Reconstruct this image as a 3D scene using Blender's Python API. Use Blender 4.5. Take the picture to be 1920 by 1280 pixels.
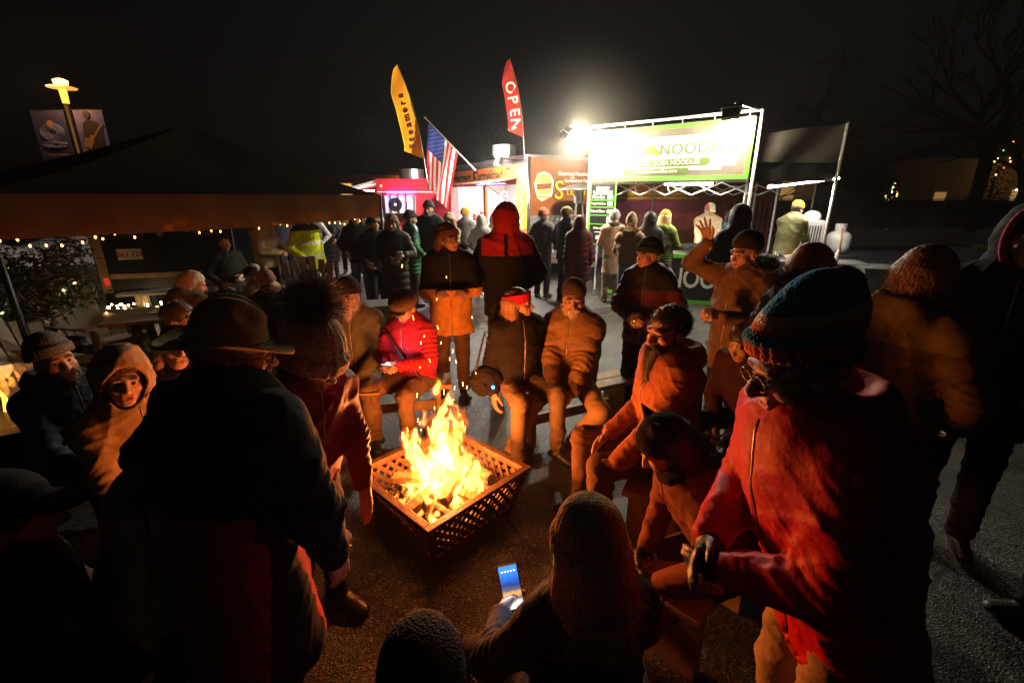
import bpy, bmesh, math, random
import numpy as np
from mathutils import Vector, Matrix, Euler

random.seed(7)
rng = np.random.default_rng(7)
for o in list(bpy.data.objects): bpy.data.objects.remove(o)
scene = bpy.context.scene
COL = scene.collection
R = math.radians

# ------------------------------------------------------------------ camera, night sky, exposure
cam = bpy.data.cameras.new('camera'); camo = bpy.data.objects.new('camera', cam); COL.objects.link(camo)
camo.location = (0, 0, 2.0); camo.rotation_euler = (R(90 - 17.7), 0, 0)
cam.lens = 16.0; cam.sensor_width = 36; cam.clip_start = .05; cam.clip_end = 600
scene.camera = camo
scene.render.resolution_x, scene.render.resolution_y = 1024, 682
world = bpy.data.worlds.new('World'); scene.world = world; world.use_nodes = True
_N, _L = world.node_tree.nodes, world.node_tree.links
_sky = _N.new('ShaderNodeTexSky'); _sky.sky_type = 'NISHITA'; _sky.sun_disc = False
_sky.sun_elevation = R(1); _sky.sun_rotation = R(200); _sky.dust_density = 4.
_bg = _N['Background']; _bg.inputs['Strength'].default_value = .0031
_hs = _N.new('ShaderNodeHueSaturation'); _hs.inputs['Saturation'].default_value = .15; _L.new(_sky.outputs[0], _hs.inputs['Color'])
_L.new(_hs.outputs[0], _bg.inputs['Color'])
scene.view_settings.view_transform = 'Standard'; scene.view_settings.look = 'None'
scene.view_settings.exposure = 0.; scene.view_settings.gamma = 1.
scene.cycles.use_denoising = True
scene.cycles.max_bounces = 5; scene.cycles.diffuse_bounces = 3; scene.cycles.glossy_bounces = 3; scene.cycles.transmission_bounces = 5
scene.cycles.transparent_max_bounces = 8; scene.cycles.volume_bounces = 0
scene.cycles.sample_clamp_indirect = 6.
scene.cycles.caustics_reflective = False; scene.cycles.caustics_refractive = False
scene.cycles.use_light_tree = True

def lamp(name, kind, loc, power, col, parent=None, size=.1, target=None, cone=90, blend=.5):
    l = bpy.data.lights.new(name, kind); l.energy = power; l.color = col
    if kind == 'AREA': l.shape = 'RECTANGLE'; l.size = size[0]; l.size_y = size[1]
    else: l.shadow_soft_size = size
    if kind == 'SPOT': l.spot_size = R(cone); l.spot_blend = blend
    o = bpy.data.objects.new(name, l); COL.objects.link(o); o.location = loc
    if target is not None: o.rotation_euler = (Vector(target) - Vector(loc)).to_track_quat('-Z', 'Y').to_euler()
    if parent is not None: o.parent = parent
    return o


# ------------------------------------------------------------------ materials
MATS = {}
def nodes_of(m):
    m.use_nodes = True
    return m.node_tree.nodes, m.node_tree.links
def mat(name, col=(.5, .5, .5), rough=.6, metal=0., var=.12, scale=8., bump=0., bscale=60., spec=.5, emit=None, estr=0., attr=False, sheen=0., coat=0., trans=0., alpha=1., kind='noise', coords='Object', ior=1.5):
    if name in MATS: return MATS[name]
    m = bpy.data.materials.new(name); N, L = nodes_of(m)
    b = N['Principled BSDF']
    b.inputs['Roughness'].default_value = rough; b.inputs['Metallic'].default_value = metal
    b.inputs['Specular IOR Level'].default_value = spec
    b.inputs['Sheen Weight'].default_value = sheen; b.inputs['Coat Weight'].default_value = coat
    b.inputs['Transmission Weight'].default_value = trans; b.inputs['Alpha'].default_value = alpha
    b.inputs['IOR'].default_value = ior
    tc = N.new('ShaderNodeTexCoord')
    src = None
    if attr:
        a = N.new('ShaderNodeAttribute'); a.attribute_name = 'Col'; src = a.outputs['Color']
    if var > 0:
        n = N.new('ShaderNodeTexNoise'); n.inputs['Scale'].default_value = scale; n.inputs['Detail'].default_value = 5
        L.new(tc.outputs[coords], n.inputs['Vector'])
        mr = N.new('ShaderNodeMapRange'); mr.inputs['From Min'].default_value = .3; mr.inputs['From Max'].default_value = .7
        mr.inputs['To Min'].default_value = 1 - var; mr.inputs['To Max'].default_value = 1 + var
        L.new(n.outputs['Fac'], mr.inputs['Value'])
        mx = N.new('ShaderNodeMix'); mx.data_type = 'RGBA'; mx.blend_type = 'MULTIPLY'; mx.inputs['Factor'].default_value = 1
        if src is not None: L.new(src, mx.inputs['A'])
        else: mx.inputs['A'].default_value = (*col, 1)
        L.new(mr.outputs['Result'], mx.inputs['B'])
        src = mx.outputs['Result']
    if src is not None: L.new(src, b.inputs['Base Color'])
    else: b.inputs['Base Color'].default_value = (*col, 1)
    if bump > 0:
        if kind == 'wave':
            t = N.new('ShaderNodeTexWave'); t.inputs['Scale'].default_value = bscale; t.inputs['Distortion'].default_value = 1.5
            t.inputs['Detail'].default_value = 2
        elif kind == 'voronoi':
            t = N.new('ShaderNodeTexVoronoi'); t.inputs['Scale'].default_value = bscale
        else:
            t = N.new('ShaderNodeTexNoise'); t.inputs['Scale'].default_value = bscale; t.inputs['Detail'].default_value = 6
        L.new(tc.outputs[coords], t.inputs['Vector'])
        bp = N.new('ShaderNodeBump'); bp.inputs['Strength'].default_value = bump; bp.inputs['Distance'].default_value = .01
        L.new(t.outputs['Distance' if kind == 'voronoi' else 'Fac'], bp.inputs['Height'])
        L.new(bp.outputs['Normal'], b.inputs['Normal'])
    if emit is not None:
        b.inputs['Emission Color'].default_value = (*emit, 1); b.inputs['Emission Strength'].default_value = estr
    MATS[name] = m
    return m

def emitter(name, col, strength):
    if name in MATS: return MATS[name]
    m = bpy.data.materials.new(name); N, L = nodes_of(m)
    N.remove(N['Principled BSDF'])
    e = N.new('ShaderNodeEmission'); e.inputs['Color'].default_value = (*col, 1); e.inputs['Strength'].default_value = strength
    L.new(e.outputs[0], N['Material Output'].inputs['Surface'])
    MATS[name] = m
    return m

M_CLOTH = mat('woven_cloth', rough=.85, attr=True, var=.18, scale=14, bump=.5, bscale=26, spec=.12)
M_PUFF = mat('nylon_shell', rough=.58, attr=True, var=.1, scale=20, bump=.7, bscale=18, spec=.16)
M_KNIT = mat('knitted_wool', rough=.95, attr=True, var=.2, scale=60, bump=.8, bscale=170, kind='voronoi', spec=.1)
M_SKIN = mat('skin', rough=.5, attr=True, var=.1, scale=40, bump=.15, bscale=180, spec=.4)
M_LEATHER = mat('leather', rough=.4, attr=True, var=.2, scale=20, bump=.4, bscale=90, spec=.5)
M_HAIR = mat('hair', rough=.5, attr=True, var=.35, scale=90, bump=.3, bscale=150, spec=.5)
M_FELT = mat('felt', rough=.9, attr=True, var=.1, scale=30, bump=.2, bscale=120, spec=.2)
M_EYE = mat('eyeball', rough=.15, attr=True, var=0)

def clear_mat(name, gloss=.12, rough=.08, haze=.0, tint=(1, 1, 1), bump=0., bscale=8.):
    """thin clear sheet: lets light straight through, with a little sheen"""
    if name in MATS: return MATS[name]
    m = bpy.data.materials.new(name); N, L = nodes_of(m); N.remove(N['Principled BSDF'])
    t = N.new('ShaderNodeBsdfTransparent'); t.inputs['Color'].default_value = (*tint, 1)
    g = N.new('ShaderNodeBsdfGlossy'); g.inputs['Roughness'].default_value = rough
    d = N.new('ShaderNodeBsdfDiffuse'); d.inputs['Color'].default_value = (.8, .78, .74, 1)
    a = N.new('ShaderNodeMixShader'); a.inputs[0].default_value = gloss; b = N.new('ShaderNodeMixShader'); b.inputs[0].default_value = haze
    L.new(t.outputs[0], a.inputs[1]); L.new(g.outputs[0], a.inputs[2]); L.new(a.outputs[0], b.inputs[1]); L.new(d.outputs[0], b.inputs[2]); L.new(b.outputs[0], N['Material Output'].inputs['Surface'])
    if bump:
        tc = N.new('ShaderNodeTexCoord'); n = N.new('ShaderNodeTexNoise'); n.inputs['Scale'].default_value = bscale; L.new(tc.outputs['Object'], n.inputs['Vector'])
        bp = N.new('ShaderNodeBump'); bp.inputs['Strength'].default_value = bump; L.new(n.outputs['Fac'], bp.inputs['Height']); L.new(bp.outputs[0], g.inputs['Normal'])
    MATS[name] = m
    return m

def thin_cloth(name, col, var=.08, scale=5., through=.5):
    """thin flag cloth: light falls through it"""
    m = mat(name, col, .75, var=var, scale=scale); N, L = m.node_tree.nodes, m.node_tree.links
    t = N.new('ShaderNodeBsdfTranslucent'); t.inputs['Color'].default_value = (*col, 1)
    mx = N.new('ShaderNodeMixShader'); mx.inputs[0].default_value = through
    L.new(N['Principled BSDF'].outputs[0], mx.inputs[1]); L.new(t.outputs[0], mx.inputs[2]); L.new(mx.outputs[0], N['Material Output'].inputs['Surface'])
    return m

# ------------------------------------------------------------------ objects
def tag(o, label=None, cat=None, group=None, kind=None):
    if label: o['label'] = label
    if cat: o['category'] = cat
    if group: o['group'] = group
    if kind: o['kind'] = kind
    return o
def empty(name, loc=(0, 0, 0), rz=0., label=None, cat=None, group=None):
    o = bpy.data.objects.new(name, None); COL.objects.link(o)
    o.location = loc; o.rotation_euler = (0, 0, rz); o.empty_display_size = .1
    return tag(o, label, cat, group)
def link(name, me, m=None, parent=None, loc=None, rot=None):
    o = bpy.data.objects.new(name, me); COL.objects.link(o)
    if m is not None:
        me.materials.clear()
        for q in (m if isinstance(m, (list, tuple)) else [m]): me.materials.append(q)
    if parent is not None: o.parent = parent
    if loc is not None: o.location = loc
    if rot is not None: o.rotation_euler = rot
    return o

class MB:
    """collects simple solids and links them as one mesh"""
    def __init__(s): s.v = []; s.f = []; s.mi = []; s.cur = 0
    def add(s, vs, fs, M=None):
        k = len(s.v)
        if M is not None: vs = [M @ Vector(v) for v in vs]
        s.v += [tuple(v) for v in vs]; s.f += [tuple(i + k for i in f) for f in fs]; s.mi += [s.cur] * len(fs)
        return s
    def box(s, c, d, rot=None, M=None):
        x, y, z = d[0] / 2, d[1] / 2, d[2] / 2
        T = Matrix.Translation(c)
        if rot is not None: T = T @ Euler(rot).to_matrix().to_4x4()
        if M is not None: T = M @ T
        vs = [(a * x, b * y, e * z) for e in (-1, 1) for b in (-1, 1) for a in (-1, 1)]
        return s.add(vs, [(0, 2, 3, 1), (4, 5, 7, 6), (0, 1, 5, 4), (2, 6, 7, 3), (0, 4, 6, 2), (1, 3, 7, 5)], T)
    def beam(s, a, b, w, t, up=(0, 0, 1)):
        a, b = Vector(a), Vector(b); d = b - a; L = d.length; d.normalize()
        u = Vector(up)
        if abs(d.dot(u)) > .98: u = Vector((0, 1, 0))
        x = d.cross(u).normalized(); z = x.cross(d)
        M = Matrix((x, d, z)).transposed().to_4x4(); M.translation = (a + b) / 2
        return s.box((0, 0, 0), (w, L, t), M=M)
    def tube(s, pts, r, n=8, cap=True):
        pts = [Vector(p) for p in pts]; rs = r if isinstance(r, (list, tuple)) else [r] * len(pts)
        vs = []; fs = []; prev = None
        for i, p in enumerate(pts):
            t = (pts[min(i + 1, len(pts) - 1)] - pts[max(i - 1, 0)]).normalized()
            if prev is None:
                u = Vector((0, 0, 1)) if abs(t.z) < .9 else Vector((1, 0, 0))
                x = t.cross(u).normalized()
            else:
                x = (prev - t * prev.dot(t)).normalized()
            prev = x; y = t.cross(x)
            vs += [p + (x * math.cos(2 * math.pi * k / n) + y * math.sin(2 * math.pi * k / n)) * rs[i] for k in range(n)]
        for i in range(len(pts) - 1):
            for k in range(n):
                a, b = i * n + k, i * n + (k + 1) % n
                fs.append((a, b, b + n, a + n))
        if cap: fs.append(tuple(range(n))[::-1]); fs.append(tuple(range((len(pts) - 1) * n, len(pts) * n)))
        return s.add(vs, fs)
    def lathe(s, prof, n=24, M=None, c=(0, 0, 0)):
        vs = []; fs = []
        for r, z in prof:
            vs += [(c[0] + r * math.cos(2 * math.pi * k / n), c[1] + r * math.sin(2 * math.pi * k / n), c[2] + z) for k in range(n)]
        for i in range(len(prof) - 1):
            for k in range(n):
                a, b = i * n + k, i * n + (k + 1) % n
                fs.append((a, b, b + n, a + n))
        fs.append(tuple(range(n))[::-1]); fs.append(tuple(range((len(prof) - 1) * n, len(prof) * n)))
        return s.add(vs, fs, M)
    def prism(s, poly, t, M=None):
        n = len(poly)
        vs = [(x, 0, z) for x, z in poly] + [(x, t, z) for x, z in poly]
        fs = [tuple(range(n)), tuple(range(2 * n - 1, n - 1, -1))] + [(i, i + n, (i + 1) % n + n, (i + 1) % n) for i in range(n)]
        return s.add(vs, fs, M)
    def sheet(s, fn, nu, nv):
        vs = [fn(i / nu, j / nv) for j in range(nv + 1) for i in range(nu + 1)]
        fs = [(j * (nu + 1) + i, j * (nu + 1) + i + 1, (j + 1) * (nu + 1) + i + 1, (j + 1) * (nu + 1) + i) for j in range(nv) for i in range(nu)]
        return s.add(vs, fs)
    def ball(s, c, r, nu=10, nv=7):
        if not isinstance(r, (tuple, list)): r = (r, r, r)
        vs = [(c[0], c[1], c[2] - r[2])]; fs = []
        for j in range(1, nv):
            t = math.pi * j / nv - math.pi / 2
            vs += [(c[0] + r[0] * math.cos(t) * math.cos(2 * math.pi * i / nu), c[1] + r[1] * math.cos(t) * math.sin(2 * math.pi * i / nu), c[2] + r[2] * math.sin(t)) for i in range(nu)]
        vs.append((c[0], c[1], c[2] + r[2])); e = len(vs) - 1
        for i in range(nu):
            fs.append((0, 1 + (i + 1) % nu, 1 + i)); fs.append((e, e - nu + i, e - nu + (i + 1) % nu))
        for j in range(nv - 2):
            for i in range(nu):
                a, b = 1 + j * nu + i, 1 + j * nu + (i + 1) % nu
                fs.append((a, b, b + nu, a + nu))
        return s.add(vs, fs)
    def build(s, name, m=None, parent=None, loc=None, rot=None, smooth=False, bevel=0., col=None):
        me = bpy.data.meshes.new(name); me.from_pydata(s.v, [], s.f)
        o = link(name, me, m, parent, loc, rot)
        if any(s.mi): me.polygons.foreach_set('material_index', s.mi)
        if smooth: me.shade_smooth()
        if col is not None: paint(me, col)
        if bevel > 0:
            b = o.modifiers.new('Bevel', 'BEVEL'); b.width = bevel; b.segments = 2; b.limit_method = 'ANGLE'
        return o

def paint(me, col):
    n = len(me.vertices)
    a = me.color_attributes.new('Col', 'FLOAT_COLOR', 'POINT')
    c = np.ones((n, 4), np.float32)
    if callable(col):
        P = np.empty(n * 3, np.float32); me.vertices.foreach_get('co', P); c[:, :3] = col(P.reshape(-1, 3))
    else: c[:, :3] = col
    a.data.foreach_set('color', c.ravel())

_txt = {}
def text_mesh(body, size, extrude=.004, align='CENTER', shear=0., bold=0., space=1.):
    cu = bpy.data.curves.new('lettering', 'FONT'); cu.body = body; cu.size = size; cu.extrude = extrude
    cu.align_x = align; cu.align_y = 'CENTER'; cu.shear = shear; cu.offset = bold; cu.resolution_u = 3; cu.space_character = space
    o = bpy.data.objects.new('tmp', cu); COL.objects.link(o)
    dg = bpy.context.evaluated_depsgraph_get(); dg.update()
    me = bpy.data.meshes.new_from_object(o.evaluated_get(dg))
    bpy.data.objects.remove(o); bpy.data.curves.remove(cu)
    return me
def text(name, body, size, m, parent, M, **kw):
    me = text_mesh(body, size, **kw); me.transform(M)
    return link(name, me, m, parent)
FACE = Matrix.Rotation(R(90), 4, 'X')   # text plane XY -> XZ, reading from -Y

# ------------------------------------------------------------------ signed distance modelling
def V3(*a): return np.array(a, float)
def unit(v): return v / (np.linalg.norm(v) + 1e-9)
def smin(a, b, k):
    if k <= 0: return np.minimum(a, b)
    h = np.clip(.5 + .5 * (b - a) / k, 0, 1)
    return b + (a - b) * h - k * h * (1 - h)

class Sdf:
    def __init__(s): s.p = []
    def cone(s, a, b, ra, rb, k=.03, op='u', side=None, flat=1., puff=None, ring=0.):
        a = np.asarray(a, float); b = np.asarray(b, float); ba = b - a; L2 = ba @ ba + 1e-12; L = math.sqrt(L2)
        if side is not None:
            ax = ba / L; sd = np.asarray(side, float); sd = unit(sd - ax * (sd @ ax)); dp = np.cross(ax, sd)
        def f(P):
            q = P - a; h = np.clip(q @ ba / L2, 0, 1); r = ra + (rb - ra) * h
            if puff is not None:
                r = r + puff[0] * (np.abs(np.sin(math.pi * (h * L + puff[2]) / puff[1])) ** .6 - .65)
            v = q - h[:, None] * ba
            if side is None: return np.sqrt((v * v).sum(1)) - r
            u = v @ sd; w = v @ dp; z = v @ ax
            m = np.sqrt(u * u + (w / flat) ** 2 + z * z) + 1e-9
            g = np.sqrt(u * u + (w / flat ** 2) ** 2 + z * z) + 1e-9
            return m * (m - r) / g
        s.p.append((op, k, f, (a + b) / 2, L / 2 + max(ra, rb) + .02))
        return s
    def ell(s, c, r, k=.02, op='u', M=None):
        """ellipsoid; M = (3x3 rows = local axes, origin, scale) places it in a frame"""
        c = np.asarray(c, float); r = np.asarray(r, float)
        if M is None:
            def f(P):
                q = (P - c) / r; k0 = np.sqrt((q * q).sum(1)) + 1e-9; k1 = np.sqrt(((q / r) ** 2).sum(1)) + 1e-9
                return k0 * (k0 - 1) / k1
            s.p.append((op, k, f, c, max(r) + .01))
        else:
            A, o, sc = M
            def f(P):
                q = ((P - o) @ A.T / sc - c) / r; k0 = np.sqrt((q * q).sum(1)) + 1e-9; k1 = np.sqrt(((q / r) ** 2).sum(1)) + 1e-9
                return sc * k0 * (k0 - 1) / k1
            s.p.append((op, k, f, o + c * sc @ A, max(r) * sc + .01))
        return s
    def fn(s, f, op='d', c=(0, 0, 0), rad=9., k=0.):
        s.p.append((op, k, f, np.asarray(c, float), rad)); return s
    def hcone(s, M, a, b, ra, rb, k=.02, op='u'):
        A, o, sc = M
        return s.cone(o + np.asarray(a, float) * sc @ A, o + np.asarray(b, float) * sc @ A, ra * sc, rb * sc, k, op)
    def mesh(s, h, smooth=1):
        lo = np.full(3, 1e9); hi = -lo
        for op, k, f, c, r in s.p:
            if op == 'u': lo = np.minimum(lo, c - r); hi = np.maximum(hi, c + r)
        B = 8; lo = lo - 2 * h - .02; hi = hi + 2 * h + .02
        nb = np.ceil((hi - lo) / (B * h)).astype(int)
        g = np.stack(np.meshgrid(*[np.arange(n) for n in nb], indexing='ij'), -1).reshape(-1, 3)
        cen = lo + (g * B + (B - 1) / 2) * h
        def ev(cb, P, reach):
            # cb (n,3) block centres, P (n,m,3)
            n, m = P.shape[:2]
            d = np.full((n, m), 1.)
            for op, k, f, c, r in s.p:
                if r < 5:
                    w = np.nonzero(((cb - c) ** 2).sum(1) < (r + reach + k) ** 2)[0]
                    if len(w) == 0: continue
                else: w = slice(None)
                Q = P[w].reshape(-1, 3); v = f(Q).reshape(-1, m)
                if op == 'u': d[w] = smin(d[w], v, k)
                elif op == 's': d[w] = -smin(-d[w], v, k)
                elif op == 'i': d[w] = -smin(-d[w], -v, k)
                else: d[w] = d[w] + v
            return d
        dc = ev(cen, cen[:, None, :], .3)[:, 0]
        keep = np.nonzero(np.abs(dc) < B * h * 1.25 + .012)[0]
        off = np.stack(np.meshgrid(*[np.arange(B)] * 3, indexing='ij'), -1).reshape(-1, 3)
        P = lo + (g[keep][:, None, :] * B + off[None]) * h
        d = ev(cen[keep], P, B * h * .9 + .012)
        V = np.where(dc < 0, np.float32(-1), np.float32(1)).reshape(nb)
        V = np.repeat(np.repeat(np.repeat(V, B, 0), B, 1), B, 2)
        I = (g[keep][:, None, :] * B + off[None])
        V[I[..., 0], I[..., 1], I[..., 2]] = d
        S = V < 0
        cnt = np.zeros(tuple(np.array(S.shape) - 1), np.uint8)
        n0, n1, n2 = cnt.shape
        cor = [(a, b, c) for a in (0, 1) for b in (0, 1) for c in (0, 1)]
        for a, b, c in cor: cnt += S[a:a + n0, b:b + n1, c:c + n2]
        idx = np.argwhere((cnt > 0) & (cnt < 8))
        vals = np.stack([V[idx[:, 0] + a, idx[:, 1] + b, idx[:, 2] + c] for a, b, c in cor], 1)
        acc = np.zeros((len(idx), 3)); ct = np.zeros(len(idx))
        ca = np.array(cor, float)
        for i in range(8):
            for j in range(i + 1, 8):
                if abs(ca[i] - ca[j]).sum() != 1: continue
                va, vb = vals[:, i], vals[:, j]; m = (va < 0) != (vb < 0)
                t = np.where(m, va / np.where(m, va - vb, 1), 0)
                acc += np.where(m[:, None], ca[i] + t[:, None] * (ca[j] - ca[i]), 0); ct += m
        verts = lo + (idx + acc / ct[:, None]) * h
        ids = np.full((n0, n1, n2), -1, np.int32); ids[idx[:, 0], idx[:, 1], idx[:, 2]] = np.arange(len(idx))
        quads = []
        for ax in range(3):
            o1, o2 = (ax + 1) % 3, (ax + 2) % 3
            sl = [slice(0, n) for n in S.shape]; a_ = list(sl); b_ = list(sl)
            a_[ax] = slice(0, S.shape[ax] - 1); b_[ax] = slice(1, S.shape[ax])
            sa = S[tuple(a_)]; e = np.argwhere(sa != S[tuple(b_)])
            e = e[(e[:, o1] > 0) & (e[:, o2] > 0) & (e[:, o1] < ids.shape[o1]) & (e[:, o2] < ids.shape[o2])]
            if len(e) == 0: continue
            ins = sa[e[:, 0], e[:, 1], e[:, 2]]
            def at(d1, d2):
                q = e.copy(); q[:, o1] -= d1; q[:, o2] -= d2
                return ids[q[:, 0], q[:, 1], q[:, 2]]
            q = np.stack([at(1, 1), at(0, 1), at(0, 0), at(1, 0)], 1)
            q[~ins] = q[~ins][:, ::-1]
            quads.append(q)
        q = np.concatenate(quads); q = q[(q >= 0).all(1)]
        for _ in range(smooth):
            sm = np.zeros_like(verts); c2 = np.zeros(len(verts))
            for i in range(4):
                np.add.at(sm, q[:, i], verts[q[:, (i + 1) % 4]]); np.add.at(c2, q[:, i], 1)
            ok = c2 > 0; verts[ok] = verts[ok] * .5 + sm[ok] / c2[ok, None] * .5
        return verts, q

def mesh_from(name, verts, quads):
    me = bpy.data.meshes.new(name)
    me.vertices.add(len(verts)); me.vertices.foreach_set('co', np.asarray(verts, np.float32).ravel())
    nq = len(quads); w = quads.shape[1]
    me.loops.add(nq * w); me.loops.foreach_set('vertex_index', np.asarray(quads, np.int32).ravel())
    me.polygons.add(nq); me.polygons.foreach_set('loop_start', np.arange(0, nq * w, w, dtype=np.int32))
    me.update(calc_edges=True)
    return me
def sdf_obj(name, S, h, m, parent, col, smooth=1):
    v, q = S.mesh(h, smooth)
    me = mesh_from(name, v, q); o = link(name, me, m, parent); paint(me, col)
    return o

def fur_obj(name, pts, dirs, length, width, col, parent, jit=.35, m=None, curl=.3):
    """many thin tapered hairs, joined"""
    pts = np.asarray(pts, float); n = len(pts); dirs = np.asarray(dirs, float)
    dirs = dirs / (np.linalg.norm(dirs, axis=1)[:, None] + 1e-9)
    dirs = dirs + rng.normal(0, jit, (n, 3)); dirs /= np.linalg.norm(dirs, axis=1)[:, None]
    L = length * rng.uniform(.6, 1.15, n)[:, None]
    sd = np.cross(dirs, rng.normal(0, 1, (n, 3))); sd /= np.linalg.norm(sd, axis=1)[:, None]
    up = np.cross(sd, dirs)
    mid = pts + dirs * L * .55; tip = pts + dirs * L + up * L * curl + V3(0, 0, -.15) * L * curl
    W = width
    v = np.stack([pts - sd * W, pts + sd * W, mid + sd * W * .7, mid - sd * W * .7, tip + sd * W * .15, tip - sd * W * .15], 1).reshape(-1, 3)
    k = np.arange(n)[:, None] * 6
    q = np.concatenate([k + np.array([[0, 1, 2, 3]]), k + np.array([[3, 2, 4, 5]])])
    me = mesh_from(name, v, q); o = link(name, me, m or M_HAIR, parent)
    cc = np.repeat(np.asarray(col)[None] * rng.uniform(.55, 1.35, (n, 1)), 6, 0)
    paint(me, lambda P: cc)
    return o

def fold(P, amp, f=9., ph=0.):
    """ridged creases that wander over a garment"""
    x, y, z = P[:, 0], P[:, 1], P[:, 2]
    wx = .9 * np.sin(y * f * .61 + ph) + .7 * np.sin(z * f * .43 - x * f * .3 + 2 * ph)
    a = np.sin(x * f * .9 + z * f * .8 + 1.6 * wx + ph)
    b = np.sin(y * f * 1.0 - z * f * 1.15 + 1.5 * np.sin(x * f * .7 + wx + 2 * ph))
    c = np.sin(z * f * 1.7 + 1.8 * np.sin(x * f * .6 + y * f * .5 + ph) + wx)
    mod = .55 + .45 * np.sin(x * f * .35 + y * f * .27 + z * f * .4 + ph * 1.7)
    return -amp * mod * ((1 - np.abs(a)) ** 3 * 1.3 + (1 - np.abs(b)) ** 3 * 1.3 + .8 * (1 - np.abs(c)) ** 3 - .75)

def rotm(yaw=0, pitch=0, roll=0):
    """rows = local axes (x right, y forward, z up); yaw turns left, pitch nods down, roll leans right"""
    return np.array((Euler((0, 0, R(yaw))).to_matrix() @ Euler((R(-pitch), 0, 0)).to_matrix() @ Euler((0, R(roll), 0)).to_matrix()).transposed())

# ------------------------------------------------------------------ ground
def ground():
    m = bpy.data.materials.new('wet_asphalt'); N, L = nodes_of(m); b = N['Principled BSDF']
    tc = N.new('ShaderNodeTexCoord')
    def noise(sc, det=4., vor=False):
        t = N.new('ShaderNodeTexVoronoi' if vor else 'ShaderNodeTexNoise'); t.inputs['Scale'].default_value = sc
        if not vor: t.inputs['Detail'].default_value = det
        L.new(tc.outputs['Object'], t.inputs['Vector']); return t
    n1, n2, v, n3 = noise(.8), noise(5.), noise(115., vor=True), noise(190., 2.)
    cr = N.new('ShaderNodeValToRGB'); L.new(n2.outputs['Fac'], cr.inputs['Fac'])
    cr.color_ramp.elements[0].position = .3; cr.color_ramp.elements[0].color = (.018, .0175, .018, 1)
    cr.color_ramp.elements[1].position = .75; cr.color_ramp.elements[1].color = (.055, .053, .051, 1)
    mv = N.new('ShaderNodeMix'); mv.data_type = 'RGBA'; mv.blend_type = 'MULTIPLY'; mv.inputs['Factor'].default_value = .85
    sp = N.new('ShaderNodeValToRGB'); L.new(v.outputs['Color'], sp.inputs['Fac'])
    sp.color_ramp.elements[0].color = (.35, .35, .35, 1); sp.color_ramp.elements[1].color = (5.2, 5., 4.8, 1); sp.color_ramp.elements[1].position = .86  # bright cells put the asphalt's sparkling glints into the colour
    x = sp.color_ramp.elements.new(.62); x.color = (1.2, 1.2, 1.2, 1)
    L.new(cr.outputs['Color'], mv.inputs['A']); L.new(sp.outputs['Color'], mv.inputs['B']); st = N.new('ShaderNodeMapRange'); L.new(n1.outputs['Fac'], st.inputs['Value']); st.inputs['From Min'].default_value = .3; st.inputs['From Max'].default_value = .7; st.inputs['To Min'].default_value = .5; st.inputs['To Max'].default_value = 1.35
    mz = N.new('ShaderNodeMix'); mz.data_type = 'RGBA'; mz.blend_type = 'MULTIPLY'; mz.inputs['Factor'].default_value = 1.; L.new(mv.outputs['Result'], mz.inputs['A']); L.new(st.outputs['Result'], mz.inputs['B']); L.new(mz.outputs['Result'], b.inputs['Base Color'])
    rr = N.new('ShaderNodeMapRange'); L.new(n1.outputs['Fac'], rr.inputs['Value'])
    rr.inputs['From Min'].default_value = .35; rr.inputs['From Max'].default_value = .65; rr.inputs['To Min'].default_value = .26; rr.inputs['To Max'].default_value = .52
    L.new(rr.outputs['Result'], b.inputs['Roughness'])
    vc = N.new('ShaderNodeTexVoronoi'); vc.feature = 'DISTANCE_TO_EDGE'; vc.inputs['Scale'].default_value = .42; wp = N.new('ShaderNodeMix'); wp.data_type = 'RGBA'; wp.inputs['Factor'].default_value = .16; nw = noise(1.7, 5.); L.new(tc.outputs['Object'], wp.inputs['A']); L.new(nw.outputs['Color'], wp.inputs['B']); L.new(wp.outputs['Result'], vc.inputs['Vector'])
    cm = N.new('ShaderNodeMapRange'); cm.inputs['From Max'].default_value = .006; cm.inputs['To Min'].default_value = .12; L.new(vc.outputs['Distance'], cm.inputs['Value'])
    mc = N.new('ShaderNodeMix'); mc.data_type = 'RGBA'; mc.blend_type = 'MULTIPLY'; mc.inputs['Factor'].default_value = 1.; L.new(mz.outputs['Result'], mc.inputs['A']); L.new(cm.outputs['Result'], mc.inputs['B']); L.new(mc.outputs['Result'], b.inputs['Base Color'])
    ad = N.new('ShaderNodeMath'); ad.operation = 'ADD'; L.new(v.outputs['Distance'], ad.inputs[0]); L.new(n3.outputs['Fac'], ad.inputs[1])
    bp = N.new('ShaderNodeBump'); bp.inputs['Strength'].default_value = .9; bp.inputs['Distance'].default_value = .006
    L.new(ad.outputs[0], bp.inputs['Height']); L.new(bp.outputs['Normal'], b.inputs['Normal'])
    g = MB().sheet(lambda u, w: (-100 + 200 * u, -20 + 150 * w, .02 * math.sin(u * 90) * math.sin(w * 60) if w > .2 else 0), 60, 44).build('ground', m, smooth=True)
    tag(g, kind='structure')
ground()

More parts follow.
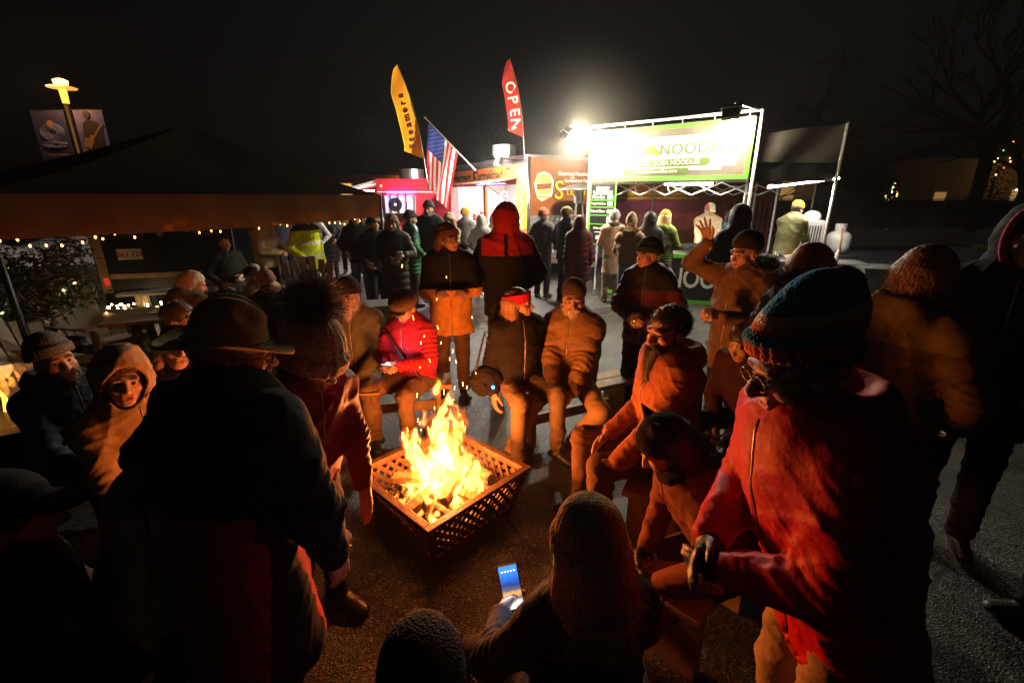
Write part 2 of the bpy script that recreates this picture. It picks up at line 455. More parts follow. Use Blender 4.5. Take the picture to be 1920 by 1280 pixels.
M_SNOW = mat('snow', (.72, .74, .78), .6, var=.08, scale=3, bump=.6, bscale=9)
def snow(pts, h, seed):
    """a low drift of ploughed snow on an elliptic footprint"""
    (cx, cy), (rx, ry), ang = pts
    r_ = random.Random(seed); ph = [r_.uniform(0, 6) for _ in range(6)]
    def f(u, w):
        t = 2 * math.pi * u; e = 1 + .18 * math.sin(3 * t + ph[0]) + .1 * math.sin(7 * t + ph[1])
        x, y = rx * e * w * math.cos(t), ry * e * w * math.sin(t)
        z = h * (1 - w ** 2.2) * (1 + .3 * math.sin(x * 1.7 + ph[2]) * math.sin(y * 2.1 + ph[3])) + .06 * math.sin(x * 4 + ph[4]) * math.sin(y * 5 + ph[5]) * (1 - w)
        c, s = math.cos(ang), math.sin(ang)
        return (cx + x * c - y * s, cy + x * s + y * c, max(z, .0) + .004 - (.05 if w >= 1 else 0))
    o = MB().sheet(f, 48, 14).build('snow', M_SNOW, smooth=True); tag(o, kind='structure')
snow(((-15.5, 14.), (3.6, 1.6), .3), .75, 1)
snow(((14.5, 15.5), (5.5, 1.5), .15), .28, 2)
snow(((19., 22.), (9., 2.2), .1), .5, 3)
snow(((9.5, 11.2), (2.6, .8), .2), .14, 4)

# ------------------------------------------------------------------ wood, metal
M_WOOD = mat('pine_lumber', (.42, .27, .13), .65, var=.35, scale=9, bump=.25, bscale=35)
M_WOOD2 = mat('weathered_wood', (.26, .17, .11), .7, var=.35, scale=8, bump=.3, bscale=35)
M_PALE = mat('pale_painted_wood', (.52, .47, .40), .6, var=.15, scale=8, bump=.15, bscale=30)
M_BLACK = mat('black_metal', (.015, .015, .016), .45, metal=.3, var=.1)
M_STEEL = mat('galvanised_steel', (.55, .55, .55), .35, metal=.9, var=.12, scale=12)
M_WHITE = mat('white_paint', (.75, .74, .72), .45, var=.05)
M_DARKPL = mat('dark_plastic', (.02, .02, .022), .4, var=.05)

def box_part(name, c, d, m, parent, rot=None, bevel=.0):
    return MB().box(c, d, rot).build(name, m, parent, bevel=bevel)

# ------------------------------------------------------------------ fire pit
FIRE = V3(-.45, 2.50, 0)
def fire_pit():
    ang = R(47); S2 = .385; top = .36; zl0 = .05
    lean_ = lambda p: Vector((p[0] * (.80 + .20 * (p[2] - zl0) / (top - zl0)), p[1] * (.80 + .20 * (p[2] - zl0) / (top - zl0)), p[2]))
    root = empty('fire_pit', (FIRE[0], FIRE[1], 0), ang, 'square lattice-sided fire pit burning in the middle of the seated circle', 'fire pit')
    mrim = mat('rusted_iron', (.10, .052, .028), .6, metal=.4, var=.35, scale=25, bump=.35, bscale=60)
    for i in range(4):
        M = Matrix.Rotation(R(90) * i, 4, 'Z')
        f = MB(); f.box((0, -S2, top - .012), (2 * S2 + .045 - (.0901 if i % 2 else 0), .045, .025), M=M); f.box((0, -S2 + .020, top - .028), (2 * S2 - .08, .008, .030), M=M)
        f.build('rim', mrim, root, bevel=.004)
        b = MB(); b.box((0, -S2 * .815, .065), (1.6 * S2, .022, .03), M=M); b.build('bottom_rail', mrim, root)
        p = MB(); p.beam(M @ lean_((-S2, -S2, .0)), M @ lean_((-S2, -S2, top - .026)), .032, .032); p.build('corner_post', mrim, root, bevel=.004)
        # diagonal lattice strips, two crossing layers
        zl, zh, w = .075, top - .026, S2 - .02; hgt = zh - zl
        for sgn in (1, -1):
            x0 = -w - hgt
            step = .074
            k = int((2 * w + hgt) / step)
            for q in range(k + 1):
                xa = x0 + q * step + .02; xb = xa + hgt; za, zb = zl, zh
                if xa < -w: za += -w - xa; xa = -w
                if xb > w: zb -= xb - w; xb = w
                if xb - xa < .03: continue
                pa, pb = (sgn * xa, -S2 + .004 * sgn, za), (sgn * xb, -S2 + .004 * sgn, zb)
                s_ = MB(); s_.beam(M @ lean_(pa), M @ lean_(pb), .007, .028, up=M @ Vector((-sgn * .7, 0, .7)))
                s_.build('lattice_strip', mrim, root)
    # grate pan and bed of embers
    MB().box((0, 0, .075), (1.6 * S2, 1.6 * S2, .02)).build('ash_pan', mrim, root)
    return root
PIT = fire_pit()

def ember_material(name, hot):
    m = bpy.data.materials.new(name); N, L = nodes_of(m); b = N['Principled BSDF']; tc = N.new('ShaderNodeTexCoord')
    n = N.new('ShaderNodeTexNoise'); n.inputs['Scale'].default_value = 22; n.inputs['Detail'].default_value = 7; L.new(tc.outputs['Object'], n.inputs['Vector'])
    c = N.new('ShaderNodeValToRGB'); L.new(n.outputs['Fac'], c.inputs['Fac'])
    c.color_ramp.elements[0].position = .40; c.color_ramp.elements[0].color = (.012, .010, .010, 1); c.color_ramp.elements[1].position = .62; c.color_ramp.elements[1].color = (.30, .25, .21, 1)
    L.new(c.outputs['Color'], b.inputs['Base Color'])
    e = N.new('ShaderNodeValToRGB'); L.new(n.outputs['Fac'], e.inputs['Fac'])
    e.color_ramp.elements[0].position = .50; e.color_ramp.elements[0].color = (0, 0, 0, 1); e.color_ramp.elements[1].position = .66; e.color_ramp.elements[1].color = (1, .28, .035, 1)
    L.new(e.outputs['Color'], b.inputs['Emission Color']); b.inputs['Emission Strength'].default_value = hot
    b.inputs['Roughness'].default_value = .9
    bp = N.new('ShaderNodeBump'); bp.inputs['Strength'].default_value = 1.; bp.inputs['Distance'].default_value = .02
    L.new(n.outputs['Fac'], bp.inputs['Height']); L.new(bp.outputs['Normal'], b.inputs['Normal'])
    MATS[name] = m
    return m
def embers():
    ang = R(47)
    r_ = random.Random(3)
    def f(u, w):
        x, y = (u - .5) * .66, (w - .5) * .66
        r = math.hypot(x, y)
        z = .14 + .06 * math.exp(-(r / .2) ** 2) + .016 * math.sin(x * 61 + 2 * math.sin(y * 37)) * math.sin(y * 53 + 1.3) + .012 * math.sin(x * 113 + y * 97) + .008 * r_.uniform(-1, 1)
        return (x, y, z)
    o = MB().sheet(f, 70, 70).build('embers', ember_material('glowing_embers', 3.5), loc=(FIRE[0], FIRE[1], 0), rot=(0, 0, ang), smooth=False)
    tag(o, 'bed of glowing embers and ash inside the lattice fire pit', 'embers', kind='stuff')
    # loose charcoal lumps
    m = MB()
    for _ in range(420):
        x, y = r_.uniform(-.32, .32), r_.uniform(-.32, .32); s = r_.uniform(.006, .018)
        m.box((x, y, .155 + .055 * math.exp(-(math.hypot(x, y) / .2) ** 2)), (s * 2, s * 1.4, s), (r_.uniform(0, 3), r_.uniform(0, 3), r_.uniform(0, 3)))
    o = m.build('charcoal', MATS['glowing_embers'], loc=(FIRE[0], FIRE[1], 0), rot=(0, 0, ang)); tag(o, 'broken charcoal lumps scattered over the embers', 'charcoal', kind='stuff')
embers()

M_LOG = mat('charred_log', (.10, .055, .03), .85, var=.6, scale=14, bump=.9, bscale=28, emit=(1, .25, .03), estr=.05)
M_SPLIT = mat('split_firewood', (.20, .10, .04), .85, var=.7, scale=12, bump=.5, bscale=30)
def log(label, c, L, r, rz, tilt, m=M_LOG, split=False, seed=0):
    r_ = random.Random(seed); n = 12 if not split else 5; k = 9; vs = []; fs = []
    prof = [r * r_.uniform(.82, 1.12) for _ in range(n)]
    for i in range(k):
        x = -L / 2 + L * i / (k - 1)
        for q in range(n):
            t = 2 * math.pi * q / n; rr = prof[q] * (1 + .07 * math.sin(i * 1.9 + q)) * (.93 if i in (0, k - 1) else 1)
            vs.append((x + (.012 * math.sin(q * 2.1) if i in (0, k - 1) else 0), rr * math.cos(t), rr * math.sin(t)))
    for i in range(k - 1):
        for q in range(n): a, b = i * n + q, i * n + (q + 1) % n; fs.append((a, a + n, b + n, b))
    fs.append(tuple(range(n))); fs.append(tuple(range((k - 1) * n, k * n))[::-1])
    o = MB().add(vs, fs).build('log', m, loc=(FIRE[0] + c[0] * 1.05, FIRE[1] + c[1] * 1.05, c[2] - .055), rot=(0, R(tilt), R(rz)), bevel=.004)
    return tag(o, label, 'log', 'logs burning in the fire pit')
log('pale split log lying at the front left of the fire', (-.10, -.14, .285), .26, .048, 50, -12, M_SPLIT, True, 1)
log('round charred log end poking out of the flames', (.06, -.06, .30), .22, .045, 75, -8, seed=2)
log('cracked black log glowing at the near corner of the fire', (.02, -.22, .27), .24, .04, -35, 4, seed=3)
log('broad brown log slab lying right of the flames', (.18, -.10, .275), .22, .055, -25, 5, M_SPLIT, True, 4)
log('long charred log leaning on the right lattice wall', (.24, .10, .31), .30, .04, -62, -14, seed=5)
log('split log sticking out left of the flames', (-.16, .02, .33), .30, .042, 20, 12, M_SPLIT, True, 6)
log('log standing on end deep inside the flames', (-.02, .06, .38), .34, .045, 30, 62, seed=7)
log('charred log lying behind the flames', (-.02, .16, .29), .36, .045, -50, 3, seed=8)

def flames():
    r_ = random.Random(11)
    def tongue(S, x, y, z0, h, r, lean, ph):
        n = 9; pts = []
        for i in range(n + 1):
            t = i / n
            pts.append(V3(x + lean[0] * t + .040 * math.sin(t * 7 + ph) * t, y + lean[1] * t + .030 * math.sin(t * 6 + ph * 1.7) * t, z0 + h * t))
        for i in range(n):
            t0, t1 = i / n, (i + 1) / n
            w = lambda t: r * (math.sin(min(t * 1.5 + .35, math.pi / 2 + .5) ) ** 1.2) * (1 - t) ** .72 + .002
            S.cone(pts[i], pts[i + 1], w(t0), w(t1), .012, side=(1, .25 * math.sin(ph), 0), flat=.62)
    S = Sdf()
    main = [(.00, .00, .20, .70, .105, (.02, .0), 0.4), (.05, .04, .22, .60, .09, (.05, .02), 2.2), (-.07, -.02, .20, .48, .085, (-.09, 0), 4.1),
            (-.02, -.09, .20, .40, .075, (-.02, -.02), 1.1), (.10, -.02, .20, .42, .07, (.06, 0), 3.3), (-.14, .05, .20, .42, .062, (-.08, .02), 5.2), (.02, .10, .22, .54, .075, (.0, .03), .9), (.16, .05, .20, .26, .05, (.05, 0), 2.8)]
    for a in main: tongue(S, *a)
    for i in range(40):
        a = r_.uniform(0, 6.28); d = r_.uniform(.08, .28)
        tongue(S, d * math.cos(a), d * math.sin(a), .20, r_.uniform(.10, .27) * (1.2 - d * 2), r_.uniform(.014, .032), (r_.uniform(-.03, .03), r_.uniform(-.03, .03)), r_.uniform(0, 6))
    # detached licks
    for x, y, z, rr in ((-.15, .02, .62, .028), (.0, .02, .93, .02), (.06, .03, .86, .022), (-.10, .03, .72, .02), (.10, .0, .72, .018)):
        S.cone((x, y, z), (x + .012, y, z + .07), rr, .003, .01)
    S.fn(lambda P: .010 * np.sin(P[:, 0] * 55 + 2.2 * np.sin(P[:, 2] * 21 + 1)) * np.sin(P[:, 2] * 30 + 2 * np.sin(P[:, 1] * 40)) + .008 * np.sin(P[:, 1] * 80 + P[:, 2] * 47) * np.sin(P[:, 0] * 90) + .004 * np.sin(P[:, 0] * 170 + 3 * np.sin(P[:, 2] * 60)) * np.sin(P[:, 2] * 95))
    v, q = S.mesh(.0065, 1)
    me = mesh_from('flames', v, q)
    m = bpy.data.materials.new('fire_volume'); N, L = nodes_of(m); N.remove(N['Principled BSDF'])
    e = N.new('ShaderNodeEmission'); e.inputs['Color'].default_value = (1, .25, .040, 1)
    tc = N.new('ShaderNodeTexCoord'); mp = N.new('ShaderNodeMapping'); mp.inputs['Scale'].default_value = (13, 13, 4.2); L.new(tc.outputs['Object'], mp.inputs['Vector'])
    nz = N.new('ShaderNodeTexNoise'); nz.inputs['Scale'].default_value = 1.; nz.inputs['Detail'].default_value = 3; nz.inputs['Distortion'].default_value = 1.4; L.new(mp.outputs[0], nz.inputs['Vector'])
    mr = N.new('ShaderNodeMapRange'); mr.interpolation_type = 'SMOOTHSTEP'; mr.inputs['From Min'].default_value = .36; mr.inputs['From Max'].default_value = .66; mr.inputs['To Min'].default_value = 10.; mr.inputs['To Max'].default_value = 330.; L.new(nz.outputs['Fac'], mr.inputs['Value']); L.new(mr.outputs[0], e.inputs['Strength'])
    L.new(e.outputs[0], N['Material Output'].inputs['Volume'])
    o = link('flames', me, m, None, (FIRE[0], FIRE[1], -.05)); tag(o, 'tall yellow and white flames rising from the fire pit', 'flames', kind='stuff')
    # outer shell added for a soft orange halo round the tongues
    S.fn(lambda P: -.016 - .010 * np.sin(P[:, 0] * 41 + P[:, 2] * 23 + 1.) * np.sin(P[:, 1] * 37 + P[:, 2] * 29))
    v, q = S.mesh(.009, 2); g = mesh_from('flame_halo', v, q); m2 = bpy.data.materials.new('fire_halo_volume'); N, L = nodes_of(m2); N.remove(N['Principled BSDF']); e = N.new('ShaderNodeEmission'); e.inputs['Color'].default_value = (1, .17, .014, 1); e.inputs['Strength'].default_value = 9.; L.new(e.outputs[0], N['Material Output'].inputs['Volume'])
    link('flame_halo', g, m2, o)
    # the fire's own light
    lamp('fire_light', 'POINT', (FIRE[0], FIRE[1], .43), 125., (1, .26, .052), size=.10)
    lamp('fire_light', 'POINT', (FIRE[0] + .02, FIRE[1], .74), 38., (1, .28, .056), size=.09)
    # sparks thrown up
    k = MB()
    for _ in range(32):
        a = r_.uniform(0, 6.28); z = .55 + abs(r_.gauss(0, .42)); d = abs(r_.gauss(0, .18)) + .05 * z
        x, y = d * math.cos(a), d * math.sin(a); s = r_.uniform(.0007, .0015); l = r_.uniform(.006, .030)
        k.tube([(x, y, z), (x + r_.uniform(-.006, .006), y, z + l)], s, 5)
    o = k.build('sparks', emitter('spark', (1, .42, .10), 22.), loc=(FIRE[0], FIRE[1], 0)); tag(o, 'tiny bright sparks flying up above the flames', 'sparks', kind='stuff')
flames()

# ------------------------------------------------------------------ frames of reference for slanted structures
def frame(o, ux):
    """matrix with x along ux (ground direction), y pointing away behind, z up"""
    ux = Vector((ux[0], ux[1], 0)).normalized(); uz = Vector((0, 0, 1)); uy = uz.cross(ux)
    M = Matrix((ux, uy, uz)).transposed().to_4x4(); M.translation = (o[0], o[1], 0)
    return M
def place(o, M): o.matrix_world = M
def bx(name, x, y, z, m, parent, bevel=0., rot=None):
    """box from ranges in the parent's frame"""
    return MB().box(((x[0] + x[1]) / 2, (y[0] + y[1]) / 2, (z[0] + z[1]) / 2), (x[1] - x[0], y[1] - y[0], z[1] - z[0]), rot).build(name, m, parent, bevel=bevel)

M_ORANGE = mat('orange_vinyl_wrap', (.72, .16, .025), .4, var=.08, scale=4)
M_YELLOW = mat('yellow_vinyl', (.85, .50, .03), .4, var=.05)
M_RED = mat('red_trailer_paint', (.62, .035, .06), .3, var=.06, coat=.3)
M_GREEN = mat('lime_green_vinyl', (.14, .62, .05), .45, var=.04)
M_BLKVIN = mat('black_vinyl', (.018, .019, .02), .35, var=.1, bump=.15, bscale=6)
M_WHTVIN = mat('white_vinyl', (.82, .81, .78), .4, var=.03)
M_CLEAR = clear_mat('clear_plastic', .10, .16, .05, bump=.6, bscale=9)
M_GLASS = clear_mat('glass', .16, .04, .03)
M_DIAMOND = mat('diamond_plate', (.62, .62, .64), .28, metal=.95, var=.05, bump=.9, bscale=28, kind='voronoi')
M_TUBE = emitter('led_tube_glow', (1, .90, .74), 38.)
M_BULB = emitter('warm_bulb_glow', (1, .33, .055), 15.)
M_INK = mat('black_ink', (.012, .012, .012), .5, var=0)
M_GOLD = mat('golden_yellow_print', (.80, .45, .03), .45, var=.2, scale=14)

# ------------------------------------------------------------------ burger trailer
def burger_trailer():
    K = (.40, 11.5); M = frame(K, (.45, -.893))          # x grows towards the near right corner, y runs into the trailer
    root = empty('food_trailer', label='orange burger food trailer with brightly lit serving window and menu band', cat='trailer'); place(root, M)
    L, W, z0, z1 = 6.0, 2.35, .45, 2.88
    bx('lower_wall', (-L, 0), (0, .06), (z0, 1.22), M_ORANGE, root)
    bx('fascia', (-L, 0), (0, .06), (2.28, z1 - .03), M_ORANGE, root)
    bx('corner_panel', (-.62, 0), (.001, .061), (1.22, 2.28), mat('orange_yellow_print', (.80, .33, .02), .4, var=.5, scale=7), root)
    bx('pillar', (-L, -L + .55), (.001, .061), (1.22, 2.28), M_YELLOW, root)
    bx('mullion', (-2.75, -2.6), (.0, .06), (1.22, 2.28), M_ORANGE, root)
    bx('roof', (-L - .03, .03), (-.04, W + .04), (z1 - .03, z1 + .06), M_STEEL, root, .02)
    bx('floor', (-L, 0), (.06, W), (z0 - .05, z0), M_STEEL, root)
    bx('back_wall', (-L, 0), (W - .06, W), (z0, z1 - .03), mat('stainless_lining', (.66, .66, .66), .4, metal=.5, var=.05), root)
    bx('end_wall', (-L - .05, -L), (.0, W), (z0, z1 - .03), M_ORANGE, root)
    e = bx('end_wall', (0, .05), (0, W), (z0, z1 - .03), mat('darkened_orange_wrap', (.26, .085, .03), .45, var=.15, scale=3), root)  # same orange wrap, darkened here against the strong floodlight
    bx('trim_strip', (-L, .0), (-.012, .0), (z1 - .14, z1 - .03), mat('chrome_trim', (.6, .6, .62), .25, metal=.9, var=.05), root)
    bx('counter_shelf', (-5.3, -.7), (-.32, .0), (1.17, 1.22), M_STEEL, root)
    fl = MB(); fl.box((-2.95, -.50, 2.36), (4.7, 1.05, .035), (R(8), 0, 0)); fl.build('hatch', mat('brown_hatch', (.35, .13, .05), .5, var=.1), root)
    for x in (-5.2, -.75):
        MB().tube([(x, -.02, 1.8), (x, -.85, 2.30)], .012, 6).build('gas_strut', M_STEEL, root)
    # lettering on the band, reading left to right from outside
    T = lambda x, y, z: Matrix.Translation((x, y, z)) @ FACE
    text('lettering', 'Hamburgers &', .44, M_INK, root, T(-4.55, -.004, 2.53), bold=.008)
    text('lettering', 'Carmelized Onions', .44, M_INK, root, T(-1.72, -.004, 2.53), bold=.008)
    # end face with the burger print
    E = Matrix.Translation((.053, 0, 0)) @ Matrix.Rotation(R(90), 4, 'Z')
    def poly(name, pts, m, off):
        o = MB(); o.prism(pts, .004, E @ Matrix.Translation((0, -.004 - off, 0))); return o.build(name, m, root)
    oc = lambda cx, cz, rx, rz, n=20, a0=0, a1=6.283: [(cx + rx * math.cos(a0 + (a1 - a0) * i / n), cz + rz * math.sin(a0 + (a1 - a0) * i / n)) for i in range(n + (a1 < 6.28))]
    M_BUN, M_PATTY, M_LET = mat('bun_print', (.62, .33, .12), .5, var=.2), mat('patty_print', (.22, .07, .035), .5, var=.4, scale=20), mat('cheese_print', (.72, .55, .08), .5, var=.3, scale=12)
    poly('burger_print', [(.12, 2.28), (.2, 2.5), (.38, 2.56), (.56, 2.5), (.66, 2.36), (.64, 2.1), (.6, 1.98), (.34, 1.88), (.22, 1.95), (.16, 2.1)], M_WHTVIN, 0)
    poly('burger_print', oc(.38, 2.3, .23, .22, 14, 0, math.pi), M_BUN, .004)
    poly('burger_print', [(.17, 2.28), (.61, 2.30), (.60, 2.17), (.19, 2.14)], M_PATTY, .004)
    poly('burger_print', [(.2, 2.13), (.6, 2.16), (.56, 2.04), (.24, 2.04)], M_LET, .004)
    poly('burger_print', oc(.40, 2.02, .19, .09, 12, math.pi, 2 * math.pi), M_BUN, .005)
    X = lambda u, z, off: E @ Matrix.Translation((u, -.006 - off, z)) @ FACE
    text('lettering', 'Gourmet Hamburgers', .125, M_WHTVIN, root, X(1.35, 2.52, 0), bold=.003)
    text('lettering', 'with', .07, M_WHTVIN, root, X(1.2, 2.43, 0), bold=.002)
    text('lettering', 'Caramelized Onions', .105, M_WHTVIN, root, X(1.4, 2.36, 0), bold=.003)
    text('lettering', 'S', .62, M_INK, root, X(.82, 2.12, 0), bold=.03); text('lettering', 'S', .62, M_GOLD, root, X(.82, 2.12, .008), bold=.008)
    text('lettering', 'teamers', .34, M_INK, root, X(1.58, 2.12, 0), bold=.02); text('lettering', 'teamers', .34, M_GOLD, root, X(1.58, 2.12, .008), bold=.005)
    bx('stone_guard', (.05, .062), (.02, 1.2), (.5, 1.55), M_DIAMOND, root)
    bx('stone_guard', (.05, .062), (1.24, 2.33), (.5, 1.55), M_DIAMOND, root)
    MB().tube([(.045, -.02, z0), (.045, -.02, z1)], .045, 10).build('corner_post', mat('polished_aluminium', (.72, .72, .74), .22, metal=.95, var=.05), root, smooth=True)
    MB().tube([(.045, W + .02, z0), (.045, W + .02, z1)], .045, 10).build('corner_post', MATS['polished_aluminium'], root, smooth=True)
    h = MB(); h.beam((.05, .6, .42), (1.15, 1.17, .42), .06, .09); h.beam((.05, 1.75, .42), (1.15, 1.17, .42), .06, .09); h.tube([(.95, 1.1, .02), (.95, 1.1, .72)], .035, 8); h.build('hitch', M_STEEL, root)
    for x in (-3.5, -2.6):
        w = MB(); w.lathe([(.20, -.09), (.33, -.09), (.345, -.04), (.345, .05), (.33, .09), (.20, .09)], 20, Matrix.Translation((x, .06, .345)) @ Matrix.Rotation(R(90), 4, 'X')); w.build('wheel', mat('tyre_rubber', (.015, .015, .015), .8), root, smooth=True)
    # lit interior
    ml = mat('white_lining', (.72, .72, .74), .35, var=.04)
    bx('end_lining', (-L + .001, -L + .02), (.07, W - .07), (z0, z1 - .06), ml, root); bx('ceiling_lining', (-L + .03, -.03), (.07, W - .07), (z1 - .06, z1 - .04), ml, root)
    bx('work_counter', (-5.6, -.4), (W - .7, W - .07), (z0, 1.32), M_STEEL, root)
    bx('poster', (-4.95, -4.65), (W - .075, W - .062), (1.6, 2.1), M_YELLOW, root)
    bx('window_pane', (-4.5, -3.1), (W - .075, W - .062), (1.55, 2.2), mat('lilac_panel', (.35, .30, .62), .4, var=.1), root)
    bx('cooler', (-4.1, -3.4), (W - .5, W - .08), (1.325, 1.95), mat('dark_cooler', (.05, .03, .06), .3, var=.3), root)
    for i, x in enumerate((-5.0, -4.6, -4.25, -2.3, -2.0, -1.5, -1.2)):
        bx('shelf_box', (x, x + .26), (.30 + .1 * (i % 3), .62), (1.225, 1.38 + .07 * (i % 3)), [M_WHITE, mat('paper_box', (.7, .62, .5), .7), M_STEEL][i % 3], root)
    bx('fryer', (-2.1, -1.2), (W - .7, W - .1), (1.325, 1.75), M_STEEL, root)
    bx('range_hood', (-2.4, -.9), (W - .8, W - .08), (2.2, 2.75), M_STEEL, root)
    for x in (-4.4, -1.6):
        bx('ceiling_tube', (x - .55, x + .55), (.75, .83), (2.72, 2.75), M_TUBE, root)
        lamp('ceiling_light', 'AREA', (x, .8, 2.70), 150., (1, .9, .8), root, (1.1, .3))
    # open sign ring
    t = MB(); t.tube([(-1.55 + .21 * math.cos(a * .2618), .10, 1.97 + .15 * math.sin(a * .2618)) for a in range(25)], .013, 6, False); t.build('neon_ring', emitter('blue_neon', (.25, .35, 1), 9.), root)
    text('neon_lettering', 'OPEN', .13, emitter('red_neon', (1, .12, .08), 10.), root, T(-1.55, .10, 1.97))
    # small things below the shelf
    for i in range(9):
        bx('menu_card', (-5.1 + i * .47, -4.75 + i * .47), (-.012, .0), (.72, 1.1), [M_YELLOW, M_WHTVIN, M_BUN][i % 3], root)
    # exterior floodlight at the near top corner
    f = MB(); f.box((-.55, -.52, 2.80), (.24, .10, .18), (R(-25), 0, 0)); f.tube([(-.55, 0, 2.84), (-.55, -.5, 2.86)], .014, 6); f.build('floodlight', M_BLACK, root)
    f = MB(); f.box((-.55, -.575, 2.778), (.20, .012, .14), (R(-25), 0, 0)); f.build('floodlight_lens', emitter('flood_glow', (1, .9, .75), 260.), root)
    lamp('flood', 'POINT', (-.55, -.72, 2.70), 900., (1, .94, .84), root, .06)
    # string of rope light around the front corner
    s_ = MB(); s_.tube([(-.30 + .10 * math.sin(i * 1.3), -.03, 1.2 + i * .055) for i in range(20)], .008, 5); s_.build('rope_light', emitter('rope_glow', (1, .75, .3), 8.), root)
    # blue accent along the fascia
    s_ = MB(); s_.box((-2.2, -.03, 2.315), (1.9, .02, .02)); s_.build('accent_strip', emitter('blue_accent', (.12, .16, 1.), 12.), root)
    return root, M
BT, BTM = burger_trailer()

def roof_vent(label, c, r, h):
    root = empty('roof_vent', c, 0, label, 'vent', 'steel exhaust vents on the trailer roofs')
    MB().lathe([(r * .9, 0), (r * .9, h * .2), (r, h * .22), (r, h), (r * .93, h), (r * .93, h * .3)], 28).build('housing', M_STEEL, root, smooth=False)
    MB().lathe([(r * .5, h * .2), (r * .55, h * .8), (r * .1, h * .95)], 20).build('fan_hub', M_STEEL, root)
roof_vent('round steel exhaust vent on the roof of the orange burger trailer', (-.20, 12.6, 2.93), .30, .30)
roof_vent('round steel exhaust vent on the roof of the red trailer', (-3.15, 15.2, 2.45), .38, .34)

# ------------------------------------------------------------------ red trailer with air conditioner
def red_trailer():
    root = empty('food_trailer', (-3.95, 14.0, 0), R(2), 'red food trailer with an air conditioner caged on its end wall', 'trailer')
    bx('end_wall', (0, 2.15), (0, .06), (.45, 2.42), M_RED, root)
    bx('side_wall', (0, .06), (.06, 4.5), (.45, 2.42), M_RED, root); bx('side_wall', (2.09, 2.15), (.06, 4.5), (.45, 2.42), M_RED, root)
    bx('roof', (-.04, 2.19), (-.05, 4.5), (2.42, 2.48), M_RED, root, .015)
    bx('trim_strip', (0, 2.15), (-.012, 0), (2.10, 2.13), M_WHITE, root)
    MB().tube([(.5, -.45, .02), (.5, -.45, .8)], .04, 8).build('tongue_jack', M_STEEL, root)
    h = MB(); h.beam((.2, 0, .45), (1.07, -1.1, .45), .07, .1); h.beam((1.95, 0, .45), (1.07, -1.1, .45), .07, .1); h.build('hitch', M_BLACK, root)
    m = MB(); m.lathe([(.02, 0), (.025, .012), (.0, .02)], 12, Matrix.Translation((.14, -.01, 2.28)) @ Matrix.Rotation(R(90), 4, 'X')); m.build('marker_lamp', emitter('amber_marker', (1, .3, .05), 14.), root)
    ac = bx('air_conditioner', (.30, 1.12), (-.42, -.06), (1.52, 2.02), M_WHITE, root, .02)
    g = MB(); g.lathe([(.0, 0), (.19, 0), (.19, .012), (.0, .012)], 24, Matrix.Translation((.60, -.421, 1.77)) @ Matrix.Rotation(R(90), 4, 'X')); g.build('fan_grille', M_DARKPL, ac)
    g = MB(); g.lathe([(.0, 0), (.04, 0), (.04, .012), (.0, .012)], 16, Matrix.Translation((.60, -.435, 1.77)) @ Matrix.Rotation(R(90), 4, 'X')); g.build('fan_hub', M_WHITE, ac)
    for x in (.27, .48, .70, .92, 1.15): bx('cage_bar', (x - .012, x + .012), (-.47, -.445), (1.47, 2.07), M_BLACK, root)
    for z in (1.46, 2.06): bx('cage_rail', (.25, 1.17), (-.47, -.445), (z, z + .025), M_BLACK, root)
    bx('cage_shelf', (.22, 1.2), (-.48, -.0), (1.44, 1.458), M_BLACK, root)
    u = bx('light_bar', (.3, 1.1), (-.10, -.06), (2.06, 2.08), emitter('purple_led', (.45, .16, 1.), 40.), root)
    lamp('led_wash', 'AREA', (.7, -.6, 2.2), 26., (.62, .30, 1.), root, (.8, .1), None).rotation_euler = (R(-40), 0, 0)
    lamp('front_wash', 'AREA', (1.4, -1.0, 2.6), 30., (1, .72, .62), root, (.8, .2), None).rotation_euler = (R(-45), 0, 0)  # warm area light before the end wall, without a fixture
    a = MB(); a.box((-.6, 1.4, 2.28), (1.25, 2.8, .03), (0, R(-14), 0)); a.build('awning', M_WHITE, root)
    bx('crowd_fill_tube', (-.9, -.3), (.9, .94), (2.14, 2.17), M_TUBE, root); lamp('crowd_fill_light', 'AREA', (-.6, .9, 2.12), 170., (1, .88, .72), root, (.6, .2))  # area light and tube added under the awning to brighten the crowd
red_trailer()

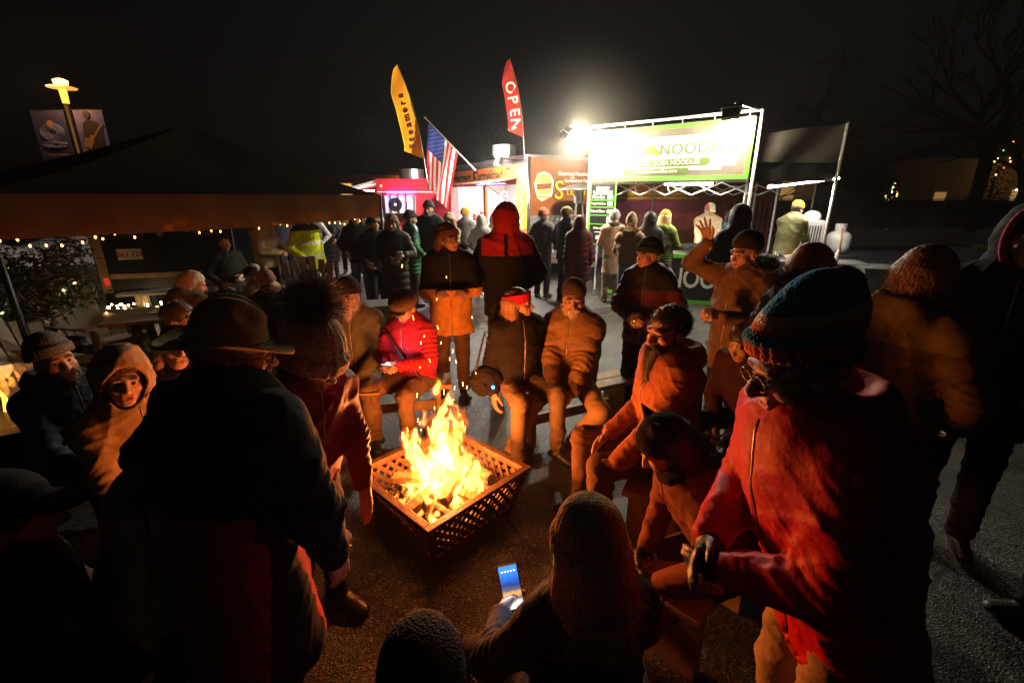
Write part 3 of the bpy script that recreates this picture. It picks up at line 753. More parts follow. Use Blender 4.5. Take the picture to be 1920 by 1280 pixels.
# ------------------------------------------------------------------ flags
def us_flag():
    tip, base = Vector((-1.74, 10.2, 3.49)), Vector((-.83, 11.0, 2.55))
    root = empty('flag', tuple(base), 0, 'national flag with stars and stripes hanging from a slanted pole', 'flag')
    b = lambda p: Vector(p) - base
    p = MB(); p.tube([b(tip + (tip - base) * .02), b(base)], .014, 8); p.build('pole', M_WHITE, root, smooth=True)
    MB().ball(b(tip + (tip - base) * .03), .026).build('finial', mat('brass', (.7, .5, .2), .3, metal=1), root, smooth=True)
    # hoist runs along the pole, fly hangs down and sways
    A, B = tip + (base - tip) * .03, tip + (base - tip) * .62
    fly = Vector((-.10, .05, -1.0)).normalized(); Lf = 1.28
    nrm = (B - A).normalized().cross(fly).normalized()
    def P(u, w, off=0.):      # u along hoist 0..1, w down the fly 0..1
        h = A.lerp(B, u)
        sq = Vector((-.24 * w * (u - .2), .1 * w * (u - .5), 0))
        wob = (.055 * math.sin(u * 9 + w * 2.5) + .03 * math.sin(u * 17 + w * 5)) * (.25 + w)
        return h + fly * Lf * w * (1 - .06 * u) + sq + nrm * (wob + off) - base
    mr, mw, mb_ = thin_cloth('flag_red', (.65, .03, .035)), thin_cloth('flag_white', (.82, .80, .76)), thin_cloth('flag_blue', (.03, .05, .24))
    for i in range(13):
        u0, u1 = i / 13, (i + 1) / 13; w0 = .42 if i < 7 else 0
        MB().sheet(lambda a, c: tuple(P(u0 + (u1 - u0) * a, w0 + (1 - w0) * c)), 3, 26).build('stripe', mr if i % 2 == 0 else mw, root, smooth=True)
    MB().sheet(lambda a, c: tuple(P(7 / 13 * a, .42 * c)), 14, 14).build('canton', mb_, root, smooth=True)
    for r in range(9):
        for k in range(6 if r % 2 == 0 else 5):
            u = (r + .9) / 9.8 * 7 / 13; w = (.055 + .062 * k + (.031 if r % 2 else 0))
            c = P(u, w, .006); c2 = P(u, w, -.006)
            ux = (P(u + .01, w) - P(u - .01, w)).normalized(); uw = (P(u, w + .01) - P(u, w - .01)).normalized()
            vs = []
            for cc in (c, c2):
                vs += [cc + (ux * math.cos(t * .6283) + uw * math.sin(t * .6283)) * (.0145 if t % 2 == 0 else .006) for t in range(10)]
            MB().add(vs, [tuple(range(10)), tuple(range(19, 9, -1))]).build('star', mw, root)
us_flag()

def feather_flag(label, base, top, width, m, edge, txt, tm, bend, turn=90):
    root = empty('feather_flag', base, 0, label, 'flag', 'tall feather flags above the trailers')
    B, T = Vector(base), Vector(top); d = T - B; L = d.length
    side = Vector((-1, 0, 0))
    def pole(t): return d * t + Vector((bend * math.sin(t * 2.2) * .5 - bend * .4 * t * t, 0, 0))
    p = MB(); p.tube([pole(-.35 + 1.35 * i / 14) for i in range(15)], [.016 - .0008 * i for i in range(15)], 6); p.build('pole', M_STEEL, root, smooth=True)
    def wd(t): return width * (min(1, (1 - t) * 3.2) ** .62) if t > .0 else width
    def P(u, t, off=0.): 
        low = .10 * (1 - u) if t < .1 else 0
        return pole(t) + side * wd(t) * u + d.normalized() * (-.16 * u * max(0, 1 - t * 7)) * -1 + Vector((0, -.02 * math.sin(t * 14 + u * 3) + off, 0))
    MB().sheet(lambda a, c: tuple(P(.06 + .88 * a, c)), 6, 30).build('banner', m, root, smooth=True)
    MB().sheet(lambda a, c: tuple(P(.0 + .06 * a, c)), 1, 30).build('border', edge, root, smooth=True)
    MB().sheet(lambda a, c: tuple(P(.94 + .06 * a, c)), 1, 30).build('border', edge, root, smooth=True)
    n = len(txt)
    for i, ch in enumerate(txt):
        t = .10 + .62 * (i + .5) / n; sz = min(.60 * L / n * 1.3, wd(t) * 1.1)
        c = P(.5, t, -.014)
        ax = (pole(t + .01) - pole(t - .01)).normalized(); ang = math.atan2(-ax.x, ax.z)
        for mm, bo, of in tm:
            me = text_mesh(ch, sz, .002, bold=bo); me.transform(Matrix.Translation(c + Vector((0, -of, 0))) @ Matrix.Rotation(-ang, 4, 'Y') @ FACE @ Matrix.Rotation(R(turn), 4, 'Z'))
            link('lettering', me, mm, root)
M_FORANGE = thin_cloth('orange_flag_cloth', (.90, .34, .02)); M_FYEL = thin_cloth('yellow_flag_cloth', (.9, .6, .03))
M_FRED = thin_cloth('red_flag_cloth', (.75, .05, .035))
feather_flag('curved orange and yellow feather flag left of the stars and stripes', (-1.80, 10, 2.72), (-2.22, 10, 4.42), .36, M_FORANGE, M_FYEL, 'Steamers', [(M_WHTVIN, .012, 0), (M_FRED, .004, .004), (M_GOLD, -.004, .008)], .22)
feather_flag('narrow red feather flag reading OPEN above the burger trailer', (.27, 11.6, 3.3), (-.05, 11.6, 4.92), .34, M_FRED, M_FRED, 'NEPO', [(M_WHTVIN, .006, 0)], .20, -90)

# ------------------------------------------------------------------ noodle stand
T1, T2 = Vector((1.63, 10.0, 0)), Vector((4.0, 8.1, 0))
def noodle_stand():
    M = frame(T1, T2 - T1); L = (T2 - T1).length
    cn = empty('market_canopy', label='dark pop-up canopy over the noodle stand kitchen with folding truss', cat='canopy'); place(cn, M)
    mroof = mat('dark_canopy_cloth', (.035, .035, .038), .75, var=.12, scale=3, bump=.3, bscale=3)
    for x in (0.1, L - .1):
        for y in (.25, 3.1): MB().tube([(x, y, 0), (x, y, 2.28)], .022, 6).build('leg', M_WHITE, cn)
    pk = Vector((L / 2, 1.7, 3.0)); cs = [Vector((.0, .15, 2.28)), Vector((L, .15, 2.28)), Vector((L, 3.2, 2.28)), Vector((0, 3.2, 2.28))]
    for i in range(4):
        a, b = cs[i], cs[(i + 1) % 4]
        MB().sheet(lambda u, w: tuple(a.lerp(b, u).lerp(pk, w) - Vector((0, 0, .12 * math.sin(math.pi * w) * (.4 + .6 * math.sin(math.pi * u))))), 8, 8).build('roof_panel', mroof, cn, smooth=True)
    for y in (.2, 3.15):
        n = 6
        for i in range(n):
            x0, x1 = L * i / n, L * (i + 1) / n
            t = MB(); t.beam((x0, y, 2.23 if i % 2 else 2.02), (x1, y, 2.02 if i % 2 else 2.23), .016, .022); t.build('truss_bar', M_WHITE, cn)
            t = MB(); t.beam((x0, y + .02, 2.02 if i % 2 else 2.23), (x1, y + .02, 2.23 if i % 2 else 2.02), .016, .022); t.build('truss_bar', M_WHITE, cn)
    # tube frame carrying the banner
    fr = empty('tube_stand', label='white tube frame standing in front of the noodle stand', cat='frame'); place(fr, M)
    for x in (-.03, L + .03): MB().tube([(x, 0, 0), (x, 0, 3.32)], .026, 8).build('post', M_WHITE, fr, smooth=True)
    MB().tube([(-.03, 0, 3.32), (L + .03, 0, 3.32)], .026, 8).build('top_rail', M_WHITE, fr, smooth=True)
    MB().tube([(-.03, 0, 3.30), (-.03, -.82, 3.26)], .016, 6).build('lamp_arm', M_WHITE, fr, smooth=True)
    MB().tube([(L, 0, 3.32), (L - .25, -.55, 3.36)], .016, 6).build('lamp_arm', M_WHITE, fr, smooth=True)
    for i in range(6):
        x = .15 + (L - .3) * i / 5; MB().tube([(x, 0, 3.32), (x, 0, 3.235)], .006, 5).build('banner_tie', M_WHITE, fr)
    for x in (1.0, 1.65, 2.3): MB().tube([(x, .0, 2.25), (x, .0, 2.1), (x + .02, .0, 2.08), (x + .035, .0, 2.11)], .007, 5).build('hook', M_STEEL, fr)
    # the banner
    bn = empty('banner', label='large green bordered noodle banner under clear plastic, lit by floodlights', cat='banner'); place(bn, M)
    z0, z1 = 2.27, 3.23; x0, x1 = .03, L - .04
    bx('backing', (x0, x1), (-.004, .004), (z0, z1), mat('grey_banner_vinyl', (.20, .175, .145), .5, var=.1), bn)
    b = .075
    bx('border', (x0, x1), (-.009, -.005), (z1 - b, z1 - .005), M_GREEN, bn); bx('border', (x0, x1), (-.009, -.005), (z0 + .005, z0 + b), M_GREEN, bn)
    bx('border', (x0, x0 + b), (-.009, -.005), (z0 + b, z1 - b), M_GREEN, bn); bx('border', (x1 - b, x1), (-.009, -.005), (z0 + b, z1 - b), M_GREEN, bn)
    bx('white_field', (x0 + .12, x1 - .22), (-.009, -.005), (2.50, 3.03), M_WHTVIN, bn); bx('white_field', (x0 + .3, x1 - .45), (-.010, -.006), (2.44, 2.50), M_WHTVIN, bn)
    T = lambda x, z, o=0.: Matrix.Translation((x, -.013 - o, z)) @ FACE
    mg = mat('leaf_green_ink', (.12, .22, .03), .5, var=.1)
    text('lettering', 'ISLAND', .27, mg, bn, T(.70, 2.80), bold=-.001, space=1.1); text('lettering', 'NOODLES', .27, mg, bn, T(2.08, 2.80), bold=-.001, space=1.1)
    o = MB(); o.prism([(1.25 + .11 * math.cos(t * .524), 2.82 + .09 * math.sin(t * .524)) for t in range(12)], .003, Matrix.Translation((0, -.014, 0))); o.build('emblem', mg, bn)
    o = MB(); o.prism([(1.37 + .05 * math.cos(t * .785), 2.76 + .06 * math.sin(t * .785)) for t in range(8)], .003, Matrix.Translation((0, -.018, 0))); o.build('emblem', M_GOLD, bn)
    def pill(xa, xb, za, zb, m):
        r = (zb - za) / 2; pts = [(xb - r + r * math.cos(t), za + r + r * math.sin(t)) for t in [-1.57 + .314 * i for i in range(11)]] + [(xa + r + r * math.cos(t), za + r + r * math.sin(t)) for t in [1.57 + .314 * i for i in range(11)]]
        k = MB(); k.prism(pts, .003, Matrix.Translation((0, -.013, 0))); k.build('pill', m, bn)
    pill(.55, 2.35, 2.515, 2.645, mg); text('lettering', 'AUTHENTIC SOBA NOODLES', .115, M_WHTVIN, bn, T(1.42, 2.58, .004), bold=.003)
    pill(.70, 2.0, 2.385, 2.485, mg); text('lettering', 'www.islandnoodles.com', .09, M_WHTVIN, bn, T(1.35, 2.437, .006), bold=.002)
    MB().sheet(lambda u, w: (x0 + .01 + (x1 - x0 - .02) * u, -.05 - .018 * math.sin(u * 40 + 3 * math.sin(w * 5)) * (1 - w * .6), z1 + .01 - (z1 - z0 + .06) * w), 90, 8).build('plastic_cover', M_CLEAR, bn, smooth=True)
    # two floodlights in front of the banner
    def flood(label, p, tgt, power, glow, w, globe):
        r_ = empty('floodlight', tuple(M @ Vector(p)), 0, label, 'floodlight', 'floodlights aimed at the noodle banner')
        d = ((M @ Vector(tgt)) - (M @ Vector(p))).normalized(); q = d.to_track_quat('-Z', 'Y').to_matrix().to_4x4()
        k = MB(); k.box((0, 0, .03), (w, w * .9, .07), M=q)
        for i in range(5): k.box((-w / 2.4 + w / 2.4 * i / 2, 0, .085), (.012, w * .8, .05), M=q)
        k.build('housing', M_BLACK, r_)
        k = MB(); c_ = q @ Vector((0, 0, -.075)); k.ball(tuple(c_), globe, 20, 14); k.build('lens', emitter('flood_lens_glow', (1, .80, .48), glow), r_)
        k = MB(); k.tube([q @ Vector((-w * .55, 0, .02)), q @ Vector((-w * .55, 0, .14)), q @ Vector((w * .55, 0, .14)), q @ Vector((w * .55, 0, .02))], .010, 6); k.build('yoke', M_STEEL, r_)
        lamp('flood', 'POINT', tuple(d * .22), power, (1, .86, .62), r_, .05)
        return r_
    flood('blazing floodlight on the arm left of the noodle banner', (-.05, -.86, 3.10), (.75, .0, 2.40), 620., 420., .22, .10)
    flood('black floodlight seen from behind at the banner\'s right end', (L - .27, -.60, 3.22), (L - .25, 0.0, 2.85), 130., 200., .25, .07)
    # LED tubes under the canopy
    for lab, a, b_, pw in (('glowing LED tube below the middle of the noodle banner', (1.62, -.10, 2.20), (2.5, -.22, 2.20), 42), ('glowing LED tube at the noodle canopy\'s right corner', (3.15, .9, 2.15), (4.15, 1.5, 2.30), 80)):
        A, B = Vector(a), Vector(b_); r_ = empty('led_tube', tuple(M @ A.lerp(B, .5)), 0, lab, 'light', 'LED tubes under the noodle canopy')
        mid = M @ A.lerp(B, .5); k = MB(); k.tube([(M @ A) - mid, (M @ B) - mid], .018, 8); k.build('tube', M_TUBE, r_)
        k = MB(); k.beam((M @ A) - mid + Vector((0, 0, .026)), (M @ B) - mid + Vector((0, 0, .026)), .045, .02); k.build('batten', M_WHITE, r_)
        l = lamp('tube_light', 'AREA', (0, 0, -.03), pw, (1, .90, .76), r_, ((B - A).length, .04)); l.rotation_euler = (0, 0, math.atan2((M @ B - M @ A).y, (M @ B - M @ A).x))
    # hanging menu board
    mn = empty('menu_board', label='tall black menu board with green edges hanging at the noodle stand', cat='sign'); place(mn, M)
    bx('board', (.02, .60), (-.02, .0), (1.02, 2.25), M_BLKVIN, mn)
    for x in (.01, .585): bx('border', (x, x + .03), (-.026, -.021), (1.0, 2.26), M_GREEN, mn)
    for z in (1.92, 1.78, 1.62, 1.44, 1.03): bx('divider', (.045, .575), (-.026, -.021), (z - .007, z + .007), M_GREEN, mn)
    Tm = lambda x, z: Matrix.Translation((x, -.024, z)) @ FACE
    text('lettering', 'ISLAND', .085, M_WHTVIN, mn, Tm(.31, 2.15), bold=.002); text('lettering', 'NOODLES', .095, M_WHTVIN, mn, Tm(.31, 2.06), bold=.002)
    for z, t, s_ in ((1.98, 'Noodles', .085), (1.85, 'Teriyaki Chicken', .048), (1.70, 'Island Slaw', .075)):
        text('lettering', t, s_, M_WHTVIN, mn, Tm(.22, z), bold=.001); bx('price_tag', (.43, .545), (-.027, -.021), (z - .035, z + .035), M_WHTVIN, mn)
    bx('price_tag', (.43, .545), (-.027, -.021), (1.47, 1.59), M_WHTVIN, mn)
    text('lettering', 'Aloha & Mahalo', .055, M_WHTVIN, mn, Tm(.31, 1.36), bold=.001); text('lettering', 'www.islandnoodles.com', .03, M_WHTVIN, mn, Tm(.31, 1.28))
    bx('price_tag', (.2, .42), (-.027, -.021), (1.13, 1.21), M_WHTVIN, mn)
    # order counter with till
    oc_ = empty('order_counter', label='black order counter with green edges left in the noodle stand', cat='counter'); place(oc_, M)
    bx('front_panel', (.55, 1.55), (-.02, .0), (.06, .93), M_BLKVIN, oc_); bx('top', (.52, 1.58), (-.06, .55), (.93, .97), M_GREEN, oc_); bx('border', (.55, 1.55), (-.026, -.021), (.02, .10), M_GREEN, oc_)
    t = empty('cash_register', tuple(M @ Vector((.82, .2, .97))), math.atan2((T2 - T1).y, (T2 - T1).x), 'beige cash register standing on the order counter', 'register')
    bx('base', (-.16, .16), (-.18, .18), (.0, .12), mat('beige_plastic', (.62, .56, .45), .5), t, .01); bx('display', (-.1, .1), (.02, .06), (.12, .34), MATS['beige_plastic'], t, .01); bx('screen', (-.08, .08), (.012, .019), (.15, .31), M_DARKPL, t)
    # front counter with big lettering
    A, B = Vector((3.05, 8.70, 0)), Vector((4.62, 8.18, 0)); C = frame(A, B - A); Lc = (B - A).length
    ct = empty('serving_counter', label='black serving counter with large white lettering between green bands', cat='counter'); place(ct, C)
    bx('front_panel', (0, Lc), (-.02, .0), (.08, .92), M_BLKVIN, ct); bx('band', (0, Lc), (-.027, -.021), (.03, .10), M_GREEN, ct); bx('band', (0, Lc), (-.03, .02), (.89, .97), M_GREEN, ct)
    bx('top', (0, Lc), (.02, .65), (.92, .955), M_STEEL, ct)
    for x in (.05, Lc - .05): bx('leg', (x - .03, x + .03), (.55, .61), (0, .92), M_STEEL, ct)
    text('lettering', 'NOODLES', .46, M_WHTVIN, ct, Matrix.Translation((Lc / 2 - .06, -.024, .50)) @ FACE @ Matrix.Diagonal((.82, 1.12, 1, 1)), bold=.007, space=.95)
    # wok, trays and cooking things on the counters
    wk = empty('wok', tuple(C @ Vector((.42, .30, .957))), 0, 'wide black wok standing on the serving counter', 'wok')
    MB().lathe([(.05, .0), (.18, .03), (.31, .13), (.33, .16), (.318, .16), (.17, .045), (.0, .02)], 28).build('pan', M_BLACK, wk, smooth=True)
    MB().tube([(.30, 0, .14), (.42, 0, .19), (.52, 0, .22)], .014, 6).build('handle', M_BLACK, wk)
    # second work table on the right with food trays
    A2, B2 = Vector((4.75, 8.15, 0)), Vector((6.0, 7.65, 0)); C2 = frame(A2, B2 - A2); L2 = (B2 - A2).length
    wt = empty('work_table', label='steel work table with food trays right of the serving counter', cat='table'); place(wt, C2)
    bx('top', (0, L2), (0, .7), (.86, .90), M_STEEL, wt)
    for x in (.05, L2 - .05):
        for y in (.05, .65): bx('leg', (x - .02, x + .02), (y - .02, y + .02), (0, .86), M_STEEL, wt)
    bx('shelf', (.03, L2 - .03), (.03, .67), (.25, .28), M_STEEL, wt)
    for i, (lab, x, m) in enumerate((('tray of chopped orange vegetables on the work table', .12, mat('chopped_carrot', (.75, .25, .05), .6, var=.6, scale=40, bump=1, bscale=50)), ('tray of chopped green cabbage on the work table', .50, mat('chopped_cabbage', (.35, .5, .15), .6, var=.5, scale=40, bump=1, bscale=50)))):
        t = empty('food_tray', tuple(C2 @ Vector((x + .15, .25, .902))), math.atan2((B2 - A2).y, (B2 - A2).x), lab, 'tray', 'food trays on the work table')
        bx('pan', (-.16, .16), (-.2, .2), (0, .06), M_STEEL, t); f = MB(); f.sheet(lambda u, w: (-.14 + .28 * u, -.18 + .36 * w, .062 + .03 * math.sin(u * 3.14) * math.sin(w * 3.14) + .012 * math.sin(u * 31) * math.sin(w * 37)), 16, 16); f.build('food', m, t)
    t = empty('squeeze_bottle', tuple(C2 @ Vector((.9, .2, .902))), 0, 'white squeeze bottle on the work table', 'bottle'); MB().lathe([(.032, 0), (.034, .02), (.034, .15), (.015, .17), (.006, .22)], 16).build('bottle', M_WHITE, t, smooth=True)
    t = empty('bowl_stack', tuple(C2 @ Vector((.02, .30, .902))), 0, 'stack of clear plastic bowls on the work table', 'bowls')
    for i in range(4): MB().lathe([(.05, .0), (.10, .07), (.104, .07), (.055, -.003)], 20).build('bowl', M_GLASS, t, loc=(0, 0, .022 * i), smooth=True)
    # grill box and gas cylinder further right
    t = empty('gas_grill', (5.45, 8.95, 0), R(-30), 'black gas grill with ribbed sides behind the work table', 'grill')
    bx('cabinet', (-.55, .55), (-.3, .3), (.1, .82), M_DARKPL, t, .02); bx('cook_top', (-.57, .57), (-.32, .32), (.825, .88), M_STEEL, t, .01)
    for i in range(9): bx('rib', (-.5 + i * .12, -.44 + i * .12), (-.32, -.301), (.2, .75), M_DARKPL, t)
    t = empty('equipment_case', (5.95, 9.35, 0), R(-25), 'grey upright equipment case with a white helmet-shaped cap on it', 'case')
    bx('case', (-.22, .22), (-.2, .2), (.0, 1.55), mat('grey_enamel', (.32, .31, .30), .45, var=.1), t, .02)
    for i in range(8): bx('louvre', (-.17 + .045 * i, -.145 + .045 * i), (-.207, -.201), (.9, 1.45), M_DARKPL, t)
    k = MB(); k.ball((0, 0, 1.60), (.16, .13, .13), 16, 10); k.build('helmet_cap', M_WHITE, t, smooth=True)
    t = empty('propane_tank', (6.75, 9.6, .86), 0, 'white propane tank with collar and orange hose near the pole', 'propane tank')
    MB().lathe([(.10, 0), (.18, .02), (.225, .10), (.23, .16), (.23, .30), (.21, .38), (.14, .44), (.05, .46)], 24).build('shell', M_WHITE, t, smooth=True)
    MB().lathe([(.10, .44), (.105, .60), (.098, .60), (.093, .44)], 20).build('collar', M_WHITE, t); MB().tube([(0, 0, .46), (0, 0, .55)], .022, 8).build('valve', mat('brass', (.7, .5, .2), .3, metal=1), t)
    MB().tube([(0, -.02, .54), (-.06, -.13, .50), (-.10, -.22, .32), (-.12, -.25, .05)], .011, 6).build('hose', mat('orange_hose', (.7, .2, .04), .5), t)
    t = empty('tank_stand', (6.75, 9.6, 0), R(10), 'low steel stand under the white propane tank', 'stand'); bx('top', (-.3, .3), (-.3, .3), (.82, .855), M_STEEL, t)
    for sx in (-1, 1):
        for sy in (-1, 1): bx('leg', (sx * .27 - .015, sx * .27 + .015), (sy * .27 - .015, sy * .27 + .015), (0, .82), M_STEEL, t)
    t = empty('steel_cart', (6.35, 7.55, 0), R(-15), 'open stainless cart with a slanted lid right of the cooks', 'cart')
    bx('body', (-.55, .45), (-.3, .3), (.3, .86), mat('brushed_stainless', (.6, .58, .55), .3, metal=.9, var=.08), t, .01); bx('top', (-.57, .47), (-.32, .32), (.86, .885), M_STEEL, t)
    k = MB(); k.box((.46, .05, 1.02), (.012, .6, .36), (0, R(22), 0)); k.build('lid', MATS['brushed_stainless'], t)
    for x in (-.5, .4): bx('leg', (x - .02, x + .02), (-.28, -.24), (0, .3), M_STEEL, t)
    # yellow food tub and blue jug
    t = empty('food_tub', tuple(C @ Vector((1.15, .35, .957))), 0, 'yellow food tub on the serving counter beside the cook', 'tub'); MB().lathe([(.10, 0), (.14, .16), (.145, .16), (.13, .16), (.095, .02)], 20).build('tub', M_YELLOW, t, smooth=True)
    t = empty('water_jug', tuple(C @ Vector((2.0, 1.05, .9))), 0, 'pale blue water jug behind the serving counter', 'jug'); MB().lathe([(.13, -.9), (.13, 0), (.13, .32), (.05, .42), (.03, .48)], 18).build('jug', mat('blue_plastic', (.18, .42, .72), .3), t, smooth=True)
noodle_stand()

# black side canopy right of the stand
def side_canopy():
    root = empty('side_canopy', (4.05, 8.25, 0), 0, 'black side canopy with a grey end flap right of the noodle banner', 'canopy')
    P = lambda x, y, z: Vector((x - 4.05, y - 8.25, z))
    MB().tube([P(5.71, 8.5, 0), P(5.71, 8.5, 3.20)], .026, 8).build('leg', M_WHITE, root, smooth=True)
    MB().tube([P(4.06, 8.25, 3.02), P(5.71, 8.5, 3.20)], .016, 6).build('top_rail', M_BLACK, root)
    for x, y in ((7.2, 11.4), (5.9, 11.6)): MB().tube([P(x, y, 0), P(x, y, 2.4)], .022, 6).build('leg', M_WHITE, root)
    mfl = mat('grey_flap_cloth', (.20, .185, .17), .8, var=.15, scale=4, bump=.3, bscale=4)
    MB().sheet(lambda u, w: tuple(P(4.1, 8.27, 3.0).lerp(P(5.68, 8.5, 3.17), u).lerp(P(4.1, 8.3, 2.55).lerp(P(5.66, 8.52, 2.55), u), w) + Vector((0, .03 * math.sin(u * 9 + w * 3), 0))), 16, 8).build('end_flap', mfl, root, smooth=True)
    mr = mat('dark_canopy_cloth')
    MB().sheet(lambda u, w: tuple(P(4.1, 8.35, 2.56 - .10 * u).lerp(P(5.8, 8.6, 2.36), u).lerp(P(5.2 + 2.2 * u, 11.8, 2.75 - .3 * u), w) + Vector((0, 0, .14 * math.sin(math.pi * w) * math.sin(math.pi * u)))), 14, 14).build('roof_panel', mr, root, smooth=True)
    MB().sheet(lambda u, w: tuple(P(4.15, 8.33, 2.55).lerp(P(5.7, 8.55, 2.55), u) - Vector((0, 0, .30 * w)) + Vector((0, .02 * math.sin(u * 14), 0))), 20, 4).build('valance', mr, root, smooth=True)
side_canopy()

def patio_heater():
    root = empty('patio_heater', (1.52, 10.9, 0), 0, 'steel patio heater with round hood left of the menu board', 'heater')
    MB().lathe([(.0, 2.28), (.46, 2.16), (.46, 2.13), (.12, 2.16), (.0, 2.2)], 28).build('hood', M_STEEL, root, smooth=False)
    MB().lathe([(.10, 1.85), (.12, 2.15), (.05, 2.18)], 18).build('burner', M_STEEL, root)
    for a in range(3): MB().tube([(.24 * math.cos(a * 2.09), .24 * math.sin(a * 2.09), .05), (.09 * math.cos(a * 2.09), .09 * math.sin(a * 2.09), 1.9)], .016, 6).build('leg', M_STEEL, root)
    MB().lathe([(.26, 0), (.26, .04), (.2, .06), (.18, .62), (.0, .64)], 20).build('tank_cover', M_STEEL, root)
patio_heater()

def container_bar():
    root = empty('container_bar', (2.6, 15.2, 0), R(-6), 'rust orange shipping container bar behind the noodle stand', 'container')
    mo = mat('rust_orange_steel', (.34, .085, .025), .55, var=.25, scale=3)
    bx('fascia', (0, 5.6), (-.05, 0), (1.85, 2.5), mo, root); bx('back_wall', (0, 5.6), (2.2, 2.25), (.1, 2.5), mo, root); bx('roof', (0, 5.6), (0, 2.25), (2.5, 2.56), mo, root); bx('lower_wall', (0, 4.0), (-.03, .0), (.1, 1.0), mo, root)
    for i in range(11): bx('corrugation', (4.0 + i * .15, 4.08 + i * .15), (-.05, .0), (.1, 1.85), mo, root)
    bx('end_wall', (-.04, 0), (0, 2.2), (.1, 2.5), mo, root)
    for i in range(3):
        k = MB(); k.prism([(.7 + i * .75, 2.02), (1.0 + i * .75, 2.26), (1.35 + i * .75, 2.02)], .004, Matrix.Translation((0, -.056, 0))); k.build('mountain_print', M_GOLD, root)
    bx('sign_strip', (.55, 3.2), (-.058, -.051), (1.9, 1.98), M_GOLD, root)
    u = bx('light_bar', (1.5, 3.2), (1.2, 1.24), (2.42, 2.45), emitter('violet_led', (.35, .2, 1.), 10.), root)
    lamp('bar_light', 'AREA', (2.3, 1.2, 2.38), 22., (.5, .35, 1.), root, (1.7, .1))
container_bar()

# ------------------------------------------------------------------ party tent on the left
TA, TB = Vector((-4.25, 3.80, 0)), Vector((-2.27, 8.20, 0))
TD = TA + Vector((-1.9, .86, 0)); TC = TB + Vector((-1.9, .86, 0))
def cloth_mat():
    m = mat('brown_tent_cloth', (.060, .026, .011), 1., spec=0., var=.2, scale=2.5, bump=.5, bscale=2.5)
    N, L = m.node_tree.nodes, m.node_tree.links
    t = N.new('ShaderNodeBsdfTranslucent'); t.inputs['Color'].default_value = (.34, .13, .04, 1)
    mx = N.new('ShaderNodeMixShader'); mx.inputs[0].default_value = .35
    out = N['Material Output']; L.new(N['Principled BSDF'].outputs[0], mx.inputs[1]); L.new(t.outputs[0], mx.inputs[2]); L.new(mx.outputs[0], out.inputs['Surface'])
    return m
M_TENT = cloth_mat()
def tent():
    ctr = (TA + TB + TC + TD) / 4
    root = empty('party_tent', tuple(ctr), 0, 'dark brown peaked party tent with bulbs along its valance', 'tent')
    ze, zb = 2.02, 1.66; pk = Vector((0, 0, 2.88))
    cs = [c - ctr for c in (TA, TB, TC, TD)]
    for c in cs: MB().tube([c, c + Vector((0, 0, ze))], .024, 8).build('leg', M_BLACK, root, smooth=True)
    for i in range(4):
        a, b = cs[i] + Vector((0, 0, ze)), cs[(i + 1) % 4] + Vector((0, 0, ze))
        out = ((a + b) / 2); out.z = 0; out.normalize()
        MB().sheet(lambda u, w: tuple(a.lerp(b, u).lerp(pk, w) - Vector((0, 0, .16 * math.sin(math.pi * w) * (.3 + .7 * math.sin(math.pi * u)) + .015 * math.sin(u * 13 + w * 4) * (1 - w)))), 24, 16).build('roof_panel', mat('darkened_tent_roof', (.011, .008, .006), 1., spec=0., var=.15, scale=2.5, bump=.4, bscale=2.5), root, smooth=True)  # roof colour darkened apart from the valance, to paint out floodlight spill
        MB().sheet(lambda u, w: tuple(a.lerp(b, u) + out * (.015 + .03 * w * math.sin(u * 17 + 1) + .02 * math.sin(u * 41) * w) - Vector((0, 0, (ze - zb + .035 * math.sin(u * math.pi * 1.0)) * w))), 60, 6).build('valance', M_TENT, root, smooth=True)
        t = MB(); t.beam(a - Vector((0, 0, .05)) - out * .03, b - Vector((0, 0, .05)) - out * .03, .02, .03); t.build('eave_rail', M_BLACK, root)
tent()
def string_lights():
    for lab, a, b, n, z, sag, inn in (('string of warm bulbs along the near valance of the tent', TA, TB, 44, 1.66, .05, .05), ('string of warm bulbs inside the tent', TA.lerp(TD, .35), TB.lerp(TC, .3), 16, 1.80, .10, .0)):
        root = empty('string_lights', tuple(a), 0, lab, 'string lights')
        d = (b - a); nn = Vector((-.91, .41, 0))
        P = lambda t: d * t + nn * inn + Vector((0, 0, z - sag * abs(math.sin(t * math.pi * 4))))
        MB().tube([P(i / 40) for i in range(41)], .003, 4).build('wire', M_BLACK, root)
        me = None
        for i in range(n):
            t = (i + .5) / n; p = P(t) + Vector((0, 0, random.uniform(-.05, .12)))
            o = (MB().ball((0, 0, -.012), (.0085, .0085, .014), 8, 6).build('bulb', M_BULB, root, smooth=True) if me is None else link('bulb', me, None, root)); me = o.data
            o.location = p + nn * random.choice((0, 0, .12))
string_lights()
# a heap of bulbs lying on the decking and a small pennant
def bulb_heap():
    root = empty('string_lights', (-5.75, 6.75, .385), 0, 'bright heap of tiny warm bulbs on the plank deck', 'string lights'); me = None
    MB().tube([(random.uniform(-.5, .5), random.uniform(-.3, .3), .01) for _ in range(16)], .004, 4).build('wire', M_BLACK, root)
    for i in range(26):
        o = (MB().ball((0, 0, 0), .014, 8, 6).build('bulb', emitter('tiny_bulb_glow', (1, .6, .22), 40.), root) if me is None else link('bulb', me, None, root)); me = o.data
        o.location = (random.gauss(0, .3), random.gauss(0, .12), .02)
bulb_heap()

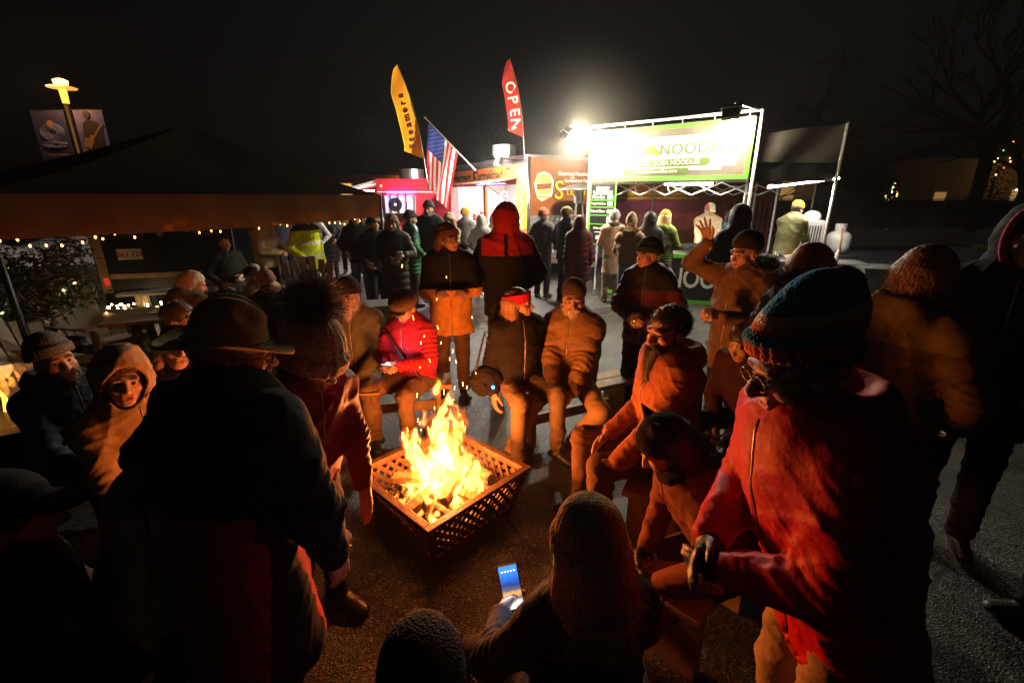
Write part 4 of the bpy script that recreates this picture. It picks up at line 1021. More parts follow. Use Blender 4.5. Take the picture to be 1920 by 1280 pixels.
# ------------------------------------------------------------------ wooden furniture
def adirondack(label, c, rz, m, s=1.):
    root = empty('wooden_lounge_chair', (c[0], c[1], 0), R(rz), label, 'chair', 'wooden lounge chairs around the tent')
    for i in range(6):
        x = -.25 + .10 * i; top = 1.02 - .05 * abs(i - 2.5)
        MB().beam((x * .8 * s, -.30 * s, .28 * s), (x * 1.25 * s, -.62 * s, top * s), .088 * s, .02).build('back_slat', m, root)
    for i in range(6):
        y = .28 - .10 * i; bx('seat_slat', (-.28 * s, .28 * s), ((y - .044) * s, (y + .044) * s), ((.36 - .018 * i) * s, (.38 - .018 * i) * s), m, root)
    for sx in (-1, 1):
        MB().beam((sx * .34 * s, .38 * s, .0), (sx * .34 * s, .38 * s, .56 * s), .03, .09).build('leg', m, root)
        MB().beam((sx * .29 * s, .34 * s, .33 * s), (sx * .29 * s, -.60 * s, .06 * s), .03, .11).build('leg', m, root)
        MB().box((sx * .37 * s, .0, .575 * s), (.13 * s, .85 * s, .022)).build('armrest', m, root)
    return root
adirondack('pale slatted lounge chair at the left edge of the tent', (-3.85, 3.55), -105, M_PALE, 1.0)
adirondack('pale slatted lounge chair beside the potted shrub', (-5.0, 5.35), -105, M_PALE, 1.0)
adirondack('brown wooden lounge chair beyond the pink bobble hat', (-3.0, 6.6), -160, M_WOOD2, 1.1)
adirondack('brown wooden lounge chair deep under the tent', (-6.5, 5.2), -100, M_WOOD2, 1.0)

def plank_table(label, c, rz, L, W, h, m, n, cat='table', name='picnic_table'):
    root = empty(name, (c[0], c[1], 0), R(rz), label, cat)
    for i in range(n):
        y = -W / 2 + W * (i + .5) / n; bx('plank', (-L / 2, L / 2), (y - W / n / 2 + .004, y + W / n / 2 - .004), (h - .035, h), m, root, .003)
    for x in (-L / 2 + .25, L / 2 - .25):
        for sy in (-1, 1):
            MB().beam((x, sy * W * .48, 0), (x, sy * W * .2, h - .036), .04, .09, (1, 0, 0)).build('leg', m, root)
        bx('cross_bar', (x - .02, x + .02), (-W * .46, W * .46), (h - .13, h - .037), m, root)
    return root
plank_table('plank picnic table with papers and drinks under the tent', (-3.6, 5.15), 20, 1.7, .75, .74, M_WOOD2, 5)
plank_table('low plank deck table beside the shrub', (-5.35, 6.35), 35, 1.6, 1.2, .38, M_WOOD2, 8)
plank_table('plank bench left of the picnic table', (-3.3, 3.9), 15, 1.5, .36, .44, M_WOOD2, 3, 'bench', 'plank_bench')
plank_table('long plank bench in front of the navy trailer', (-5.35, 7.05), 18, 1.3, .4, .60, M_PALE, 4, 'bench', 'plank_bench')
# things on the picnic table
for lab, dx, dy, r_ in (('paper menu lying on the left half of the picnic table', -.25, .05, 15), ('paper menu lying on the right half of the picnic table', .25, -.05, 28)):
    t = empty('paper_menu', (-3.6 + dx, 5.15 + dy, .742), R(r_), lab, 'paper', 'papers on the picnic table')
    MB().sheet(lambda u, w: (-.3 + .6 * u, -.2 + .4 * w, .004 + .006 * math.sin(u * 7)), 8, 4).build('sheet', mat('cream_paper', (.62, .55, .40), .8, var=.08), t)
    for i in range(4): bx('print_line', (-.22, .22), (-.14 + .09 * i, -.115 + .09 * i), (.013, .0145), mat('brown_print', (.25, .17, .09), .8), t)
def tumbler(label, c, r, h, liquid, m=None, group=None):
    t = empty('drinking_glass', c, 0, label, 'glass', group)
    MB().lathe([(r * .8, 0), (r, h), (r * .94, h), (r * .76, .008)], 22).build('glass', m or M_GLASS, t, smooth=True)
    MB().lathe([(.0, .009), (r * .75, .009), (r * .88, h * .72), (.0, h * .72)], 18).build('drink', liquid, t, smooth=True)
    return t
M_BEER = mat('amber_beer', (.85, .38, .05), .1, var=.0, trans=.7, ior=1.33)
tumbler('glass of amber beer on the picnic table', (-3.25, 4.95, .742), .035, .12, M_BEER)
tumbler('clear glass at the far end of the picnic table', (-2.95, 5.3, .742), .035, .12, M_GLASS)
t = empty('paper_basket', (-3.45, 4.85, .742), 0, 'brown paper food basket at the near edge of the picnic table', 'basket'); MB().lathe([(.06, 0), (.10, .13), (.095, .13), (.055, .01)], 7).build('basket', mat('kraft_paper', (.40, .24, .10), .8, var=.2), t)

# gas fire table at the left edge with a glass guard
def fire_table():
    root = empty('fire_table', (-3.62, 2.78, 0), R(35), 'gas fire table with a glass guard at the left edge', 'fire table')
    bx('base', (-.35, .35), (-.35, .35), (0, .52), M_BLACK, root, .02); bx('top', (-.42, .42), (-.42, .42), (.52, .56), M_BLACK, root, .01)
    for x, y, dx, dy in ((-.28, 0, .012, .56), (.28, 0, .012, .56), (0, -.28, .548, .012), (0, .28, .548, .012)): MB().box((x, y, .70), (dx, dy, .27)).build('glass_guard', M_GLASS, root)
    k = MB(); r_ = random.Random(5)
    for _ in range(9):
        x, y = r_.uniform(-.14, .14), r_.uniform(-.14, .14); h = r_.uniform(.08, .2)
        k.tube([(x, y, .56), (x + .01, y, .56 + h * .5), (x - .01, y + .01, .56 + h)], [.018, .014, .001], 6)
    k.build('flame', emitter('gas_flame', (1, .36, .05), 6.), root)
    lamp('gas_fire_light', 'POINT', (0, 0, .75), 2.2, (1, .42, .1), root, .1)
fire_table()

# lumber benches by the fire
def lumber_bench(label, a, b, h=.43, w=.30, m=None):
    M_WOOD = m or MATS['pine_lumber']
    A, B = Vector((*a, 0)), Vector((*b, 0)); M = frame(A, B - A); L = (B - A).length
    root = empty('lumber_bench', label=label, cat='bench', group='pine benches around the fire'); place(root, M)
    for i in range(2): bx('plank', (0, L), (-w / 2 + i * w / 2 + .004, -.004 + i * w / 2), (h - .04, h), M_WOOD, root, .004)
    for x in (.12, L - .12):
        bx('leg', (x - .02, x + .02), (-w / 2 + .02, w / 2 - .02), (0, h - .042), M_WOOD, root, .004)
    bx('stretcher', (.142, L - .142), (-.02, .02), (.14, .23), M_WOOD, root, .003)
    return root
lumber_bench('pine bench under the grey-bearded man in the brown puffer', (.02, 3.42), (1.05, 3.92))
lumber_bench('pine bench under the man with the long dark beard', (.72, 2.02), (1.12, 2.78), .50)
lumber_bench('pine bench under the newsboy cap and black beanie pair', (-1.75, 3.62), (-.55, 3.82))
lumber_bench('dark bench under the hooded man at the left', (-2.35, 2.75), (-1.75, 1.95), .38, .3, M_BLACK)
lumber_bench('pine bench across the bottom of the circle', (-.55, .72), (.50, .86), .36)
lumber_bench('pine bench at the lower left corner', (-1.42, 1.12), (-.95, .80))
lumber_bench('pine bench under the person with the drinking jar', (.62, 1.45), (1.15, 1.95))

# grey cabinet and timber crate behind the black beanie
t = empty('utility_cabinet', (-1.62, 5.35, 0), R(12), 'grey utility cabinet behind the man in the black beanie', 'cabinet'); bx('cabinet', (-.2, .2), (-.2, .2), (0, .78), mat('grey_cabinet', (.22, .21, .20), .5, var=.1), t, .01); bx('door', (-.17, .17), (-.208, -.202), (.05, .72), mat('grey_cabinet'), t); bx('handle', (.1, .12), (-.225, -.209), (.4, .52), M_BLACK, t)

# ------------------------------------------------------------------ potted shrub
def shrub():
    root = empty('potted_shrub', (-5.25, 5.0, 0), 0, 'leafy potted shrub hung with tiny lights at the left of the tent', 'shrub'); r_ = random.Random(9)
    MB().lathe([(.17, 0), (.24, .36), (.255, .36), (.255, .40), (.22, .40), (.2, .33), (.0, .33)], 20).build('pot', M_BLACK, root, smooth=False)
    k = MB(); k.tube([(0, 0, .33), (.02, .01, .7), (-.02, .0, 1.0), (.03, .02, 1.4)], [.03, .026, .02, .008], 7)
    tips = []
    for i in range(26):
        z = r_.uniform(.65, 1.35); a = r_.uniform(0, 6.28); l = r_.uniform(.25, .55)
        e = (l * math.cos(a), l * math.sin(a), z + r_.uniform(.05, .38)); k.tube([(0, 0, z), (e[0] * .5, e[1] * .5, z + .10), e], [.012, .008, .003], 5); tips.append(((0, 0, z), e))
    k.build('stem', mat('bark', (.09, .06, .04), .9, var=.3, bump=.5), root)
    v = []; f = []
    for _ in range(2600):
        a, e = r_.choice(tips); t = r_.uniform(.35, 1.1); c = Vector(a).lerp(Vector(e), t) + Vector((r_.gauss(0, .06), r_.gauss(0, .06), r_.gauss(0, .06)))
        d = Vector((r_.gauss(0, 1), r_.gauss(0, 1), r_.gauss(-.2, .6))).normalized(); s = d.cross(Vector((r_.gauss(0, 1), r_.gauss(0, 1), r_.gauss(0, 1)))).normalized(); l = r_.uniform(.04, .08); n = d.cross(s) * l * .12; i = len(v)
        v += [c, c + d * l * .5 + s * l * .24 + n, c + d * l, c + d * l * .5 - s * l * .24 + n]; f.append((i, i + 1, i + 2, i + 3))
    o = MB().add(v, f).build('foliage', mat('dark_leaf', (.045, .085, .028), .45, var=.45, scale=6), root); o['kind'] = 'stuff'
    me = None
    for i in range(8):
        a, e = r_.choice(tips); p = Vector(a).lerp(Vector(e), .9)
        q = (MB().ball((0, 0, 0), .010, 8, 6).build('bulb', MATS['tiny_bulb_glow'], root) if me is None else link('bulb', me, None, root)); me = q.data; q.location = p
shrub()

# ------------------------------------------------------------------ navy trailer with a number plate
def navy_trailer():
    M = frame((-6.6, 7.3), (3.2, 1.0)); root = empty('cargo_trailer', label='dark navy trailer with a white number plate behind the tent', cat='trailer'); place(root, M); mn = mat('navy_panel', (.012, .018, .032), .4, var=.1)
    bx('side_wall', (0, 1.95), (0, .06), (.55, 2.5), mn, root); bx('end_wall', (-.05, 0), (0, 2.1), (.55, 2.5), mn, root); bx('roof', (-.06, 2.0), (-.03, 2.1), (2.5, 2.56), mn, root); bx('back_wall', (0, 1.95), (2.05, 2.1), (.55, 2.5), mn, root)
    bx('corner_trim', (-.03, .10), (-.012, -.001), (.5, 2.5), mat('tan_trim', (.40, .28, .17), .6, var=.15), root); bx('rail', (.3, 1.8), (-.10, -.06), (1.52, 1.76), mat('gold_rail', (.55, .40, .2), .4, metal=.6), root)
    bx('rub_strip', (.12, 1.95), (-.03, -.001), (.72, .80), MATS['tan_trim'], root)
    p = bx('number_plate', (.28, .62), (-.02, -.006), (1.02, 1.19), M_WHTVIN, root); text('lettering', 'B63 124', .11, mat('maroon_ink', (.3, .03, .03), .5), p, Matrix.Translation((.45, -.024, 1.10)) @ FACE)
    for x in (.9, 1.6): bx('clamp', (x, x + .07), (-.06, -.001), (1.38, 1.50), MATS['tan_trim'], root)
    for x in (.25, 1.7):
        w = MB(); w.lathe([(.18, -.09), (.32, -.09), (.335, .0), (.32, .09), (.18, .09)], 20, Matrix.Translation((x, .15, .335)) @ Matrix.Rotation(R(90), 4, 'X')); w.build('wheel', MATS['tyre_rubber'], root, smooth=True)
    bx('tail_lamp', (.02, .08), (-.025, -.013), (.62, .74), emitter('red_tail', (1, .05, .02), .6), root)
navy_trailer()
t = empty('poster_board', (-5.75, 10.4, 0), R(-8), 'poster board with small blue pictures behind the cream sweater', 'poster'); bx('board', (-.4, .4), (0, .03), (.7, 2.0), M_WHTVIN, t)
for i in range(3):
    for k in range(4): bx('picture', (-.34 + .24 * i, -.14 + .24 * i), (-.006, -.001), (.8 + .29 * k, 1.02 + .29 * k), [mat('blue_print', (.05, .16, .5), .4, var=.5, scale=12), mat('pale_print', (.5, .6, .7), .4, var=.5, scale=12), MATS['blue_print']][(i + k) % 3], t)
for sx in (-.35, .35): bx('leg', (sx - .02, sx + .02), (.0, .03), (0, .70), M_BLACK, t)

# ------------------------------------------------------------------ street lamp with two banners
def street_lamp():
    root = empty('street_lamp', (-10.4, 11.8, 0), 0, 'street lamp glowing amber above two hanging banners', 'street lamp')
    MB().tube([(0, 0, 0), (0, 0, .5), (0, 0, .52), (0, 0, 4.05)], [.10, .10, .065, .055], 12).build('post', M_BLACK, root, smooth=True)
    MB().lathe([(.05, 4.05), (.065, 4.06), (.075, 4.34), (.05, 4.36)], 14).build('lantern_glass', emitter('sodium_glow', (1, .34, .045), 3.), root)
    MB().lathe([(.09, 4.40), (.27, 4.37), (.28, 4.39), (.09, 4.44)], 24).build('lower_shade', mat('lamp_shade_metal', (.75, .55, .3), .4, var=.05, emit=(1, .36, .05), estr=.9), root)
    MB().lathe([(.07, 4.45), (.13, 4.46), (.14, 4.53), (.08, 4.56), (.0, 4.58)], 20).build('upper_glass', emitter('sodium_bright', (1, .42, .09), 9.), root)
    MB().tube([(0, 0, 4.58), (0, 0, 4.66)], .012, 6).build('finial', M_BLACK, root)
    for z in (3.92, 2.84):
        MB().tube([(-.92, 0, z), (.82, 0, z)], .012, 6).build('banner_rod', M_BLACK, root)
    lamp('street_light', 'POINT', (.0, -.45, 4.30), 60., (1, .42, .10), root, .12)
    b1 = empty('pole_banner', (-10.4, 11.79, 0), 0, 'dark banner with a pale emblem left of the lamp post', 'banner', 'banners on the street lamp')
    md = mat('dark_purple_banner', (.04, .045, .20), .6, var=.15, scale=3)
    MB().sheet(lambda u, w: (-.90 + .80 * u, .012 * math.sin(u * 5), 3.91 - 1.06 * w), 8, 10).build('cloth', md, b1, smooth=True)
    mp = mat('pale_emblem_print', (.24, .32, .8), .6, var=.5, scale=16)
    for cx, cz, rx, rz in ((-.48, 3.44, .28, .19), (-.48, 3.17, .30, .07)):
        for q in range(5):
            k = MB(); k.tube([(cx + rx * (1 - .16 * q) * math.cos(a * .2618), -.022, cz + rz * (1 - .16 * q) * math.sin(a * .2618)) for a in range(25)], .006, 4, False); k.build('emblem_line', mp, b1)
    k = MB(); k.prism([(-.48 + .08 * math.cos(t * .628), 3.62 + .08 * math.sin(t * .628)) for t in range(10)], .004, Matrix.Translation((0, -.024, 0))); k.build('emblem_spot', mat('ochre_print', (.35, .2, .04), .6), b1)
    bx('print_line', (-.72, -.24), (-.024, -.018), (2.93, 2.96), MATS['ochre_print'], b1)
    b2 = empty('pole_banner', (-10.4, 11.785, 0), 0, 'pale banner with a figure holding a guitar right of the lamp post', 'banner', 'banners on the street lamp')
    MB().sheet(lambda u, w: (.10 + .70 * u, .012 * math.sin(u * 5 + 1), 3.91 - 1.06 * w), 8, 10).build('cloth', mat('mauve_banner', (.12, .12, .48), .6, var=.4, scale=3), b2, smooth=True)
    mdk = mat('dark_figure_print', (.03, .025, .04), .6, var=.4, scale=9)
    def pr(name, pts, m, off=0.): pts = [(.04 + x * 1.12, 2.88 + (z - 2.35) * .98) for x, z in pts]; k = MB(); k.prism(pts, .004, Matrix.Translation((0, -.024 - off, 0))); k.build(name, m, b2)
    pr('figure_print', [(.34 + .07 * math.cos(t * .628), 3.30 + .09 * math.sin(t * .628)) for t in range(10)], mdk)
    pr('figure_print', [(.18, 2.75), (.22, 3.1), (.33, 3.2), (.5, 3.16), (.6, 3.0), (.56, 2.6), (.6, 2.35), (.3, 2.35), (.25, 2.6)], mdk)
    pr('guitar_print', [(.16, 2.62), (.2, 2.8), (.3, 2.78), (.34, 2.86), (.40, 2.84), (.37, 2.7), (.28, 2.55)], MATS['ochre_print'], .005); pr('guitar_print', [(.38, 2.82), (.62, 3.12), (.64, 3.09), (.40, 2.79)], MATS['ochre_print'], .005)
street_lamp()

# ------------------------------------------------------------------ far background
def low_building():
    root = empty('brick_building', (-26, 48, 0), R(6), 'long low brick building with lit windows far behind the red trailer', 'building'); mb_ = mat('dark_brick', (.16, .07, .045), .85, var=.3, scale=6)
    bx('wall', (0, 26), (0, .3), (0, 4.0), mb_, root); bx('roof', (-.5, 26.5), (-.6, 8), (4.0, 4.3), M_BLACK, root); bx('back_wall', (0, 26), (7.5, 7.8), (0, 4.0), mb_, root)
    for i in range(10):
        w = bx('window', (1 + i * 2.5, 2.3 + i * 2.5), (-.06, -.001), (2.0, 3.3), M_WHITE, root); bx('pane', (1.1 + i * 2.5, 2.2 + i * 2.5), (-.08, -.061), (2.1, 3.2), emitter('dim_window', (1, .55, .2), .10) if i % 3 else emitter('lit_window', (1, .5, .12), 1.1), w)
    m = MB(); m.ball((15.2, -.2, 3.4), .28, 10, 8); m.build('wall_lamp', emitter('porch_lamp', (1, .48, .10), 14.), root)
    lamp('porch_light', 'POINT', (15.2, -.8, 3.3), 160., (1, .5, .15), root, .2)
low_building()
def house(label, c, rz, w, h, col, lit):
    root = empty('house', c, R(rz), label, 'house', 'houses beyond the fence'); m = mat('siding_%d' % int(c[0]), col, .8, var=.1)
    bx('wall', (0, w), (.0, .2), (0, h), m, root); bx('side_wall', (0, .2), (.2, 6), (0, h), m, root)
    for i in range(int(h / .32)): bx('clapboard', (0, w), (-.03, -.001), (i * .32, i * .32 + .03), m, root)
    k = MB(); k.prism([(-.4, h), (w + .4, h), (w / 2, h + 2.0)], 6.3, Matrix.Translation((0, -.3, 0))); k.build('roof', mat('dark_shingle', (.05, .045, .04), .9), root)
    for x0, x1, z0_, z1_, g in lit: q = bx('window', (x0, x1), (-.06, -.031), (z0_, z1_), M_WHITE, root); bx('pane', (x0 + .1, x1 - .1), (-.08, -.061), (z0_ + .1, z1_ - .1), emitter('window_glow_%d' % int(g * 100), (1, .55, .16), g), q)
    return root
house('tan clapboard house with a porch lamp at the far right', (34, 40, 0), -14, 8, 5, (.42, .30, .16), ((1, 2, .8, 2.4, .25), (6.2, 7.2, 1.0, 2.6, .35)))
lamp('porch_light', 'POINT', (38.5, 37.0, 3.6), 16., (1, .58, .2), None, .2)
house('dim house behind the fence near the gas tank', (19, 42, 0), -8, 7, 4.5, (.34, .25, .14), ((.8, 2.2, 1.2, 2.8, .3), (4, 5.4, 1.2, 2.8, .3)))
lamp('porch_light', 'POINT', (22.5, 39.5, 3.6), 60., (1, .6, .22), None, .2)
def fence():
    M = frame((9.5, 30), (30, -2)); root = empty('chain_fence', label='low dark fence with pale posts beyond the snow', cat='fence'); place(root, M)
    for i in range(13): bx('post', (i * 2.4 - .035, i * 2.4 + .035), (-.035, .035), (0, 1.9), mat('pale_post', (.4, .38, .36), .6), root)
    bx('panel', (0, 28.8), (-.012, .012), (.05, 1.75), mat('dark_mesh', (.03, .03, .033), .7, var=.3, scale=4), root); bx('rail', (0, 28.8), (.036, .06), (1.78, 1.84), MATS['pale_post'], root)
fence()
def bare_tree(label, c, h, seed, spread=.5, r0=.22, parent_group='bare trees at the right'):
    r_ = random.Random(seed); root = empty('bare_tree', (c[0], c[1], 0), 0, label, 'tree', parent_group); k = MB(); tw = MB()
    def grow(p, d, l, r, n):
        q = p + d * l; mid = p.lerp(q, .5) + Vector((r_.gauss(0, .05), r_.gauss(0, .05), 0)) * l
        (k if n > 2 else tw).tube([p, mid, q], [r, r * .85, r * .68], 7 if n > 3 else 4, False)
        if n == 0: return
        for _ in range(3 if n < 4 else 2):
            e = (d + Vector((r_.gauss(0, spread), r_.gauss(0, spread), r_.gauss(.12, .25)))).normalized(); grow(q, e, l * r_.uniform(.62, .85), r * .62, n - 1)
        if n > 2: e = (d + Vector((r_.gauss(0, spread * 1.4), r_.gauss(0, spread * 1.4), .05))).normalized(); grow(mid, e, l * .6, r * .45, n - 2)
    grow(Vector((0, 0, 0)), Vector((r_.gauss(0, .04), r_.gauss(0, .04), 1)).normalized(), h * .28, r0, 6)
    mb_ = mat('bare_bark', (.045, .035, .027), .9, var=.3, scale=10, bump=.6, bscale=20); k.build('trunk', mb_, root); o = tw.build('crown', mb_, root); o['kind'] = 'stuff'
bare_tree('big bare tree filling the upper right corner', (17.5, 15.8), 13, 3, .5, .34)
bare_tree('bare tree with a thick trunk beside the far right house', (21.5, 22.), 12, 4, .45, .32)
bare_tree('bare tree behind the black side canopy', (13.5, 26.), 9, 6, .5, .2)
bare_tree('bare tree behind the burger trailer roof', (-1.6, 26.), 6.0, 8, .55, .14)
def xmas(label, c, h):
    root = empty('lit_evergreen', c, 0, label, 'tree', 'evergreens hung with coloured lights'); r_ = random.Random(int(c[0])); v = []; f = []
    MB().tube([(0, 0, 0), (0, 0, h)], [.12, .02], 7).build('trunk', MATS['bare_bark'], root)
    for _ in range(1800):
        z = r_.uniform(.3, h); R0 = (h - z) / h * h * .33; a = r_.uniform(0, 6.28); q = R0 * math.sqrt(r_.random()); c0 = Vector((q * math.cos(a), q * math.sin(a), z)); d = Vector((math.cos(a), math.sin(a), -.3)); s_ = Vector((-math.sin(a), math.cos(a), 0)); i = len(v)
        v += [c0, c0 + d * .16 + s_ * .05, c0 + d * .34, c0 + d * .16 - s_ * .05]; f.append((i, i + 1, i + 2, i + 3))
    o = MB().add(v, f).build('crown', mat('conifer', (.025, .05, .025), .7, var=.4), root); o['kind'] = 'stuff'
    ms = [MATS['tiny_bulb_glow'], emitter('red_bulb', (1, .06, .03), 5.), emitter('green_bulb', (.3, 1, .2), 2.), emitter('gold_bulb', (1, .5, .08), 9.)]
    for m in ms:
        me = None
        for _ in range(6):
            z = r_.uniform(.5, h * .95); a = r_.uniform(3.2, 6.2); q = (h - z) * .36
            b = (MB().ball((0, 0, 0), .04, 7, 5).build('bulb', m, root) if me is None else link('bulb', me, None, root)); me = b.data; b.location = (q * math.cos(a), q * math.sin(a), z)
xmas('evergreen hung with coloured lights at the right edge', (30.5, 30.5, 0), 6.0); xmas('small evergreen hung with gold lights past the fence', (26.5, 33.5, 0), 3.2)

# ------------------------------------------------------------------ people
SKIN = (.50, .29, .21); SKIN2 = (.42, .24, .17)
def head_prims(S, M, k=.02, nose=1., smile=False):
    S.ell((0, -.018, .035), (.076, .096, .086), k, M=M)
    S.ell((0, .022, -.03), (.061, .072, .088), .03, M=M)
    S.ell((0, .052, -.088), (.036, .034, .028), .025, M=M)
    for sx in (-1, 1):
        S.ell((sx * .042, .056, -.022), (.026, .028, .024), .02, M=M)
        S.ell((sx * .031, .103, .008), (.019, .018, .012), .012, 's', M=M)
        S.ell((sx * .077, -.008, -.008), (.010, .024, .033), .008, M=M)
        S.ell((sx * .084, -.002, -.004), (.006, .012, .018), .006, 's', M=M)
    S.hcone(M, (-.042, .080, .028), (.042, .080, .028), .013, .013, .015)
    S.hcone(M, (0, .088, .016), (0, .112 + .01 * (nose - 1), -.026), .009, .014 * nose, .012)
    for sx in (-1, 1): S.ell((sx * .014, .098, -.031), (.010, .012, .008), .006, M=M)
    S.hcone(M, (-.02, .088, -.056), (.02, .088, -.056), .008, .008, .008)
    S.hcone(M, (-.016, .087, -.071), (.016, .087, -.071), .009, .009, .008)
    S.ell((0, .098, -.0635), (.026 if smile else .022, .010, .004), .004, 's', M=M)
    if smile:
        for sx in (-1, 1): S.ell((sx * .036, .082, -.045), (.006, .012, .022), .008, 's', M=M)

def hand_prims(S, w, f, n, right, curl=.5, fat=1., spread=.0, k=.008):
    f = unit(f); n = unit(n - f * (n @ f)); t = np.cross(f, n) if right else np.cross(n, f)
    S.cone(w - f * .04, w + f * .02, .026 * fat, .026 * fat, .02)
    LEN = [(.040, .026, .020), (.045, .029, .021), (.041, .027, .020), (.032, .020, .018)]
    for i in range(4):
        o = .031 - .0205 * i
        a = w + f * .02 + t * o * .75; b = w + f * (.092 - .004 * abs(i - 1)) + t * o
        S.cone(a, b, .014 * fat, .0125 * fat, .014)
        p = b; c = curl * .55; d = unit(f + t * spread * (1.5 - i))
        for j, L in enumerate(LEN[i]):
            ang = c + curl * .75 * j
            q = p + (d * math.cos(ang) + n * math.sin(ang)) * L
            r = (.0105 - .0012 * j) * fat
            S.cone(p, q, r, r * .92, .004); p = q
    a = w + f * .018 + t * .022; b = w + f * .048 + t * (.05 + .012 * spread) + n * .012 * (1 + curl)
    c = b + unit(f * .8 + t * (.25 + spread) + n * .5 * curl) * .034; e = c + unit(f + n * .9 * curl + t * .3 * spread) * .028
    S.cone(a, b, .017 * fat, .0135 * fat, .012); S.cone(b, c, .0125 * fat, .011 * fat, .005); S.cone(c, e, .011 * fat, .009 * fat, .004)

def ik(s, t, l1, l2, pole):
    d = t - s; L = np.linalg.norm(d); u = d / L
    if L > (l1 + l2) * .995: L = (l1 + l2) * .995; t = s + u * L
    a = (l1 * l1 - l2 * l2 + L * L) / (2 * L); hh = math.sqrt(max(l1 * l1 - a * a, 1e-6))
    p = np.asarray(pole, float); p = unit(p - u * (p @ u))
    return s + u * a + p * hh, t

def stripes(bands):
    """bands: list of (z limit, colour) bottom to top, for head-frame hats"""
    def f(z):
        c = np.zeros((len(z), 3)); c[:] = bands[-1][1]
        for lim, col in reversed(bands[:-1]): c[z < lim] = col
        return c
    return f

PEOPLE = []
M_ZIP = mat('zip_metal', (.30, .25, .18), .35, metal=.7, var=.1)
def person(label, at, rot, H=1.75, z0=0., sit=None, lean=0., twist=0., bend=0., head=(0, 0, 0), armL='down', armR='down',
           jacket=None, pants=(.03, .03, .04), shoes=(.02, .018, .015), hat=None, hair=None, beard=None, glasses=False, gloves=None,
           skin=SKIN, lod=1, legs=None, eyes=None, smile=False, brow=(.05, .03, .02), scarf=None, nose=1., wide=1., group=None, cat='person', footwear='boot'):
    root = empty('person', (at[0], at[1], z0), R(rot), label, cat, group)
    s = H / 1.75
    hs, hc = {0: (.0042, .0075), 1: (.0062, .0095), 2: (.0105, .0145), 3: (.013, .018)}[lod]
    j = dict(kind='jacket', col=(.05, .05, .05), hem=None, bulk=.0, hood=None); j.update(jacket or {})
    bk = j['bulk'] + (.013 if j['kind'] == 'puffer' else .0)
    # --- skeleton
    Zp = .95 if sit is None else None
    pel = V3(0, 0, .95 * s) if sit is None else V3(0, 0, sit + .09 * s)
    A0 = rotm(twist, lean, bend)
    def up(p): return pel + (np.asarray(p, float) * s - V3(0, 0, .95 * s)) @ A0
    waist, chest, neck = up((0, 0, 1.08)), up((0, .005, 1.30)), up((0, -.015, 1.475))
    shl = {sx: up((sx * .168 * wide, -.01, 1.405)) for sx in (-1, 1)}
    A1 = rotm(twist + head[0], lean * .55 + head[1], bend * .5 + head[2])
    Hc = neck + V3(0, .025, .135) * s @ (A0 * .5 + A1 * .5)
    HM = (A1, Hc, s * 1.02)
    side = A0[0]; fwd = A0[1]; upv = A0[2]
    L = {}
    for sx in (-1, 1):
        hp = pel + V3(sx * .09, 0, -.03) * s
        lg = (legs or {}).get('L' if sx < 0 else 'R')
        if lg is None:
            if sit is None: kn, an, td = V3(sx * .10, .02, .50) * s, V3(sx * .105, -.02, .085) * s, V3(sx * .2, 1, 0)
            else: kn, an, td = V3(sx * .16, .43 * s, sit + .07 * s), V3(sx * .17, .42 * s, .085), V3(sx * .3, 1, 0)
        else:
            an = V3(*lg['a']); td = V3(*lg.get('t', (sx * .2, 1, 0)))
            kn, an = ik(hp, an, .43 * s, .42 * s, lg.get('p', (sx * .15, 1, .2)))
        L[sx] = (hp, kn, an, unit(td))
    PRE = {'down': ((.245, .03, .86), (.3, -.9, 0), .35), 'pockets': ((.215, .13, 1.0), (.8, -.8, 0), .6),
           'belly': ((.07, .25, 1.10), (.8, -.5, -.3), .7), 'phone': ((.075, .30, 1.20), (.8, -.3, -.6), .8),
           'cup': ((.14, .30, 1.18), (.7, -.4, -.6), 1.0), 'lap': ((.08, .30, 1.02), (.8, -.3, -.2), .7), 'knee': ((.16, .36, 1.02), (.8, -.3, 0), .5),
           'cross': ((.01, .25, 1.16), (.9, -.2, -.5), .6)}
    ARM = {}
    for sx, a in ((-1, armL), (1, armR)):
        a = {'p': a} if isinstance(a, str) else dict(a)
        pr = PRE.get(a.get('p', 'down'))
        w = a.get('w', pr[0]); pole = a.get('pole', pr[1]); cu = a.get('curl', pr[2])
        T = V3(sx * w[0], w[1], w[2]) if 'w' not in a else V3(*w)
        T = T if a.get('abs') else up(T / 1.0)
        pv = V3(sx * pole[0], pole[1], pole[2]) if 'pole' not in a else V3(*pole)
        e, wr = ik(shl[sx], T, .285 * s, .255 * s, pv @ A0)
        fd = unit(wr - e); hd = V3(*a['hdir']) if 'hdir' in a else fd
        pn = V3(*a['palm']) if 'palm' in a else (side * -sx * 1. + V3(0, 0, -.5) * (1 if abs(fd[2]) < .6 else 0))
        ARM[sx] = (shl[sx], e, wr, unit(hd), pn, cu, a.get('spread', 0.), a.get('hide', False))
    # --- body: one continuous skin surface
    S = Sdf(); b = .80
    S.cone(waist, chest, .135 * s * b, .165 * s * b, .05, side=side, flat=.68)
    S.cone(shl[-1], shl[1], .06 * s * b, .06 * s * b, .05)
    S.cone(neck - upv * .03, Hc + V3(0, -.02, -.05) * s @ A1, .058 * s, .052 * s, .03)
    for sx in (-1, 1):
        a, e, w, hd, pn, cu, spd, hide = ARM[sx]
        S.cone(a, e, .05 * s * b, .042 * s * b, .03); S.cone(e, w, .042 * s * b, .027 * s, .02)
        if gloves is None and not hide: hand_prims(S, w, hd, pn, sx > 0, cu, 1., spd)
    head_prims(S, HM, nose=nose, smile=smile)
